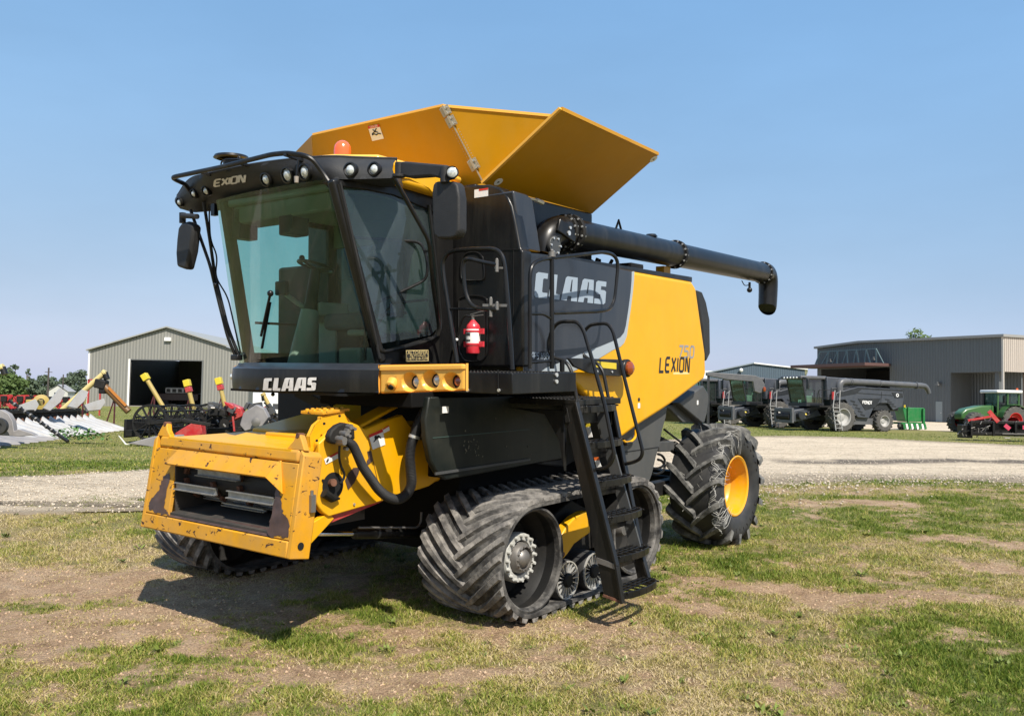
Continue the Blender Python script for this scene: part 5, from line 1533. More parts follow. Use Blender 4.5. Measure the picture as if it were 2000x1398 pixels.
# left yellow corner lamp housing
def cornf(u, v):
    a_ = V((-.505 - .15 * u, -1.19 + .12 * u * u, 1.865 + .03 * u)); b_ = V((-.505 - .17 * u, -1.23 + .14 * u * u, 2.05 - .02 * u))
    return a_.lerp(b_, v) + V((-.03 * math.sin(math.pi * v) * u, -.03 * math.sin(math.pi * v), 0))
m = MB().grid(cornf, 12, 8); m.add([cornf(1, 0), cornf(1, 1), cornf(1, 1) + V((.3, .3, 0)), cornf(1, 0) + V((.3, .3, 0))], [(0, 1, 2, 3)])
CN = m.build('corner_lamp_housing', yl2, CB)
p_ = cornf(.85, .45); MB().sphere(p_, .032, 12).build('lens', lens, CN)
m = MB(); m.bar(V((-.55, -1.1, 1.85)), V((.9, -1.15, 1.845)), .3, .02); m.build('bumper_shelf', blkm, CB)
c = q(533, 770, 1, -.9); MB().sphere(c, .018, 8).build('drain_knob', blk, CB)
# ============================================================ ground
def vnoise(x, y, scale, seed):
    """value noise, vectorised"""
    rg = np.random.RandomState(seed); T = rg.rand(256, 256)
    x = np.asarray(x) * scale + 1000.3; y = np.asarray(y) * scale + 1000.7
    xi = np.floor(x).astype(int); yi = np.floor(y).astype(int); fx = x - xi; fy = y - yi
    fx = fx * fx * (3 - 2 * fx); fy = fy * fy * (3 - 2 * fy)
    a = T[xi % 256, yi % 256]; b = T[(xi + 1) % 256, yi % 256]; c = T[xi % 256, (yi + 1) % 256]; d = T[(xi + 1) % 256, (yi + 1) % 256]
    return (a * (1 - fx) + b * fx) * (1 - fy) + (c * (1 - fx) + d * fx) * fy
def fbm(x, y, scale, seed, oct=4):
    s = 0; amp = 1; tot = 0
    for k in range(oct):
        s = s + vnoise(x, y, scale * 2 ** k, seed + k) * amp; tot += amp; amp *= .55
    return s / tot
# bare patches, given where they lie on the ground
PATCH = []
for px, py, rx, ry, st in ((90, 1150, 2.6, .9, .75), (260, 1200, 1.7, .7, .8), (60, 1230, 1.6, .7, .8), (60, 1290, .8, .35, .35), (460, 1290, 1.1, .25, .5), (760, 1310, 1.3, .22, .62), (950, 1330, .9, .2, .55), (1180, 1270, .9, .3, .45),
                           (1420, 1165, 1.3, .38, .72), (1600, 1155, 1.5, .35, .65), (1300, 1140, .9, .3, .5), (1940, 1060, 1.2, .5, .6), (1990, 1110, .8, .3, .7), (1700, 985, 2.2, .5, .35), (1850, 1240, .5, .2, .4),
                           (560, 1130, 2.0, .8, .25), (850, 1230, .8, .4, .55), (1250, 1180, .9, .3, .6), (1100, 1240, 1.0, .3, .5), (180, 1060, 1.6, .4, .2), (1560, 960, 3.5, .5, .35), (1900, 955, 3, .5, .45)):
    p = gpt(px, py); PATCH.append((p.x, p.y, rx, ry, st))
def dirtiness(x, y):
    d = np.zeros_like(np.asarray(x, float))
    wx = x + (fbm(x, y, .9, 40, 3) - .5) * 1.6; wy = y + (fbm(x, y, .9, 50, 3) - .5) * 1.1
    for px, py, rx, ry, st in PATCH:
        r = np.sqrt(((wx - px) / rx) ** 2 + ((wy - py) / ry) ** 2)
        d = np.maximum(d, st * 1.15 * (1 - sstep(.10, 1.45, r)))
    d = d * (.55 + .9 * fbm(x, y, 2.2, 65, 4)) + (fbm(x, y, 1.6, 60, 4) - .5) * .9 + (fbm(x, y, 5.0, 61, 3) - .5) * 1.1 + (fbm(x, y, 17.0, 66, 2) - .5) * .8 + (fbm(x, y, .35, 70, 3) - .5) * .35 + .10
    return np.clip(d, 0, 1)
def strawness(x, y):
    return np.clip((fbm(x, y, .55, 80, 4) - .5) * 2.4 + .56 - .16 * sstep(.5, 4.0, np.asarray(x, float)) + (fbm(x, y, 3.0, 90, 3) - .5) * .9, 0, 1)

def relief(x, y):
    near = 1 - sstep(9.5, 12, np.asarray(y, float))
    return near * ((fbm(x, y, 1.3, 21, 3) - .5) * .05 + (fbm(x, y, 7, 22, 3) - .5) * .022)
xs = np.concatenate([np.array([-2500, -1200, -600, -300, -150, -90, -60, -42, -30, -23, -18]), np.arange(-15, -8, .5), np.arange(-8, 8.5, .055), np.arange(8.5, 16, .5), np.array([18, 22, 28, 36, 48, 64, 90, 150, 300, 600, 1200, 2500])])
ys = np.concatenate([np.array([-400, -60, -12, -4]), np.arange(-1, 3.5, .5), np.arange(3.5, 14, .055), np.arange(14, 32, .35), np.array([33, 36, 40, 46, 54, 64, 78, 100, 150, 250, 500, 1000, 2500, 5000])])
XX, YY = np.meshgrid(xs, ys, indexing='ij')
ZZ = gz(XX, YY) + relief(XX, YY)
nx_, ny_ = XX.shape
co = np.stack([XX, YY, ZZ], -1).reshape(-1, 3)
idx = np.arange(nx_ * ny_).reshape(nx_, ny_)
fc = np.stack([idx[:-1, :-1], idx[1:, :-1], idx[1:, 1:], idx[:-1, 1:]], -1).reshape(-1, 4)
def npmesh(name, co, fc, m, smooth=True):
    me = bpy.data.meshes.new(name)
    nv, nf, k = len(co), len(fc), fc.shape[1]
    me.vertices.add(nv); me.vertices.foreach_set('co', co.astype(np.float32).ravel())
    me.loops.add(nf * k); me.loops.foreach_set('vertex_index', fc.astype(np.int32).ravel())
    me.polygons.add(nf); me.polygons.foreach_set('loop_start', (np.arange(nf) * k).astype(np.int32)); me.polygons.foreach_set('loop_total', np.full(nf, k, np.int32))
    me.update(calc_edges=True)
    if smooth: me.polygons.foreach_set('use_smooth', [True] * nf)
    me.materials.append(m)
    o = bpy.data.objects.new(name, me); C.objects.link(o)
    return o
def ptattr(o, name, arr):
    a = o.data.attributes.new(name, 'FLOAT', 'POINT'); a.data.foreach_set('value', np.asarray(arr, np.float32).ravel())

gm = bpy.data.materials.new('field ground'); gm.use_nodes = True
nt = gm.node_tree; b = nt.nodes['Principled BSDF']; b.inputs['Roughness'].default_value = .95; b.inputs['Specular IOR Level'].default_value = .15
vec = objvec(nt)
dirt_a = nd(nt, 'ShaderNodeAttribute', attribute_name='dirt').outputs['Fac']; straw_a = nd(nt, 'ShaderNodeAttribute', attribute_name='straw').outputs['Fac']
soil = ramp(nt, noise(nt, 3.5, 8, .7, vec), [(.3, (.28, .180, .108)), (.5, (.46, .318, .205)), (.72, (.58, .43, .30))])
fine = ramp(nt, noise(nt, 60, 6, .75, vec), [(.36, (.50, .48, .46)), (.53, (1.06, 1.04, 1.0)), (.75, (1.5, 1.45, 1.36))])
gn = noise(nt, 30, 6, .8, vec, 1.0)
grs = ramp(nt, gn, [(.3, (.07, .095, .018)), (.5, (.16, .185, .045)), (.7, (.30, .29, .10))])
stw = ramp(nt, gn, [(.3, (.17, .13, .06)), (.5, (.33, .26, .13)), (.7, (.52, .42, .24))])
g1 = mix(nt, straw_a, grs, stw)
dn_ = nd(nt, 'ShaderNodeMath', operation='MULTIPLY_ADD'); nt.links.new(noise(nt, 22, 6, .8, vec), dn_.inputs[0]); dn_.inputs[1].default_value = .7; nt.links.new(dirt_a, dn_.inputs[2])
r1 = ramp(nt, dn_.outputs[0], [(.50, (0, 0, 0)), (.95, (1, 1, 1))])
base = mix(nt, r1, g1, soil)
base = mix(nt, 1.0, base, fine, 'MULTIPLY')
nt.links.new(base, b.inputs['Base Color'])
bp = nd(nt, 'ShaderNodeBump', ins={'Strength': 1.0, 'Distance': .05}); nt.links.new(noise(nt, 28, 7, .75, vec), bp.inputs['Height']); nt.links.new(bp.outputs[0], b.inputs['Normal'])
G = npmesh('ground', co, fc, gm); tag(G, 'grassy yard ground with dry straw and bare soil patches', 'ground', kind='structure')
D = dirtiness(XX, YY); S = strawness(XX, YY)
far = sstep(14, 24, YY)
D = D * (1 - far) + far * .12; S = S * (1 - far) + far * (.10 + .3 * sstep(.45, .7, fbm(XX, YY, .25, 99, 3)))
ptattr(G, 'dirt', D.reshape(-1)); ptattr(G, 'straw', S.reshape(-1))

# gravel drive: a sheet between its two edges
def spl(pts, n):
    pts = [V((p.x, p.y, 0)) for p in pts]; return catmull(pts, n)
near_e = [V((-60, 7.5, 0)), gpt(-300, 1010), gpt(0, 990), gpt(290, 978), gpt(800, 965), gpt(1300, 958), gpt(1500, 955), gpt(1650, 945), gpt(1800, 940), gpt(2000, 947), gpt(2300, 958), V((30, 24, 0)), V((60, 30, 0))]
far_e = [V((-45, 15, 0)), gpt(-300, 940), gpt(0, 932), gpt(290, 918), gpt(800, 890), gpt(1300, 858), gpt(1500, 851), gpt(1650, 853), gpt(1800, 860), gpt(2000, 869), gpt(2300, 884), V((70, 46, 0)), V((90, 50, 0))]
ne, fe = spl(near_e, 14), spl(far_e, 14)
nu, nv = len(ne), 44
co = []
for i in range(nu):
    for j in range(nv + 1):
        t = j / nv; p = ne[i].lerp(fe[i], t)
        co.append((p.x, p.y))
co = np.array(co)
edge = np.tile(np.minimum(np.arange(nv + 1), nv - np.arange(nv + 1)) == 0, nu)
jit = (fbm(co[:, 0], co[:, 1], 1.2, 31, 4) - .5)
co[:, 1] += np.where(edge, jit * 1.8, 0)
z = gz(co[:, 0], co[:, 1]) + relief(co[:, 0], co[:, 1]) + np.where(edge, -.07, .022)
co3 = np.column_stack([co, z])
idx = np.arange(nu * (nv + 1)).reshape(nu, nv + 1)
fc = np.stack([idx[:-1, :-1], idx[1:, :-1], idx[1:, 1:], idx[:-1, 1:]], -1).reshape(-1, 4)
rm = bpy.data.materials.new('gravel'); rm.use_nodes = True
nt = rm.node_tree; b = nt.nodes['Principled BSDF']; b.inputs['Roughness'].default_value = .95; b.inputs['Specular IOR Level'].default_value = .2
vec = objvec(nt); vs_ = objvec(nt, (.35, 1.6, 1))
c1 = ramp(nt, noise(nt, 7, 10, .97, vec), [(.32, (.27, .225, .175)), (.5, (.52, .44, .335)), (.66, (.74, .64, .50))])
c2 = ramp(nt, noise(nt, .6, 8, .75, vs_, .8), [(.30, (.66, .60, .54)), (.46, (1.0, .97, .93)), (.6, (1.15, 1.12, 1.07)), (.75, (1.35, 1.32, 1.26))])
c3 = mix(nt, 1.0, c1, c2, 'MULTIPLY')
c3 = mix(nt, 1.0, c3, ramp(nt, noise(nt, 2.2, 9, .85, objvec(nt, (.5, 1.3, 1))), [(.36, (.62, .57, .50)), (.47, (1, 1, 1)), (.68, (1.15, 1.14, 1.12))]), 'MULTIPLY')
ed = nd(nt, 'ShaderNodeAttribute', attribute_name='edge').outputs['Fac']
wt = nd(nt, 'ShaderNodeAttribute', attribute_name='wet').outputs['Fac']
c3 = mix(nt, wt, c3, (.07, .058, .048))
mixsoil = mix(nt, ed, c3, (.22, .175, .12))
nt.links.new(mixsoil, b.inputs['Base Color'])
bp = nd(nt, 'ShaderNodeBump', ins={'Strength': 1.0, 'Distance': .03}); nt.links.new(noise(nt, 35, 6, .8, vec), bp.inputs['Height']); nt.links.new(bp.outputs[0], b.inputs['Normal'])
RD = npmesh('gravel_road', co3, fc, rm); tag(RD, 'pale gravel drive crossing behind the harvester', 'gravel road', kind='structure')
tt = np.tile(np.arange(nv + 1) / nv, nu)
e_ = 1 - sstep(.0, .14, np.minimum(tt, 1 - tt)); e_ = np.clip(e_ * 1.3 + (fbm(co[:, 0], co[:, 1], 1.3, 33, 4) - .55) * 1.6 * (e_ > 0), 0, 1)
ptattr(RD, 'edge', e_ * .85)
yc_ = [V((27, 70, .012)), V((36, 67, .012)), V((75, 62, .012)), V((90, 95, .012)), V((20, 140, .012)), V((18, 95, .012))]
YD_ = MB().add(yc_, [list(range(6))]).build('gravel_apron', rm, None, smooth=False); tag(YD_, 'pale gravel apron in front of the grey warehouse', 'gravel', kind='structure')
pw = [gpt(1560, 903), gpt(1700, 902), gpt(1850, 900), gpt(1990, 903), gpt(2200, 905)]
wet = np.zeros(len(co))
for k in range(len(pw) - 1):
    for t in np.linspace(0, 1, 12):
        p = pw[k].lerp(pw[k + 1], float(t)); r = np.sqrt(((co[:, 0] - p.x) / 1.3) ** 2 + ((co[:, 1] - p.y) / 1.3) ** 2); wet = np.maximum(wet, 1 - sstep(.3, 1.2, r))
wet = np.clip(wet * 1.5 - .35 - (fbm(co[:, 0], co[:, 1], .9, 35, 3) - .5) * 2, 0, 1) * .85
ptattr(RD, 'wet', wet)

# grass blades
bmat = bpy.data.materials.new('grass blades'); bmat.use_nodes = True
nt = bmat.node_tree; b = nt.nodes['Principled BSDF']; b.inputs['Roughness'].default_value = .6; b.inputs['Specular IOR Level'].default_value = .25
at_ = nd(nt, 'ShaderNodeAttribute', attribute_name='tone').outputs['Fac']
rc = ramp(nt, at_, [(0, (.075, .125, .012)), (.22, (.18, .235, .028)), (.45, (.27, .285, .06)), (.62, (.46, .385, .11)), (.82, (.46, .36, .18)), (1, (.58, .47, .28))])
nt.links.new(rc, b.inputs['Base Color'])
tl = nd(nt, 'ShaderNodeBsdfTranslucent'); nt.links.new(rc, tl.inputs[0]); ms = nd(nt, 'ShaderNodeMixShader', ins={0: .28})
nt.links.new(b.outputs[0], ms.inputs[1]); nt.links.new(tl.outputs[0], ms.inputs[2]); nt.links.new(ms.outputs[0], nt.nodes['Material Output'].inputs[0])

def scatter(n, y0, y1, hlo, hhi, w, seed, name, label, spread=.60, wide=0.0, dens=lambda x, y: 1.0, green=0.10):
    rg = np.random.RandomState(seed)
    # sample so that density falls with distance
    u = rg.rand(n); y = y0 * (y1 / y0) ** u
    x = (rg.rand(n) * 2 - 1) * (y * spread + wide)
    d = dirtiness(x, y); s = strawness(x, y)
    cl = fbm(x, y, 4.5, 120, 3)
    pr = np.clip(1.15 - d * 1.35, .26, 1) * (.25 + 1.1 * sstep(.32, .6, cl)) * dens(x, y)
    keep = rg.rand(n) < pr
    x, y, d, s, cl = x[keep], y[keep], d[keep], s[keep], cl[keep]; n = len(x)
    h = (hlo + (hhi - hlo) * rg.rand(n) ** 2) * (.7 + .7 * cl) * (1 - .70 * d)
    a = rg.rand(n) * 6.283; lean = (.25 + rg.rand(n) * 1.0) + d * .7 + s * .5
    z = gz(x, y) + relief(x, y) - .004
    wv = w * (.6 + .8 * rg.rand(n)) * (1 + y / 22)
    ux, uy = np.cos(a), np.sin(a)
    b_ = rg.rand(n) * 6.283; lx, ly = np.cos(b_) * lean, np.sin(b_) * lean
    nrm = np.sqrt(1 + lean ** 2)
    P = np.zeros((n, 5, 3))
    P[:, 0] = np.stack([x - ux * wv, y - uy * wv, z], 1); P[:, 1] = np.stack([x + ux * wv, y + uy * wv, z], 1)
    m1 = .55
    P[:, 2] = np.stack([x + ux * wv * .75 + lx * h * .35 / nrm, y + uy * wv * .75 + ly * h * .35 / nrm, z + h * m1 / nrm * 1.15], 1)
    P[:, 3] = np.stack([x - ux * wv * .75 + lx * h * .35 / nrm, y - uy * wv * .75 + ly * h * .35 / nrm, z + h * m1 / nrm * 1.15], 1)
    P[:, 4] = np.stack([x + lx * h / nrm, y + ly * h / nrm, z + h / nrm], 1)
    base = np.arange(n)[:, None] * 5
    tri = np.concatenate([base + np.array([[0, 1, 2]]), base + np.array([[0, 2, 3]]), base + np.array([[3, 2, 4]])], 0)
    o = npmesh(name, P.reshape(-1, 3), tri, bmat, smooth=False)
    tone = np.clip(.14 - green + rg.rand(n) * .42 + (s - .3) * .60 + d * .50 + (rg.rand(n) < .14 + .25 * s) * .35, 0, 1)
    ptattr(o, 'tone', np.repeat(tone, 5))
    tag(o, label, 'grass', kind='stuff')
    return o
def offroad(x, y):
    return np.ones_like(x)
nel = np.array([(p.x, p.y) for p in ne]); fel = np.array([(p.x, p.y) for p in fe])
def roadmask(x, y):
    yn = np.interp(x, nel[:, 0], nel[:, 1]); yf = np.interp(x, fel[:, 0], fel[:, 1])
    ins = np.clip(np.minimum(y - yn, yf - y) / 1.0 + (fbm(x, y, 1.1, 44, 3) - .5) * 1.6, 0, 1)
    return 1 - np.clip(ins * 1.2, 0, 1) * .995
GR = scatter(1000000, 4.6, 15.5, .014, .066, .0024, 5, 'grass', 'short patchy green and straw coloured grass around the harvester', dens=roadmask)
def farmask(x, y):
    return roadmask(x, y) * np.where(x > 24 + (y - 60) * .2, np.where(y > 62, 0, 1), 1)
GF = scatter(260000, 15.0, 95, .025, .085, .005, 6, 'grass', 'longer green grass strip beyond the gravel drive', spread=.66, dens=farmask, green=.34)

# clods, pebbles and stones
def pebbles(n, x, y, r0, r1, m, name, label, seed, lift=0.0):
    rg = np.random.RandomState(seed); n = len(x)
    r = r0 + (r1 - r0) * rg.rand(n) ** 4
    base = np.array([[1, 0, 0], [-1, 0, 0], [0, 1, 0], [0, -1, 0], [0, 0, .7], [0, 0, -.4]])
    P = base[None] * (r[:, None, None] * (.6 + .7 * rg.rand(n, 6, 1)))
    a = rg.rand(n) * 6.28; ca, sa = np.cos(a)[:, None], np.sin(a)[:, None]
    X = P[:, :, 0] * ca - P[:, :, 1] * sa; Y = P[:, :, 0] * sa + P[:, :, 1] * ca
    z = gz(x, y) + relief(x, y) + lift
    P = np.stack([X + x[:, None], Y + y[:, None], P[:, :, 2] + z[:, None]], -1)
    t = np.array([[0, 2, 4], [2, 1, 4], [1, 3, 4], [3, 0, 4], [2, 0, 5], [1, 2, 5], [3, 1, 5], [0, 3, 5]])
    tri = (np.arange(n)[:, None, None] * 6 + t[None]).reshape(-1, 3)
    o = npmesh(name, P.reshape(-1, 3), tri, m, smooth=False); tag(o, label, 'stones', kind='stuff'); return o
rg_ = np.random.RandomState(8); n = 26000
y = 4.8 * (15 / 4.8) ** rg_.rand(n); x = (rg_.rand(n) * 2 - 1) * y * .6
k = rg_.rand(n) < np.clip(dirtiness(x, y) * 1.3 - .25, 0, 1) * roadmask(x, y)
pebbles(0, x[k], y[k], .003, .022, mat('soil clods', (.42, .29, .185), .95, var=.3, dscale=8), 'soil_clods', 'small clods and crumbs of dry soil on the bare patches', 9)
n = 110000; y = 12 * (60 / 12) ** rg_.rand(n); x = (rg_.rand(n) * 2 - 1) * y * .66
yn = np.interp(x, nel[:, 0], nel[:, 1]); yf = np.interp(x, fel[:, 0], fel[:, 1])
k = (y > yn - .5 + .8 * rg_.randn(n)) & (y < yf)
pebbles(0, x[k], y[k], .006, .034, mat('pale stones', (.46, .39, .30), .9, var=.45, dscale=3), 'gravel_stones', 'loose pale stones on the gravel drive', 10, .026)

# broadleaf weeds and taller tufts
rg_ = random.Random(12); mb = MB()
for i in range(300):
    y = 4.9 * (14 / 4.9) ** rg_.random(); x = (rg_.random() * 2 - 1) * y * .58
    if float(dirtiness(np.array([x]), np.array([y]))[0]) > .45 or float(roadmask(np.array([x]), np.array([y]))[0]) < .5: continue
    zz = float(gz(x, y)); nlf = rg_.randint(7, 16); L = rg_.uniform(.03, .085)
    for k in range(nlf):
        a = rg_.uniform(0, 6.283); d = V((math.cos(a), math.sin(a), rg_.uniform(.25, 1.1))).normalized() * L * rg_.uniform(.6, 1.1); w = V((-math.sin(a), math.cos(a), 0)) * L * rg_.uniform(.10, .20)
        o_ = V((x + rg_.uniform(-.03, .03), y + rg_.uniform(-.03, .03), zz))
        mb.add([o_, o_ + d * .5 + w, o_ + d, o_ + d * .5 - w], [(0, 1, 2, 3)])
wm_ = mat('broadleaf weed', (.13, .165, .025), .6, var=.5, dscale=3)
WO = mb.build('weeds', wm_, None, smooth=False, fixn=False); tag(WO, 'small broadleaf weeds and tufts scattered through the grass', 'weeds', kind='stuff')
# ============================================================ surroundings
def ribmat(name, col, rib=.30, axis='X', amp=.35, rough=.5):
    m = bpy.data.materials.new(name); m.use_nodes = True
    nt = m.node_tree; b = nt.nodes['Principled BSDF']; b.inputs['Roughness'].default_value = rough; b.inputs['Metallic'].default_value = .15
    w = nd(nt, 'ShaderNodeTexWave', wave_type='BANDS', bands_direction=axis, wave_profile='SIN', ins={'Scale': 1 / rib / 6.2832 * 3.1416 * 2 / 2, 'Distortion': 0})
    vec = objvec(nt); nt.links.new(vec, w.inputs['Vector'])
    bn = nd(nt, 'ShaderNodeBump', ins={'Strength': .8, 'Distance': .05}); nt.links.new(w.outputs[1], bn.inputs['Height']); nt.links.new(bn.outputs[0], b.inputs['Normal'])
    seam = ramp(nt, w.outputs[1], [(.04, tuple(x * (1 - amp) for x in col)), (.14, col)])
    st = ramp(nt, noise(nt, 1.0, 5, .6, objvec(nt, (3, 3, .15))), [(.3, (.90, .90, .90)), (.7, (1.06, 1.06, 1.05))])
    nt.links.new(mix(nt, 1.0, seam, st, 'MULTIPLY'), b.inputs['Base Color'])
    return m
shedm = ribmat('shed steel siding', (.265, .26, .238), .62, amp=.22)
bldm = ribmat('grey steel siding', (.105, .116, .120), .62, amp=.22)
bldl = ribmat('sunlit steel siding', (.46, .41, .36), .5, 'Y', .6)  # paler siding for the end wall: the sun on it is put into the colour
bluem = ribmat('blue grey siding', (.085, .12, .155), .6)
roofw = mat('white roof sheet', (.78, .78, .78), .45)
trimw = mat('white trim', (.75, .74, .72), .5)
trimd = mat('dark trim', (.12, .125, .125), .5)
conc = mat('concrete floor', (.30, .28, .25), .9, var=.1)
def frame_obj(o, loc, rz, label, cat, group=None):
    return thing(o, label, cat, loc, rz, group)

# ---- left shed: local x along the front, y to the back
SY = 112.0
pA, pB = at(171, 790, SY), at(484, 800, SY)
SH = thing('machine_shed', 'grey ribbed steel shed with wide open doorway left of the harvester', 'shed', (pA.x, SY, 0), 0)
Wd = pB.x - pA.x; ez = at(171, 685, SY).z; pk = at(327, 641, SY); pkx = pk.x - pA.x; pkz = pk.z
d0, d1 = at(255, 700, SY).x - pA.x, at(395, 700, SY).x - pA.x; dz = at(325, 704, SY).z
er = at(484, 692, SY).z
def tz(x): return ez + (pkz - ez) * x / pkx if x < pkx else pkz + (er - pkz) * (x - pkx) / (Wd - pkx)
m = MB()
m.prism([V((0, 0, 0)), V((d0, 0, 0)), V((d0, 0, tz(d0))), V((0, 0, ez))], (0, .2, 0)); m.prism([V((d1, 0, 0)), V((Wd, 0, 0)), V((Wd, 0, er)), V((d1, 0, tz(d1)))], (0, .2, 0))
m.prism([V((d0, 0, dz)), V((d1, 0, dz)), V((d1, 0, tz(d1))), V((pkx, 0, pkz)), V((d0, 0, tz(d0)))], (0, .2, 0))
m.build('front_wall', shedm, SH, smooth=False)
m = MB().bb((0, .2, 0), (.2, 30, ez - .1)); m.bb((Wd - .2, .2, 0), (Wd, 30, er - .1)); m.bb((.2, 29.8, 0), (Wd - .2, 30, ez)); m.build('side_wall', ribmat('side siding', (.2, .2, .18), .62, 'Y'), SH, smooth=False)
m = MB(); m.prism([V((-.3, -.4, ez)), V((pkx, -.4, pkz + .08)), V((pkx, -.4, pkz + .25)), V((-.3, -.4, ez + .17))], (0, 30.8, 0)); m.prism([V((pkx, -.4, pkz + .08)), V((Wd + .3, -.4, er)), V((Wd + .3, -.4, er + .17)), V((pkx, -.4, pkz + .25))], (0, 30.8, 0)); m.build('roof', mat('shed roof', (.30, .30, .28), .5), SH, smooth=False)
MB().bb((d0 - .25, -.04, 0), (d0, .24, dz + .12)).build('door_jamb', trimw, SH); MB().bb((d0, -.04, dz), (d1 + .2, .24, dz + .12)).build('door_header', trimd, SH); MB().bb((d1, -.04, 0), (d1 + .2, .24, dz)).build('door_jamb', trimd, SH); MB().bb((-.12, -.05, 0), (.1, .24, ez)).build('corner_trim', trimw, SH)
MB().bb((.25, .25, .02), (Wd - .25, 29.7, .05)).build('shed_floor', conc, SH)
m = MB(); c = at(329, 663, SY); m.bb((c.x - pA.x - .4, -.35, c.z - .2), (c.x - pA.x + .4, -.0, c.z + .25)); m.build('wall_lamp', trimw, SH)
m = MB()
for k in range(5): m.bb((d0 + .3, 26, .8 + k * 1.1), (d1 - .5, 26.6, .86 + k * 1.1))
for k in range(5): m.bb((d0 + .5 + k * 2.0, 26, 0), (d0 + .58 + k * 2.0, 26.6, 5.6))
m.build('storage_rack', mat('rack steel', (.10, .09, .08), .6), SH)
# a vehicle parked inside
TR = thing('box_truck', 'dark truck with white panels parked inside the grey shed', 'truck', (at(352, 780, SY + 9).x, SY + 9, .05), R_(8))
MB().bb((-2.6, -1.1, .7), (2.6, 1.1, 1.7)).build('body', mat('dark truck paint', (.05, .02, .02), .3), TR, bevel=.08)
MB().bb((-1.8, -1.0, 1.7), (1.2, 1.0, 2.5)).build('cab', mat('white truck paint', (.6, .6, .6), .3), TR, bevel=.15)
m = MB()
for k in range(4): m.bb((-1.6 + k * .75, -1.02, 1.85), (-1.1 + k * .75, -1.0, 2.3))
m.build('window', label_k, TR)
for x_ in (-1.7, 1.7):
    for y_ in (-1.05, .8): MB().cyl((x_, y_, .45), (x_, y_ + .25, .45), .45, seg=20).build('wheel', tyre, TR)

# ---- right building
bA, bB = at(1596, 800, 120), at(1959, 800, 94)
L_ = (V((bB.x, bB.y, 0)) - V((bA.x, bA.y, 0))).length; rz = math.atan2(bB.y - bA.y, bB.x - bA.x)
GB = thing('farm_warehouse', 'long dark grey ribbed steel building behind the parked dark combines on the right', 'building', (bA.x, bA.y, 0), rz)
Hh = at(1596, 681, 120).z; Hb = at(1959, 658, 94).z
def lx(px):   # local x along the wall seen at pixel px
    d = at(px, 780, 1.0); dx, dy = d.x, 1.0
    # intersect ray (0,0)+t*(dx,dy) with wall line
    ex, ey = math.cos(rz), math.sin(rz)
    det = dx * -ey + ex * dy
    t = (bA.x * -ey + ex * bA.y) / det
    return ((t * dx - bA.x) * ex + (t * dy - bA.y) * ey), t
xr, tr = lx(1857); zr = at(1857, 728, tr).z; xk, tk = lx(1679); zk = at(1679, 670, tk).z
o0, t0_ = lx(1604); o1, t1_ = lx(1738); oz = at(1738, 717, t1_).z
pz_, tp_ = lx(1828); pz2, _ = lx(1841); pdz = at(1835, 784, tp_).z
m = MB()
m.prism([V((0, 0, 0)), V((o0, 0, 0)), V((o0, 0, Hh)), V((0, 0, Hh))], (0, .25, 0))
m.prism([V((o0, 0, oz)), V((o1, 0, oz)), V((o1, 0, zk)), V((xk if xk < o1 else o1, 0, zk)), V((o0, 0, Hh))], (0, .25, 0))
m.prism([V((o1, 0, 0)), V((xr, 0, 0)), V((xr, 0, zr)), V((L_, 0, zr)), V((L_, 0, Hb)), V((o1, 0, zk))], (0, .25, 0))
m.build('front_wall', bldm, GB, smooth=False)
m = MB(); m.bb((xr, 3.2, 0), (L_ - .3, 3.4, zr)); m.bb((xr - .2, .25, 0), (xr, 3.4, zr)); m.bb((xr, .26, zr), (L_, 3.4, zr + .1)); m.build('recessed_wall', bldm, GB, smooth=False)
MB().bb((L_, .0, zr), (L_ + .22, 30, Hb)).build('end_wall', bldl, GB, smooth=False)
MB().bb((L_ - 3.2, 3.4, 0), (L_ - 3.0, 30, zr)).build('recessed_end_wall', ribmat('brown siding', (.16, .13, .11), .5, 'Y'), GB, smooth=False)
MB().bb((0, .25, 0), (.2, 30, Hh - .2)).build('far_wall', bldm, GB, smooth=False)
MB().bb((.2, 29.8, 0), (L_, 30, Hh - .2)).build('back_wall', bldm, GB, smooth=False)
m = MB(); m.prism([V((-.3, -.35, Hh)), V((xk, -.35, zk)), V((L_ + .4, -.35, Hb)), V((L_ + .4, -.35, Hb + .28)), V((xk, -.35, zk + .28)), V((-.3, -.35, Hh + .28))], (0, 30.6, 0)); m.build('roof', mat('grey roof edge', (.26, .26, .25), .5), GB, smooth=False)
MB().bb((L_ - .05, -.12, 0), (L_ + .18, .0, Hb)).build('downspout', mat('pale downspout', (.5, .47, .42), .5), GB)
MB().bb((L_ - 1.2, .3, 0), (L_ - .7, .8, zr)).build('porch_post', bldm, GB)
dr = MB().bb((pz_, -.05, .05), (pz2, .0, pdz)).build('side_door', mat('grey door', (.24, .27, .27), .5), GB); MB().sphere((pz2 - .15, -.09, 1.1), .06, 8).build('handle', steel, dr)
m = MB(); m.bb((o0, .3, 0), (o1, .35, .02)); m.bb((o0 - .1, 8, 0), (o1 + .1, 8.2, oz)); m.build('doorway_dark_backing', blkhole, GB)  # near-black backing; the doorway's inner shade is put into its colour
m = MB(); m.prism([V((o0 - 1.2, -.1, oz + .1)), V((o1 + .2, -.1, oz + .1)), V((o1 + .2, -4.2, oz + .1)), V((o0 - 1.2, -4.2, oz + .1))], (0, 0, .35)); m.build('raised_door', mat('raised door steel', (.10, .055, .05), .6), GB)
m = MB(); zt = oz + 2.3; ya = -1.0
m.bar((o0 + .9, ya, zt), (o1 - 1.2, ya, zt), .1, .1); n_ = 12
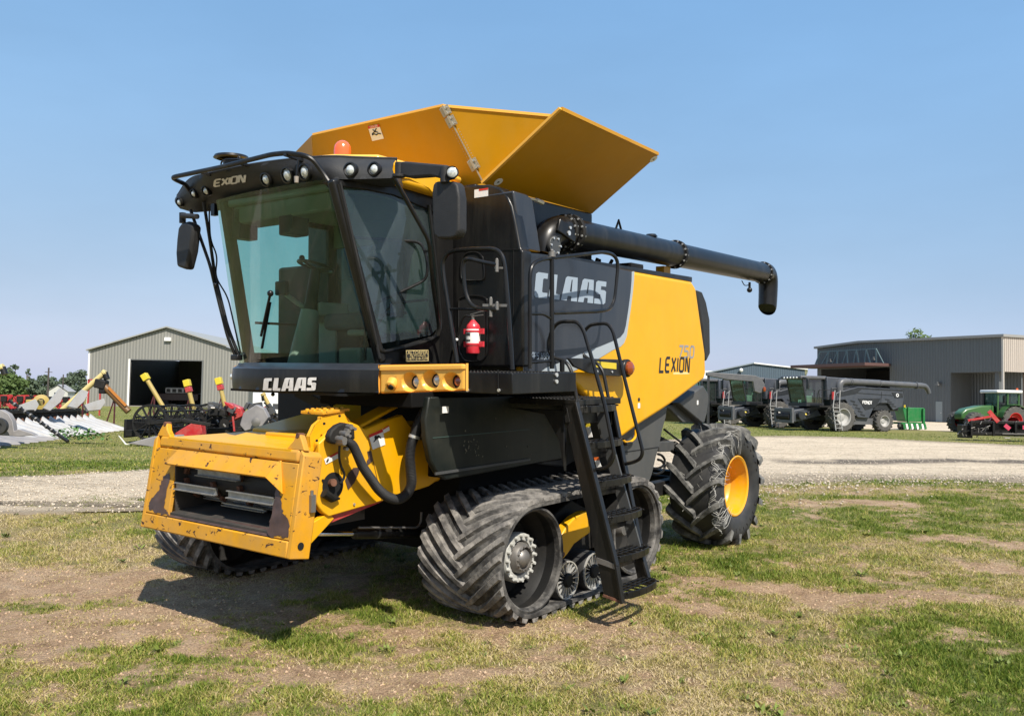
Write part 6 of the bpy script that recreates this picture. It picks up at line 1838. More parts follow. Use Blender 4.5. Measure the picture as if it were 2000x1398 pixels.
for k in range(n_):
    xa = o0 + .1 + (o1 - o0 - .3) * k / n_; xb = o0 + .9 + (o1 - o0 - 2.1) * (k + (1 if k % 2 else 0)) / n_
    m.bar((xa, ya, oz + .45), (xb, ya, zt), .12, .12)
m.bar((o0 - .2, ya, oz + .45), (o0 + .9, ya, zt), .09, .09); m.bar((o1, ya, oz + .45), (o1 - 1.2, ya, zt), .09, .09)
m.build('door_truss', mat('truss grey', (.13, .19, .20), .5), GB)
for px, py in ((1626, 703), (1711, 699), (1836, 748)):
    x_, t_ = lx(px); z_ = at(px, py, t_).z; mm = MB(); mm.bb((x_ - .12, -.5, z_ - .1), (x_ + .12, .0, z_ + .12)); mm.bb((x_ - .25, -.6, z_ - .3), (x_ + .25, -.3, z_ - .1)); mm.build('wall_lamp', trimd, GB, bevel=.02)

# ---- blue building far behind
BY = 150.0
a0_, a1_ = at(1385, 780, BY), at(1572, 780, BY)
BB_ = thing('low_blue_building', 'low blue grey building with white roof behind the dark combines', 'building', (a0_.x, BY, 0), 0)
w_ = a1_.x - a0_.x; e0_ = at(1391, 729, BY).z; p_ = at(1472, 710, BY); e1_ = at(1572, 722, BY).z; px_ = p_.x - a0_.x
MB().prism([V((0, 0, 0)), V((w_, 0, 0)), V((w_, 0, e1_)), V((px_, 0, p_.z)), V((0, 0, e0_))], (0, .3, 0)).build('gable_wall', bluem, BB_, smooth=False)
m = MB(); sh = V((14, 42, .6))
m.prism([V((-.4, -.3, e0_)), V((px_, -.3, p_.z)), V((px_, -.3, p_.z + .2)), V((-.4, -.3, e0_ + .2))], sh); m.build('roof', mat('roof edge', (.2, .24, .27), .5), BB_, smooth=False)
m = MB(); m.prism([V((px_, -.3, p_.z)), V((w_ + .4, -.3, e1_)), V((w_ + .4, -.3, e1_ + .2)), V((px_, -.3, p_.z + .22))], sh); m.prism([V((px_ + .2, 41, p_.z + .1)), V((w_ + 14, 41, p_.z - .3)), V((w_ + 14, 41, 0)), V((px_, 41, 0))], (0, .3, 0)); m.build('roof', roofw, BB_, smooth=False)
m = MB(); c = at(1446, 723, BY); m.sphere((c.x - a0_.x, -.5, c.z), .35, 10); m.build('wall_lamp', trimw, BB_)

# ---- generic dark combine; local +x forward, +y its left side
dk1 = mat('dark blue grey paint', (.045, .052, .066), .38, dust=.25, dustcol=(.12, .12, .12), coat=.2)
dk2 = mat('anthracite panel', (.018, .020, .023), .4, dust=.2, dustcol=(.08, .08, .08))
dk3 = mat('auger grey', (.085, .088, .095), .4, dust=.3, dustcol=(.18, .17, .16))
gcab = glassmat('green cab glass', (.35, .55, .48))
rimg = mat('pale rim', (.34, .34, .33), .5, dust=.4)
tyrb = mat('dusty far tyre', (.065, .063, .06), .85, dust=.5, dustcol=(.18, .165, .14))
def farwheel(root, x, y, R, w, rimr, rm, name='wheel'):
    s = 1 if y > 0 else -1
    t = MB().lathe([(rimr, -w / 2), (R * .93, -w / 2), (R, -w / 2 + .06), (R, w / 2 - .06), (R * .93, w / 2), (rimr, w / 2)], (x, y, R), (0, 1, 0), 36).build(name, tyrb, root)
    m = MB(); n = 18
    for sd in (-1, 1):
        for k in range(n):
            a = 2 * math.pi * (k + (.5 if sd > 0 else 0)) / n; b = a + .25
            p = V((x + math.cos(a) * R, y + sd * w * .48, R + math.sin(a) * R)); p2 = V((x + math.cos(b) * R, y, R + math.sin(b) * R))
            m.bar(p, p2, .09, .10, up=V((math.cos(a), 0, math.sin(a))))
    m.build('tread', tyrb, t)
    MB().lathe([(rimr, w / 2 * s), (rimr * .93, w / 2 * s), (rimr * .85, w * .25 * s), (rimr * .5, w * .12 * s), (rimr * .3, w * .22 * s), (0, w * .22 * s)], (x, y, R), (0, 1, 0), 28).build('rim', rm, t)
    return t
def far_combine(loc, rz, label, group):
    o = thing('parked_combine', label, 'combine harvester', loc, rz, group)
    for s in (1, -1):
        farwheel(o, 0, s * 1.55, 1.02, .75, .62, rimg); farwheel(o, -3.9, s * 1.35, .76, .6, .42, rimg)
    # side shell with stepped lines
    for s in (1, -1):
        y = 1.55 * s
        pl = [(-.6, 2.35), (-.2, 2.55), (-.6, 1.15), (-1.2, 1.0), (-2.4, .95), (-3.1, 1.9), (-4.2, 2.1), (-4.9, 1.65), (-5.6, 1.75), (-5.75, 2.4), (-5.65, 2.95), (-2.0, 3.15), (-.4, 2.85)]
        pl = [(.55, 2.15), (-.45, 2.25), (-.8, 1.85), (-1.55, 1.0), (-2.55, .95), (-3.0, 1.75), (-3.5, 2.05), (-4.3, 2.05), (-4.75, 1.55), (-5.6, 1.85), (-5.75, 2.5), (-5.6, 3.1), (-1.6, 3.2), (.3, 2.75)]
        sh_ = MB().prism([V((a, y, b)) for a, b in pl], (0, -.15 * s, 0)).build('side_shell', dk1, o, bevel=.04)
        yy = y + .006 * s
        MB().prism([V((a, yy, b)) for a, b in ((-1.55, 2.35), (-2.2, 1.55), (-3.1, 1.75), (-3.6, 2.4))], (0, .02 * s, 0)).build('name_panel', dk2, sh_)
        MB().prism([V((a, yy, b)) for a, b in ((.2, 2.45), (-1.4, 2.7), (-1.9, 3.05), (-5.6, 2.95), (-5.6, 3.08), (-1.6, 3.15), (.25, 2.7))], (0, .02 * s, 0)).build('shell_stripe', dk2, sh_)
        MB().prism([V((a, yy, b)) for a, b in ((-4.6, 2.85), (-5.6, 2.8), (-5.65, 2.5), (-4.9, 2.45))], (0, .02 * s, 0)).build('rear_badge_panel', dk2, sh_)
        m = MB()
        for k in range(5): m.bar((-.9 - k * .22, yy, 2.2 - k * .24), (-1.3 - k * .22, yy, 2.1 - k * .24), .03, .09, up=(0, 0, 1))
        for k in range(4): m.bar((-4.0 - k * .2, yy, 2.35 - k * .16), (-4.4 - k * .2, yy, 2.3 - k * .16), .03, .07, up=(0, 0, 1))
        m.bar((-1.5, yy, 2.75), (-5.6, yy, 2.6), .03, .05, up=(0, 0, 1)); m.bar((-3.7, yy, 2.9), (-3.6, yy, 2.0), .03, .03, up=(0, 0, 1))
        m.build('shell_vents', dk2, sh_)
        if s > 0:
            # letters run towards the rear, as seen from the machine's left
            stroke_text('FENDT', V((-1.95, yy + .03, 2.0)), V((-1, 0, -.04)), V((0, 0, 1)), .20, .24, 'name_lettering', mat('chrome letters', (.7, .7, .7), .3), sh_, xs=1.15, lift=.012)
            m = MB(); c_ = V((-5.1, yy + .03, 2.65)); m.lathe([(.13, 0), (.13, .01), (.07, .01), (.07, 0)], c_, (0, 1, 0), 20, closed=True); m.build('round_emblem', mat('chrome letters', (.7,) * 3), sh_)
    MB().bb((-5.4, -1.38, 1.5), (.6, 1.38, 3.1)).build('hull', dk2, o, bevel=.05)
    MB().prism([V((a, -1.3, b)) for a, b in ((.9, 2.2), (.95, 3.85), (-2.2, 3.75), (-2.6, 3.1), (-.2, 2.3))], (0, 2.6, 0)).build('grain_tank', dk1, o, bevel=.05)
    MB().prism([V((a, -1.32, b)) for a, b in ((-1.0, 1.0), (-3.3, .95), (-3.4, .5), (-1.0, .5))], (0, 2.64, 0)).build('underbody', dk3, o)
    # cab
    m = MB()
    for x_, y_ in ((1.05, .95), (1.05, -.95), (2.35, .85), (2.35, -.85)): m.bar((x_, y_, 1.95), (x_ + (.35 if x_ > 2 else 0), y_, 3.65), .08, .08)
    m.bb((.95, -1.0, 1.75), (2.45, 1.0, 2.0)); m.build('cab_frame', dk2, o)
    m = MB(); m.add([V((2.36, .85, 2)), V((2.36, -.85, 2)), V((2.72, -.85, 3.65)), V((2.72, .85, 3.65))], [(0, 1, 2, 3)]); m.build('windscreen', gcab, o)
    for s in (1, -1):
        MB().add([V((1.05, s * .96, 2)), V((2.36, s * .88, 2)), V((2.7, s * .88, 3.65)), V((1.05, s * .96, 3.65))], [(0, 1, 2, 3)]).build('cab_window', gcab, o)
    m = MB(); m.bb((.8, -1.15, 3.65), (3.05, 1.15, 3.90)); rf = m.build('cab_roof', dk3, o, bevel=.08, seg=3)
    m = MB()
    for k in range(5): m.sphere((3.06, -.7 + k * .35, 3.75), .08, 8)
    m.build('roof_lights', lens, rf)
    m = MB(); m.bb((1.4, -.3, 2.0), (1.9, .3, 2.5)); m.bb((1.3, -.28, 2.5), (1.45, .28, 3.1)); m.build('seat', beige, o, bevel=.05)
    m = MB(); m.bb((1.05, .85, 1.70), (2.1, 1.95, 1.82)); m.tube([V((2.1, 1.9, 1.8)), V((2.1, 1.9, 2.9)), V((1.1, 1.9, 2.9)), V((1.1, 1.9, 1.8))], .025, 6); m.tube([V((2.1, 1.9, 2.35)), V((1.1, 1.9, 2.35))], .02, 6); m.build('platform', blkm, o)
    m = MB()
    m.tube([V((.75, 1.9, 2.9)), V((.95, 1.95, 1.7)), V((1.0, 2.3, .1))], .035, 6); m.tube([V((.30, 1.9, 2.9)), V((.42, 1.95, 1.7)), V((.45, 2.3, .1))], .035, 6)
    for k in range(6): m.bb((.42, 2.25 - k * .06 - .08, .25 + k * .28), (1.0, 2.25 - k * .06 + .08, .29 + k * .28))
    m.build('ladder', mat('grey ladder', (.32, .32, .31), .5), o)
    MB().cyl((.62, 1.55, 2.25), (.62, 1.55, 2.8), .10, seg=14).build('extinguisher', redp, o)
    # auger
    m = MB(); m.tube([V((-.1, 1.35, 2.8)), V((-.1, 1.35, 3.25)), V((-.3, 1.35, 3.5)), V((-.7, 1.35, 3.55))], .26, 16, smooth=4); m.cyl((-.6, 1.35, 3.55), (-3.6, 1.35, 3.50), .235, seg=20); m.cyl((-3.6, 1.35, 3.50), (-7.6, 1.35, 3.40), .21, seg=20)
    for x_ in (-.95, -1.1, -3.6, -7.0): m.cyl((x_, 1.35, 3.55 + x_ * .02), (x_ - .07, 1.35, 3.55 + x_ * .02), .27, seg=20)
    m.tube([V((-7.5, 1.35, 3.40)), V((-7.9, 1.35, 3.36)), V((-8.15, 1.35, 3.15)), V((-8.3, 1.35, 2.85))], [.21, .16], 14, smooth=4); m.build('unloading_auger', dk3, o)
    # feeder house
    m = MB().prism([V((a, -.75, b)) for a, b in ((1.0, 1.1), (1.4, 1.75), (3.3, 1.45), (3.5, .75), (3.2, .6))], (0, 1.5, 0)); m.build('feeder_house', dk1, o, bevel=.04)
    m = MB(); x_ = 3.5
    for a, b in (((x_, -1.0, .55), (x_ + .18, 1.0, .75)), ((x_, -1.0, 1.35), (x_ + .18, 1.0, 1.6)), ((x_, -1.0, .75), (x_ + .18, -.75, 1.35)), ((x_, .75, .75), (x_ + .18, 1.0, 1.35))): m.bb(a, b)
    m.build('header_frame', dk3, o, bevel=.03); MB().cyl((x_ + .05, -.7, 1.0), (x_ + .05, .7, 1.0), .22).build('feeder_drum', blkm, o)
    m = MB(); m.cyl((2.9, .78, 1.1), (2.9, 1.1, 1.1), .28, seg=12); m.cyl((2.0, .8, 1.4), (2.3, .9, 1.2), .12); m.tube([V((3.1, .9, 1.3)), V((2.4, 1.0, 1.1)), V((1.6, .95, 1.5))], .05, 6, smooth=4); m.build('feeder_drive', dk2, o)
    MB().sphere((2.5, .95, 1.15), .1, 8).build('yellow_cap', label_y, o)
    for s in (1, -1):
        m = MB(); m.bar((2.9, s * 1.05, 3.75), (2.9, s * 1.6, 3.7), .08, .10); m.bb((2.82, s * 1.55, 2.95), (2.95, s * 1.8, 3.65)); m.build('mirror', dk2, o, bevel=.03)
    m = MB(); m.bb((-1.2, -1.5, .75), (.6, 1.5, 1.15)); m.bb((-4.1, -1.2, .65), (-3.7, 1.2, .9)); m.build('axle', blkm, o)
    return o
c = at(1612, 842, 64)
FC = far_combine((c.x, 64, 0), R_(200), 'nearest dark blue grey combine with long auger pointing right toward the green seed box', 'dark combines parked in a row')
for px, Y, lb in ((1494, 70, 'middle dark combine partly hidden behind the nearest one'), (1405, 77, 'furthest dark combine just right of the yellow harvester')):
    o = copy_tree(FC); c = at(px, 842, Y); o.location = (c.x, Y, 0); o['label'] = lb
# boom of a sprayer standing in the gap
bo = thing('folded_boom', 'grey folded boom arm with rounded end above the middle dark combine', 'boom arm', (at(1380, 733, 62).x, 62, at(1380, 733, 62).z))
pts = [at(a, b, 62) - bo.location for a, b in ((1380, 727), (1420, 729), (1475, 733), (1487, 738), (1494, 750), (1494, 764), (1484, 768), (1474, 764), (1471, 745), (1420, 741), (1380, 733))]
MB().prism(pts, (0, .35, 0)).build('arm', dk3, bo, bevel=.03)
MB().bb(at(1382, 731, 62.1) - bo.location, V((at(1385, 731, 62.3).x - bo.location.x, .25, -bo.location.z))).build('mast', dk2, bo)
c = at(1493, 760, 61.9) - bo.location; MB().sphere(c, .12, 8, (1, 1, 1.6)).build('amber_marker', amber, bo)

# ---- green seed box
SD = thing('seed_drill', 'green seed drill behind the tail of the nearest dark combine', 'seed drill', (at(1783, 838, 69).x, 69, 0), R_(8))
grn = mat('green implement paint', (.015, .17, .045), .4, dust=.15)
m = MB(); m.prism([V((-.8, 0, 1.75)), V((.95, 0, 1.75)), V((.95, 0, 1.55)), V((.7, 0, .65)), V((-.6, 0, .65)), V((-.8, 0, 1.5))], (0, 1.2, 0)); m.build('hopper', grn, SD, bevel=.03)
m = MB(); m.bb((-1.0, -.1, .45), (1.0, .1, .6)); m.bb((-1.0, 1.0, .45), (1.0, 1.2, .6)); m.bb((.75, -.2, .5), (.9, 0, 1.7)); m.bb((-.5, -.15, .5), (-.4, 0, 1.8)); m.build('frame', grn, SD)
for k in range(9): MB().prism([V((-.95 + k * .22, -.2, .5)), V((-.8 + k * .22, -.2, .5)), V((-.7 + k * .22, -.2, .12)), V((-.85 + k * .22, -.2, .05))], (0, .1, 0)).build('opener', trimw if k % 2 else grn, SD)
MB().cyl((-.6, .4, .3), (-.6, .7, .3), .3, seg=20).build('wheel', tyrb, SD); MB().cyl((.6, .4, .3), (.6, .7, .3), .3, seg=20).build('wheel', tyrb, SD)
MB().cyl((-.7, 0, 1.75), (-.7, 0, 1.95), .07).build('yellow_lamp', label_y, SD)

# ---- green tractor
TC = thing('tractor', 'green tractor with white roof and red wheels at the right edge', 'tractor', (at(1955, 840, 66).x, 66, 0), R_(190))
grt = mat('tractor green', (.045, .12, .035), .35, coat=.3)
rr_ = mat('red rim', (.50, .02, .02), .4)
for s in (1, -1):
    farwheel(TC, -.2, s * 1.0, .98, .6, .55, rr_); farwheel(TC, 2.9, s * .95, .74, .5, .42, rr_)
MB().prism([V((a, -.45, b)) for a, b in ((.9, 1.0), (.9, 2.05), (2.0, 2.0), (3.2, 1.75), (3.6, 1.45), (3.6, .95))], (0, .9, 0)).build('bonnet', grt, TC, bevel=.12, seg=3)
m = MB(); m.bb((-.9, -.4, .7), (3.2, .4, 1.1)); m.bb((2.7, -.9, .6), (3.1, .9, .8)); m.bb((-.5, -.9, .85), (.1, .9, 1.1)); m.build('chassis', blkm, TC)
m = MB()
for x_, y_ in ((.85, .7), (.85, -.7), (-.85, .75), (-.85, -.75), (.1, .78), (.1, -.78)): m.bar((x_, y_, 1.3), (x_ - .05, y_, 2.95), .09, .09)
m.bb((-.9, -.75, 1.1), (.9, .75, 1.5)); m.build('cab_frame', grt, TC)
for y_ in (.72, -.72): MB().add([V((.85, y_, 1.5)), V((-.85, y_, 1.5)), V((-.85, y_, 2.95)), V((.85, y_, 2.95))], [(0, 1, 2, 3)]).build('side_window', gcab, TC)
for x_ in (.84, -.84): MB().add([V((x_, -.7, 1.5)), V((x_, .7, 1.5)), V((x_, .7, 2.95)), V((x_, -.7, 2.95))], [(0, 1, 2, 3)]).build('windscreen', gcab, TC)
MB().bb((-1.1, -.95, 2.95), (1.05, .95, 3.18)).build('roof', trimw, TC, bevel=.08, seg=3)
for s in (1, -1):
    m = MB()
    for k in range(9):
        a1, a2 = R_(10 + k * 19), R_(29 + k * 19)
        m.prism([V((-.2 + math.cos(a1) * 1.12, s * .72, .98 + math.sin(a1) * 1.12)), V((-.2 + math.cos(a2) * 1.12, s * .72, .98 + math.sin(a2) * 1.12)), V((-.2 + math.cos(a2) * 1.12, s * 1.32, .98 + math.sin(a2) * 1.12)), V((-.2 + math.cos(a1) * 1.12, s * 1.32, .98 + math.sin(a1) * 1.12))], (0, 0, .05))
    m.build('mudguard', grt, TC)
MB().bb((-.3, -.3, 1.5), (.2, .3, 2.3)).build('seat', seatk, TC, bevel=.05)
MB().cyl((.9, -.62, 1.6), (.9, -.62, 3.1), .05).build('exhaust', blkm, TC)
m = MB(); m.bar((.9, .9, 2.85), (.95, 1.5, 2.85), .04, .04); m.bb((.9, 1.42, 2.2), (1.0, 1.6, 2.75)); m.build('mirror', blk, TC)
MB().cyl((-.8, .7, 3.18), (-.8, .7, 3.33), .07).build('beacon', orange, TC)
MB().add([V((-1.2, .25, 1.5)), V((-1.2, -.25, 1.5)), V((-1.2, 0, 1.95))], [(0, 1, 2)]).build('warning_triangle', orange, TC)

# ---- black and red corn header in front of the tractor
c = at(1885, 858, 50)
HD = thing('folded_corn_header', 'black and red corn header on the ground in front of the green tractor', 'corn header', (c.x, 50, 0), R_(-4))
m = MB(); m.bb((.3, 0, 1.0), (6.5, .25, 1.15)); m.bb((.3, 0, .35), (6.5, .2, .5)); m.bb((.3, .3, .3), (6.5, .4, 1.1))
for k in range(6): m.bb((.3 + k * 1.2, -.05, .3), (.42 + k * 1.2, .2, 1.1))
m.bar((-.2, .3, .4), (.9, .2, 1.3), .1, .12); m.bar((-.1, .1, .5), (1.3, 0, .8), .05, .05); m.bb((-.1, .2, .15), (.5, .8, .9)); m.build('frame', blk, HD, bevel=.01)
for k in range(6):
    x_ = .9 + k * .95
    m = MB(); m.lathe([(.35, 0), (.33, .25), (.25, .6), (.12, 1.0), (.02, 1.25)], (x_, .3, 1.05), (0, 1, -.15), 18); m.build('row_hood', redp, HD)
m = MB(); m.bar((.2, .1, 1.15), (1.4, .0, 1.4), .12, .12); m.bar((1.3, 0, 1.7), (1.8, 0, 1.1), .1, .22); m.build('drive_arm', redp, HD)
for k in range(3): MB().box((2.3 + k * 1.0, -.02, .82), (.35, .02, .22), Matrix.Rotation(R_(40 * (k == 0)), 3, 'Y')).build('reflector', mat('red reflector', (.5, .05, .1), .4), HD)
m = MB(); m.bb((2.0, -.1, .42), (4.6, -.05, .47)); m.bb((2.0, -.1, .25), (4.4, -.05, .28)); m.cyl((2.1, -.1, .2), (2.4, -.1, .2), .03); m.build('step_bar', dull, HD)
rr7 = random.Random(2); m = MB()
for k in range(26): 
    a_ = V((rr7.uniform(-.2, 1.4), rr7.uniform(-.1, .3), rr7.uniform(.3, 1.1))); m.cyl(a_, a_ + V((rr7.uniform(-.2, .2), 0, rr7.uniform(-.2, .2))), .03, seg=6)
m.build('fittings', dull, HD)

# ============================================================ equipment left of the harvester
wht = mat('white header plastic', (.38, .38, .38), .45, dust=.7, dustcol=(.30, .27, .23), dscale=1.5)
gpl = mat('weathered grey plastic', (.20, .19, .19), .5, dust=.5, dustcol=(.36, .34, .33), dscale=1.5)
def corn_head(loc, rz, n, hood, label, sp=.76, L=2.0, hh=.62, zb=.0):
    o = thing('corn_header', label, 'corn header', loc, rz)
    Wt = n * sp
    m = MB(); m.bb((0, -.5, .55), (Wt, -.35, .72)); m.bb((0, -.55, .95), (Wt, -.4, 1.1)); m.bb((0, -.62, .2), (Wt, -.56, 1.05)); m.bb((0, -.5, .15), (Wt, .1, .2)); m.build('frame', blkm, o, bevel=.01)
    m = MB().cyl((.1, -.15, .50), (Wt - .1, -.15, .50), .10, seg=14); k = 0
    nn = int(Wt / .09)
    for i in range(nn):
        a = i * .9; c_ = V((.1 + i * .09, -.15, .5)); m.bar(c_ + V((0, math.cos(a), math.sin(a))) * .1, c_ + V((0, math.cos(a), math.sin(a))) * .28, .10, .012, up=(1, 0, 0))
    m.build('auger_screw', rust, o)
    for i in range(n + 1):
        x = i * sp; w = sp * .38 if 0 < i < n else sp * .33
        m = MB()
        secs = [(.05, w * .80, .80), (.35, w, hh), (.9, w * .9, hh * .72), (1.4, w * .62, hh * .42), (L, .03, .06)]
        vs = []; K = 8
        for (yy, ww, zz) in secs:
            for t in range(K + 1):
                a = math.pi * t / K
                vs.append((x + math.cos(a) * ww, yy, max(.03, .06 + (math.sin(a) ** .7) * (zz - .03))))
        fs = [(s_ * (K + 1) + t, s_ * (K + 1) + t + 1, (s_ + 1) * (K + 1) + t + 1, (s_ + 1) * (K + 1) + t) for s_ in range(len(secs) - 1) for t in range(K)]
        fs.append(list(range(K + 1)))
        m.add(vs, fs); m.build('snout', hood, o, ang=50, fixn=False)
    return o
# local +y points where the snouts point
tipw = gpt(252, 842)
W1 = corn_head((tipw.x - 2.0, tipw.y, 0), R_(-85), 13, wht, 'white corn header with raised white dividers left of the shed doorway', hh=.58)
bpy.context.view_layer.update()
for pix, Y in (([(85, 797), (118, 757), (128, 765), (118, 785), (98, 802)], 38.5), ([(133, 793), (160, 760), (173, 765), (165, 783), (150, 797)], 38.5), ([(165, 790), (203, 778), (206, 786), (196, 800), (172, 802)], 38.5), ([(35, 792), (70, 779), (76, 790), (70, 802), (40, 805)], 38.6)):
    iv = W1.matrix_world.inverted(); pts = [iv @ at(a, b, Y) for a, b in pix]; dv = iv.to_3x3() @ V((-.25, .35, -.05))
    MB().prism(pts, dv).build('raised_divider', wht, W1, bevel=.01)
tg_ = gpt(128, 861)
G1 = corn_head((tg_.x - 2.6, tg_.y - .3, 0), R_(-83), 7, gpl, 'weathered grey corn header at the far left edge', L=2.5, hh=.42)
bpy.context.view_layer.update()
iv = G1.matrix_world.inverted()
ep = [(-20, 800), (2, 800), (16, 808), (24, 822), (27, 842), (36, 838), (60, 845), (68, 850), (40, 852), (0, 850), (-20, 850)]
MB().prism([iv @ at(a, b, 29.5) for a, b in ep], iv.to_3x3() @ V((0, .25, 0))).build('end_shield', gpl, G1, bevel=.02)
w_ = iv @ at(2, 832, 29.2); wd = iv.to_3x3() @ V((0, -1, 0))
MB().lathe([(.10, 0), (.26, 0), (.28, .08), (.26, .16), (.12, .16), (.10, .1), (0, .1)], w_, wd, 24).build('gauge_wheel', tyre, G1)
pa, pb = at(18, 782, 30.5), at(133, 862, 30)
PB = thing('marker_pipe', 'long dark pipe leaning down across the grey and white corn headers', 'pipe', (pb.x, pb.y, 0))
bpy.context.view_layer.update()
MB().cyl(pa - PB.location, pb - PB.location, .045, .06).build('tube', blk, PB)
m = MB()
for k in range(9): e_ = (pa.lerp(pb, .1 + k * .09)) - PB.location; m.cyl(e_ - (pb - pa).normalized() * .03, e_ + (pb - pa).normalized() * .03, .075, seg=10)
m.build('clamp_ring', dull, PB)
# weed growing through the header
def leafblob(center, r, n, m, seed, name, sc=(1, 1, .6), ls=.12):
    rg = random.Random(seed); mb = MB()
    for i in range(n):
        d = V((rg.gauss(0, 1), rg.gauss(0, 1), rg.gauss(0, 1))).normalized() * r * rg.random() ** .4
        c_ = V(center) + V((d.x * sc[0], d.y * sc[1], abs(d.z) * sc[2])); a = rg.uniform(0, 6.28); tt = rg.uniform(-.8, .8)
        u = V((math.cos(a), math.sin(a), tt)) * ls; w = V((-math.sin(a), math.cos(a), rg.uniform(-.6, .6))) * ls * .5
        mb.add([c_ - u, c_ + w, c_ + u, c_ - w], [(0, 1, 2, 3)])
    return mb
lf = mat('weed leaf', (.07, .15, .03), .6, var=.5, dscale=5)
c = at(150, 845, 33); WD = leafblob((0, 0, 0), .55, 220, lf, 4, 'weed', (2.3, .8, .9), .09).build('leafy_weed', lf, None, fixn=False, smooth=False); WD.location = (c.x, c.y, c.z - .25); tag(WD, 'leafy green weed growing through the white corn header', 'weed')

def auger(p0, p1, r, m, label, cap='round', Y=44, capm=None):
    a, b = at(*p0, Y), at(*p1, Y)
    o = thing('grain_auger', label, 'auger', (a.x, a.y, 0)); L0 = o.location
    a = a - V((L0.x, L0.y, 0)); b = b - V((L0.x, L0.y, 0)); d = (b - a).normalized()
    MB().cyl(a - d * .3, b, r, seg=16).build('tube', m, o)
    if cap == 'round':
        MB().cyl(b - d * .02, b + d * .12, r * 1.25).build('spout_band', m, o, bevel=.02); MB().cyl(b + d * .05 + V((0, 0, 0)), b + d * .12 + V((.08, 0, -.38)), r * 1.1).build('spout', blk, o)
    else:
        MB().box(b + d * .05, (.34, .30, .34), d.to_track_quat('Z', 'Y').to_matrix()).build('head_box', label_y, o, bevel=.02)
        if capm: MB().box(b - d * .28, (.30, .28, .26), d.to_track_quat('Z', 'Y').to_matrix()).build('head_guard', capm, o, bevel=.02)
    m_ = MB(); mid = a.lerp(b, .45); m_.bar((mid.x, mid.y, 0), mid, .06, .06); m_.bar((mid.x - .5, mid.y, 0), mid, .05, .05)
    m_.build('support_leg', mat('dark red leg', (.07, .012, .015), .5), o)
    return o
yau = mat('auger yellow', (.62, .50, .20), .45, dust=.3); oau = mat('auger amber', (.40, .29, .07), .45, dust=.3)
auger((130, 793), (203, 729), .135, yau, 'long pale yellow auger with black spout leaning up to the right beside the shed wall')
auger((-30, 730), (3, 718), .14, yau, 'pale yellow auger end cut off by the left edge of the photo')
auger((316, 790), (285, 738), .11, oau, 'yellow auger with square yellow head standing in front of the left of the doorway', 'box')
auger((376, 790), (366, 750), .11, oau, 'short yellow auger with yellow and red head before the right of the doorway', 'box', capm=redp)
auger((439, 790), (428, 746), .11, oau, 'yellow auger with yellow and red head right of the shed doorway', 'box', capm=redp)
auger((530, 800), (515, 772), .10, oau, 'amber auger mostly hidden behind the harvester bumper', 'round')
o = auger((243, 795), (202, 752), .17, mat('brown auger', (.14, .07, .02), .5), 'brown and black auger with a big dark hood leaning left in front of the shed', 'none')
for ch in list(o.children):
    if ch.name.startswith('head_box'): bpy.data.objects.remove(ch)
hp = at(198, 750, 44) - V((o.location.x, o.location.y, 0)); MB().box(hp, (.55, .5, .45), Matrix.Rotation(.2, 3, 'Y')).build('hood', blkm, o, bevel=.06); MB().box(hp + V((.1, 0, -.3)), (.3, .4, .35)).build('hood_chute', blkm, o, bevel=.04)
MB().bar(at(212, 757, 43.8) - V((o.location.x, o.location.y, 0)), at(246, 792, 43.8) - V((o.location.x, o.location.y, 0)), .05, .12).build('trough_edge', mat('orange edge', (.45, .17, .03), .5), o)

# ---- reel header
RY = 33.5
rc = at(293, 825, RY); R0 = .70
RL = thing('reel_header', 'black pickup reel header with big spoked end wheel in front of the shed', 'header', (rc.x, RY, 0), R_(85))
zc = rc.z
def reelwheel(x):
    m = MB().lathe([(R0, -.03), (R0, .03), (R0 * .88, .03), (R0 * .88, -.03)], (x, 0, zc), (1, 0, 0), 40, closed=True)
    for k in range(12):
        a = 2 * math.pi * k / 12; m.bar(V((x, 0, zc)), V((x, math.cos(a) * R0 * .9, zc + math.sin(a) * R0 * .9)), .035, .11, up=(1, 0, 0))
    m.cyl((x - .05, 0, zc), (x + .05, 0, zc), .17, seg=20)
    return m.build('reel_wheel', blkm, RL)
reelwheel(0)
for k in range(1, 4): reelwheel(k * 1.7)
for k in range(6):
    a = 2 * math.pi * k / 6 + .3
    m = MB(); c_ = V((0, math.cos(a) * R0 * .9, zc + math.sin(a) * R0 * .9)); m.cyl(c_, c_ + V((5.2, 0, 0)), .035, seg=8)
    for j in range(40): m.bar(c_ + V((.1 + j * .13, 0, 0)), c_ + V((.1 + j * .13, -.05, -.24)), .02, .02)
    m.build('tine_bar', blkm, RL)
m = MB(); m.cyl((-.1, 0, zc), (5.2, 0, zc), .09, seg=14); m.build('reel_shaft', blkm, RL)
m = MB(); m.bar((-.12, -.1, zc), (-.12, -1.3, zc + .12), .08, .16); m.bar((-.12, -1.3, zc + .12), (.4, -2.2, zc - .05), .08, .14); m.bar((.1, -.2, zc - .2), (5.0, .0, zc - .55), .1, .12); m.bb((.3, .6, .25), (5.2, 1.2, .5)); m.bb((.3, 1.1, .2), (5.2, 1.2, .9)); m.build('header_frame', blkm, RL, bevel=.02)
dv = MB(); iv_ = [at(a, b, 32.0) for a, b in ((248, 866), (300, 852), (345, 850), (350, 876), (318, 877), (290, 872))]
bpy.context.view_layer.update(); iv = RL.matrix_world.inverted()
dv.prism([iv @ p for p in iv_], iv.to_3x3() @ V((.1, .5, .02))).build('end_divider', gpl, RL, bevel=.03)
dv = MB(); dv.prism([iv @ at(a, b, 32.0) for a, b in ((247, 866), (235, 852), (232, 850), (246, 868), (255, 868))], V((0, .03, 0))); dv.build('divider_tip', trimw, RL)
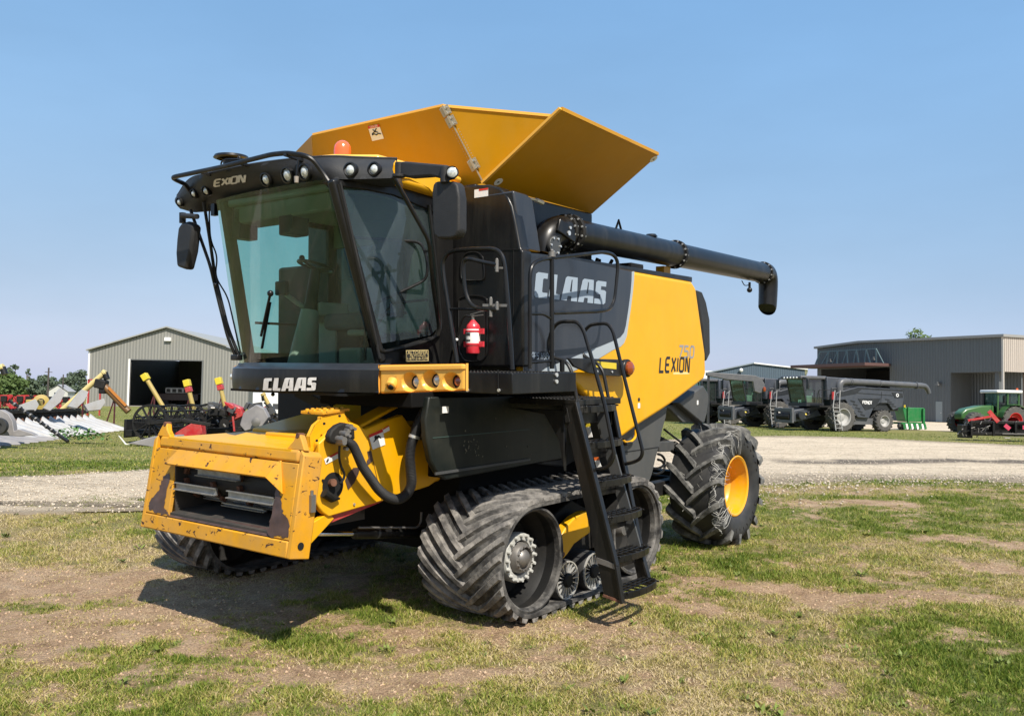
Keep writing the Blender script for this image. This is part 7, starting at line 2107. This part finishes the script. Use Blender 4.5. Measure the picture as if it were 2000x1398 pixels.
# ---- red header and machinery behind the feeder house
RH = thing('red_header', 'red and dark grey combine header lying beyond the feeder house', 'header', (at(460, 850, 36).x, 36, 0), 0)
L0 = RH.location
def rh(pix, Y, t, name, m, bevel=.03):
    return MB().prism([at(a, b, Y) - V((L0.x, L0.y, 0)) for a, b in pix], (0, t, 0)).build(name, m, RH, bevel=bevel)
rs_ = rh([(341, 846), (360, 834), (378, 824), (392, 824), (395, 850), (380, 856), (345, 858)], 34, .5, 'red_shield', redp)
rh([(372, 853), (390, 849), (391, 852), (373, 857)], 33.97, .02, 'shield_label', label_w, 0)
rh([(438, 786), (448, 787), (470, 796), (475, 812), (448, 824), (443, 810), (441, 798)], 36.5, .5, 'red_guard', redp)
rh([(436, 784), (455, 790), (458, 797), (450, 800)], 36.2, .2, 'red_guard', redp)
rh([(407, 800), (418, 794), (438, 800), (440, 812), (420, 812), (405, 812)], 36.0, .5, 'dark_guard', blkm)
rh([(475, 806), (500, 790), (515, 797), (524, 815), (512, 832), (478, 842), (468, 830)], 35.5, .4, 'disc_guard', gpl)
rh([(490, 838), (560, 822), (590, 826), (590, 834), (500, 846)], 35.4, .4, 'side_beam', blkm)
rh([(453, 813), (456, 842), (459, 842), (456, 813)], 35.0, .05, 'red_rod', redp, 0)
c = at(500, 824, 35.3) - V((L0.x, L0.y, 0)); MB().lathe([(.18, 0), (.18, .03), (.06, .06), (0, .06)], c, (0, -1, 0), 20).build('disc_hub', dull, RH)
rg = random.Random(9)
for nm, mm, n in (('machine_rods', blkm, 60), ('machine_blocks', gry, 40), ('steel_fittings', dull, 30), ('red_fittings', redp, 8)):
    m = MB()
    for i in range(n):
        px = rg.uniform(385, 600); py = 800 + rg.uniform(-10, 42) ; Y = rg.uniform(35.8, 38.5)
        a_ = at(px, py, Y) - V((L0.x, L0.y, 0)); a_.z = max(a_.z, .1)
        e_ = V((rg.uniform(-.5, .5), rg.uniform(-.2, .2), rg.uniform(-.3, .3)))
        if nm == 'machine_rods': m.cyl(a_, a_ + e_, .035, seg=8)
        elif nm == 'machine_blocks': MB().box(a_, (rg.uniform(.1, .4), .2, rg.uniform(.08, .3)), Matrix.Rotation(rg.uniform(-.6, .6), 3, 'Y')).build('machine_block', mm, RH)
        else: m.cyl(a_, a_ + e_ * .4, .045, seg=8)
    if m.v: m.build(nm, mm, RH)
m = MB(); m.tube([at(a, b, 36) - V((L0.x, L0.y, 0)) for a, b in ((566, 825), (560, 810), (562, 796), (575, 792), (590, 800), (592, 815))], .03, 6, smooth=4); m.build('loop_rail', dull, RH)
m = MB(); m.bb((-2.6, .8, .15), (3.6, 2.2, .5)); m.bb((-2.6, 2.0, .3), (3.6, 2.2, 1.1)); m.build('header_table', blkm, RH)
# ---- red tillage tools further back
def tool(px, Y, s, label):
    o = thing('tillage_implement', label, 'implement', (at(px, 790, Y).x, Y, 0), 0, 'folded red tillage tools beyond the corn headers')
    for k in range(3):
        x = (k - 1) * 1.5 * s
        m = MB(); m.bar((x - .6 * s, 0, .4), (x - .55 * s, 0, 1.7 * s), .12, .14); m.bar((x - .55 * s, 0, 1.7 * s), (x + .5 * s, 0, 1.75 * s), .12, .14); m.bar((x + .5 * s, 0, 1.7 * s), (x - .1 * s, .1, .7), .12, .14); m.bar((x - .2, 0, 1.2), (x + .6, 0, .5), .1, .1)
        m.build('red_frame', redp, o)
        m = MB(); m.bb((x - .7, -.3, .2), (x + .6, .3, .45))
        for j in range(5): m.cyl((x - .6 + j * .26, -.35, .3), (x - .55 + j * .26, -.35, .3), .25, seg=14)
        m.build('disc_gang', blkm, o)
        MB().bb((x - .2, -.2, 1.0), (x + .25, .2, 1.45)).build('weight_block', blkm, o, bevel=.03)
    return o
tool(8, 66, .8, 'folded red tillage tool at the left edge beyond the headers'); tool(45, 68, .85, 'folded red tillage tool below the tall pole'); tool(84, 66, .7, 'red tillage tool beside a yellow drum'); tool(128, 68, .7, 'red tillage tool behind the long pale yellow auger')
YD = thing('yellow_drum', 'yellow and dark round machine part among the red tillage tools', 'machine part', (at(80, 800, 50).x, 50, 0))
c = V((0, 0, at(84, 785, 50).z)); MB().lathe([(.2, -.2), (.42, -.15), (.42, .15), (.2, .2)], c, (.4, -1, 0), 28).build('drum', oau, YD); MB().bb((-.9, 0, 0), (-.3, .8, 1.4)).build('frame', oau, YD, bevel=.05)
# white trailer behind the cab
WT = thing('white_trailer', 'white box trailer seen under the harvester cab bumper', 'trailer', (at(530, 800, 60).x, 60, 0))
MB().bb((-1.3, 0, .6), (4.0, 2.2, at(530, 767, 60).z)).build('body', trimw, WT, bevel=.04); MB().cyl((0, -.05, .4), (0, .3, .4), .4).build('wheel', tyrb, WT); MB().cyl((2, -.05, .4), (2, .3, .4), .4).build('wheel', tyrb, WT)
RG = thing('red_gate_frame', 'thin red steel frame standing at the left corner of the shed', 'frame', (at(170, 780, 70).x, 70, 0))
m = MB(); zt = at(170, 740, 70).z; m.bb((0, 0, 0), (.12, .12, zt)); m.bb((.95, 0, 0), (1.05, .1, zt - .6)); m.bb((0, 0, zt - .1), (1.1, .1, zt)); m.build('frame', redp, RG)
# low hut far left
HT = thing('small_hut', 'small pale gabled hut in the far field below the trees', 'hut', (at(113, 760, 170).x, 170, 0))
m = MB(); h_ = 3.0; m.prism([V((-3.5, 0, 0)), V((3.5, 0, 0)), V((3.5, 0, 3)), V((0, 0, 5.2)), V((-3.5, 0, 3))], (0, 5, 0)); m.build('walls', mat('weathered white', (.5, .5, .47), .7), HT); MB().bb((-1.2, -.06, .3), (.8, 0, 2.6)).build('door', label_k, HT)
m = MB(); m.prism([V((-3.9, -.3, 2.8)), V((0, -.3, 5.25)), V((0, -.3, 5.45)), V((-3.9, -.3, 3.0))], (0, 5.6, 0)); m.prism([V((3.9, -.3, 2.8)), V((0, -.3, 5.25)), V((0, -.3, 5.45)), V((3.9, -.3, 3.0))], (0, 5.6, 0)); m.build('roof', mat('grey hut roof', (.3, .3, .3), .6), HT)
HT.scale = (.55, .55, .55)
# poles
for px, top, Y, lb in ((94, 718, 120, 'tall dark wooden utility pole above the red tillage tools'), (123, 731, 170, 'distant thin utility pole left of the dense tree clump')):
    o = thing('utility_pole', lb, 'utility pole', (at(px, 750, Y).x, Y, 0), 0, 'utility poles')
    zt = at(px, top, Y).z; MB().cyl((0, 0, 0), (0, 0, zt), .15, .11, 10).build('pole', mat('dark wood', (.07, .06, .055), .9), o); MB().bar((-.5, 0, zt - .6), (.5, 0, zt - .6), .08, .08).build('crossarm', mat('dark wood', (.07, .06, .055)), o)
# far crop field strip
# ============================================================ trees
def treemat(name, lo, mid_, hi):
    m = bpy.data.materials.new(name); m.use_nodes = True; nt = m.node_tree; b = nt.nodes['Principled BSDF']; b.inputs['Roughness'].default_value = .75; b.inputs['Specular IOR Level'].default_value = .2
    c_ = ramp(nt, noise(nt, 1.1, 5, .7, objvec(nt)), [(.3, lo), (.5, mid_), (.7, hi)]); nt.links.new(c_, b.inputs['Base Color']); return m
tgA = treemat('foliage mid green', (.045, .075, .022), (.075, .115, .035), (.12, .17, .06)); tgB = treemat('hazed blue green foliage', (.060, .085, .055), (.085, .115, .075), (.12, .155, .10)); bark = mat('bark', (.12, .10, .08), .9)  # distance haze is put into the paler blue green of the far foliage
def tree(px, ptop, pw, Y, fm, seed, label, base=0, sparse=False, n=1500):
    c = at(px, 760, Y); h = at(px, ptop, Y).z; w = pw / F_PX * Y
    o = thing('tree', label, 'tree', (c.x, Y, 0), 0, None); rg = random.Random(seed)
    m = MB(); m.tube([(0, 0, 0), (.1, 0, h * .35), (-.1, .1, h * .75)], [w * .035 + .12, .08], 8)
    lobes = []
    nl = 9 if not sparse else 7
    for k in range(nl):
        a = rg.uniform(0, 6.28); zz = h * (rg.uniform(.32, .86) if not sparse else rg.uniform(.55, .93)); rr = w * .5 * (rg.uniform(.2, .75))
        c_ = V((math.cos(a) * rr, math.sin(a) * rr, zz)); r_ = w * rg.uniform(.20, .32) * (1 if not sparse else .55); lobes.append((c_, r_))
        m.tube([(0, 0, h * .3), tuple(c_ * .6 + V((0, 0, h * .12))), tuple(c_)], [.12, .04], 6)
    lobes.append((V((0, 0, h * .88)), w * (.24 if not sparse else .18)))
    if not sparse: lobes.append((V((0, 0, h * .45)), w * .42)); lobes.append((V((w * .15, 0, h * .22)), w * .36)); lobes.append((V((-w * .2, 0, h * .25)), w * .34))
    m.build('trunk', bark, o)
    mb = MB(); ls = w * .028 + .12
    for i in range(n):
        c_, r_ = lobes[rg.randrange(len(lobes))]
        d = V((rg.gauss(0, 1), rg.gauss(0, 1), rg.gauss(0, 1))).normalized() * r_ * (rg.random() ** .33) * rg.uniform(.8, 1.12)
        p = c_ + V((d.x, d.y, d.z * .8)); 
        if p.z < .1: p.z = .1 + rg.random()
        u = V((rg.gauss(0, 1), rg.gauss(0, 1), rg.gauss(0, 1))).normalized(); v_ = u.orthogonal().normalized(); s_ = ls * rg.uniform(.6, 1.5)
        mb.add([p - u * s_, p + v_ * s_ * .6, p + u * s_, p - v_ * s_ * .6], [(0, 1, 2, 3)])
    mb.build('crown', fm, o, smooth=False, fixn=False)
    return o
TL = [(-30, 722, 60, 95, tgA, 'broad bushy green tree at the left edge of the photo'), (10, 728, 58, 100, tgA, 'bushy green tree under the pale yellow auger end'), (34, 735, 44, 105, tgA, 'low rounded green tree right of the left edge trees'), (60, 739, 36, 120, tgB, 'low pale green shrubby tree left of the tall pole'),
      (87, 731, 28, 190, tgB, 'small rounded tree just left of the tall pole'), (103, 735, 26, 195, tgB, 'small rounded tree just right of the tall pole'), (122, 740, 30, 190, tgB, 'low tree behind the distant thin pole'), (138, 727, 36, 185, tgB, 'large dark tree near the shed corner'), (157, 722, 38, 180, tgB, 'largest dark tree touching the shed corner'), (76, 744, 30, 180, tgB, 'low hedge-like tree behind the red tools')]
for i, (px, tp, pw, Y, fm, lb) in enumerate(TL): tree(px, tp, pw, Y, fm, 20 + i, lb, n=1500)
tree(25, 706, 30, 130, tgB, 41, 'tall sparse tree with flat open crown left of the tall pole', sparse=True, n=420)
tree(54, 714, 16, 130, tgB, 42, 'slim sparse tree standing between the flat crowned tree and the tall pole', sparse=True, n=260)
tree(1787, 632, 70, 150, tgA, 43, 'tree top showing over the grey building roof', n=1500)
rg = random.Random(77); mb = MB()
for i in range(9000):
    x = rg.uniform(-330, 420); y = 330 + rg.uniform(-6, 6); hmax = 4.5 + 2.5 * math.sin(x * .05) + 2 * math.sin(x * .13 + 1)
    p = V((x, y, rg.uniform(0, max(2, hmax)))); u = V((rg.gauss(0, 1), rg.gauss(0, 1), rg.gauss(0, 1))).normalized(); v_ = u.orthogonal().normalized(); s_ = rg.uniform(.6, 1.6)
    mb.add([p - u * s_, p + v_ * s_ * .7, p + u * s_, p - v_ * s_ * .7], [(0, 1, 2, 3)])
FB = mb.build('distant_woods', tgB, None, smooth=False, fixn=False); tag(FB, 'low distant line of woods along the horizon', 'woods', kind='stuff')
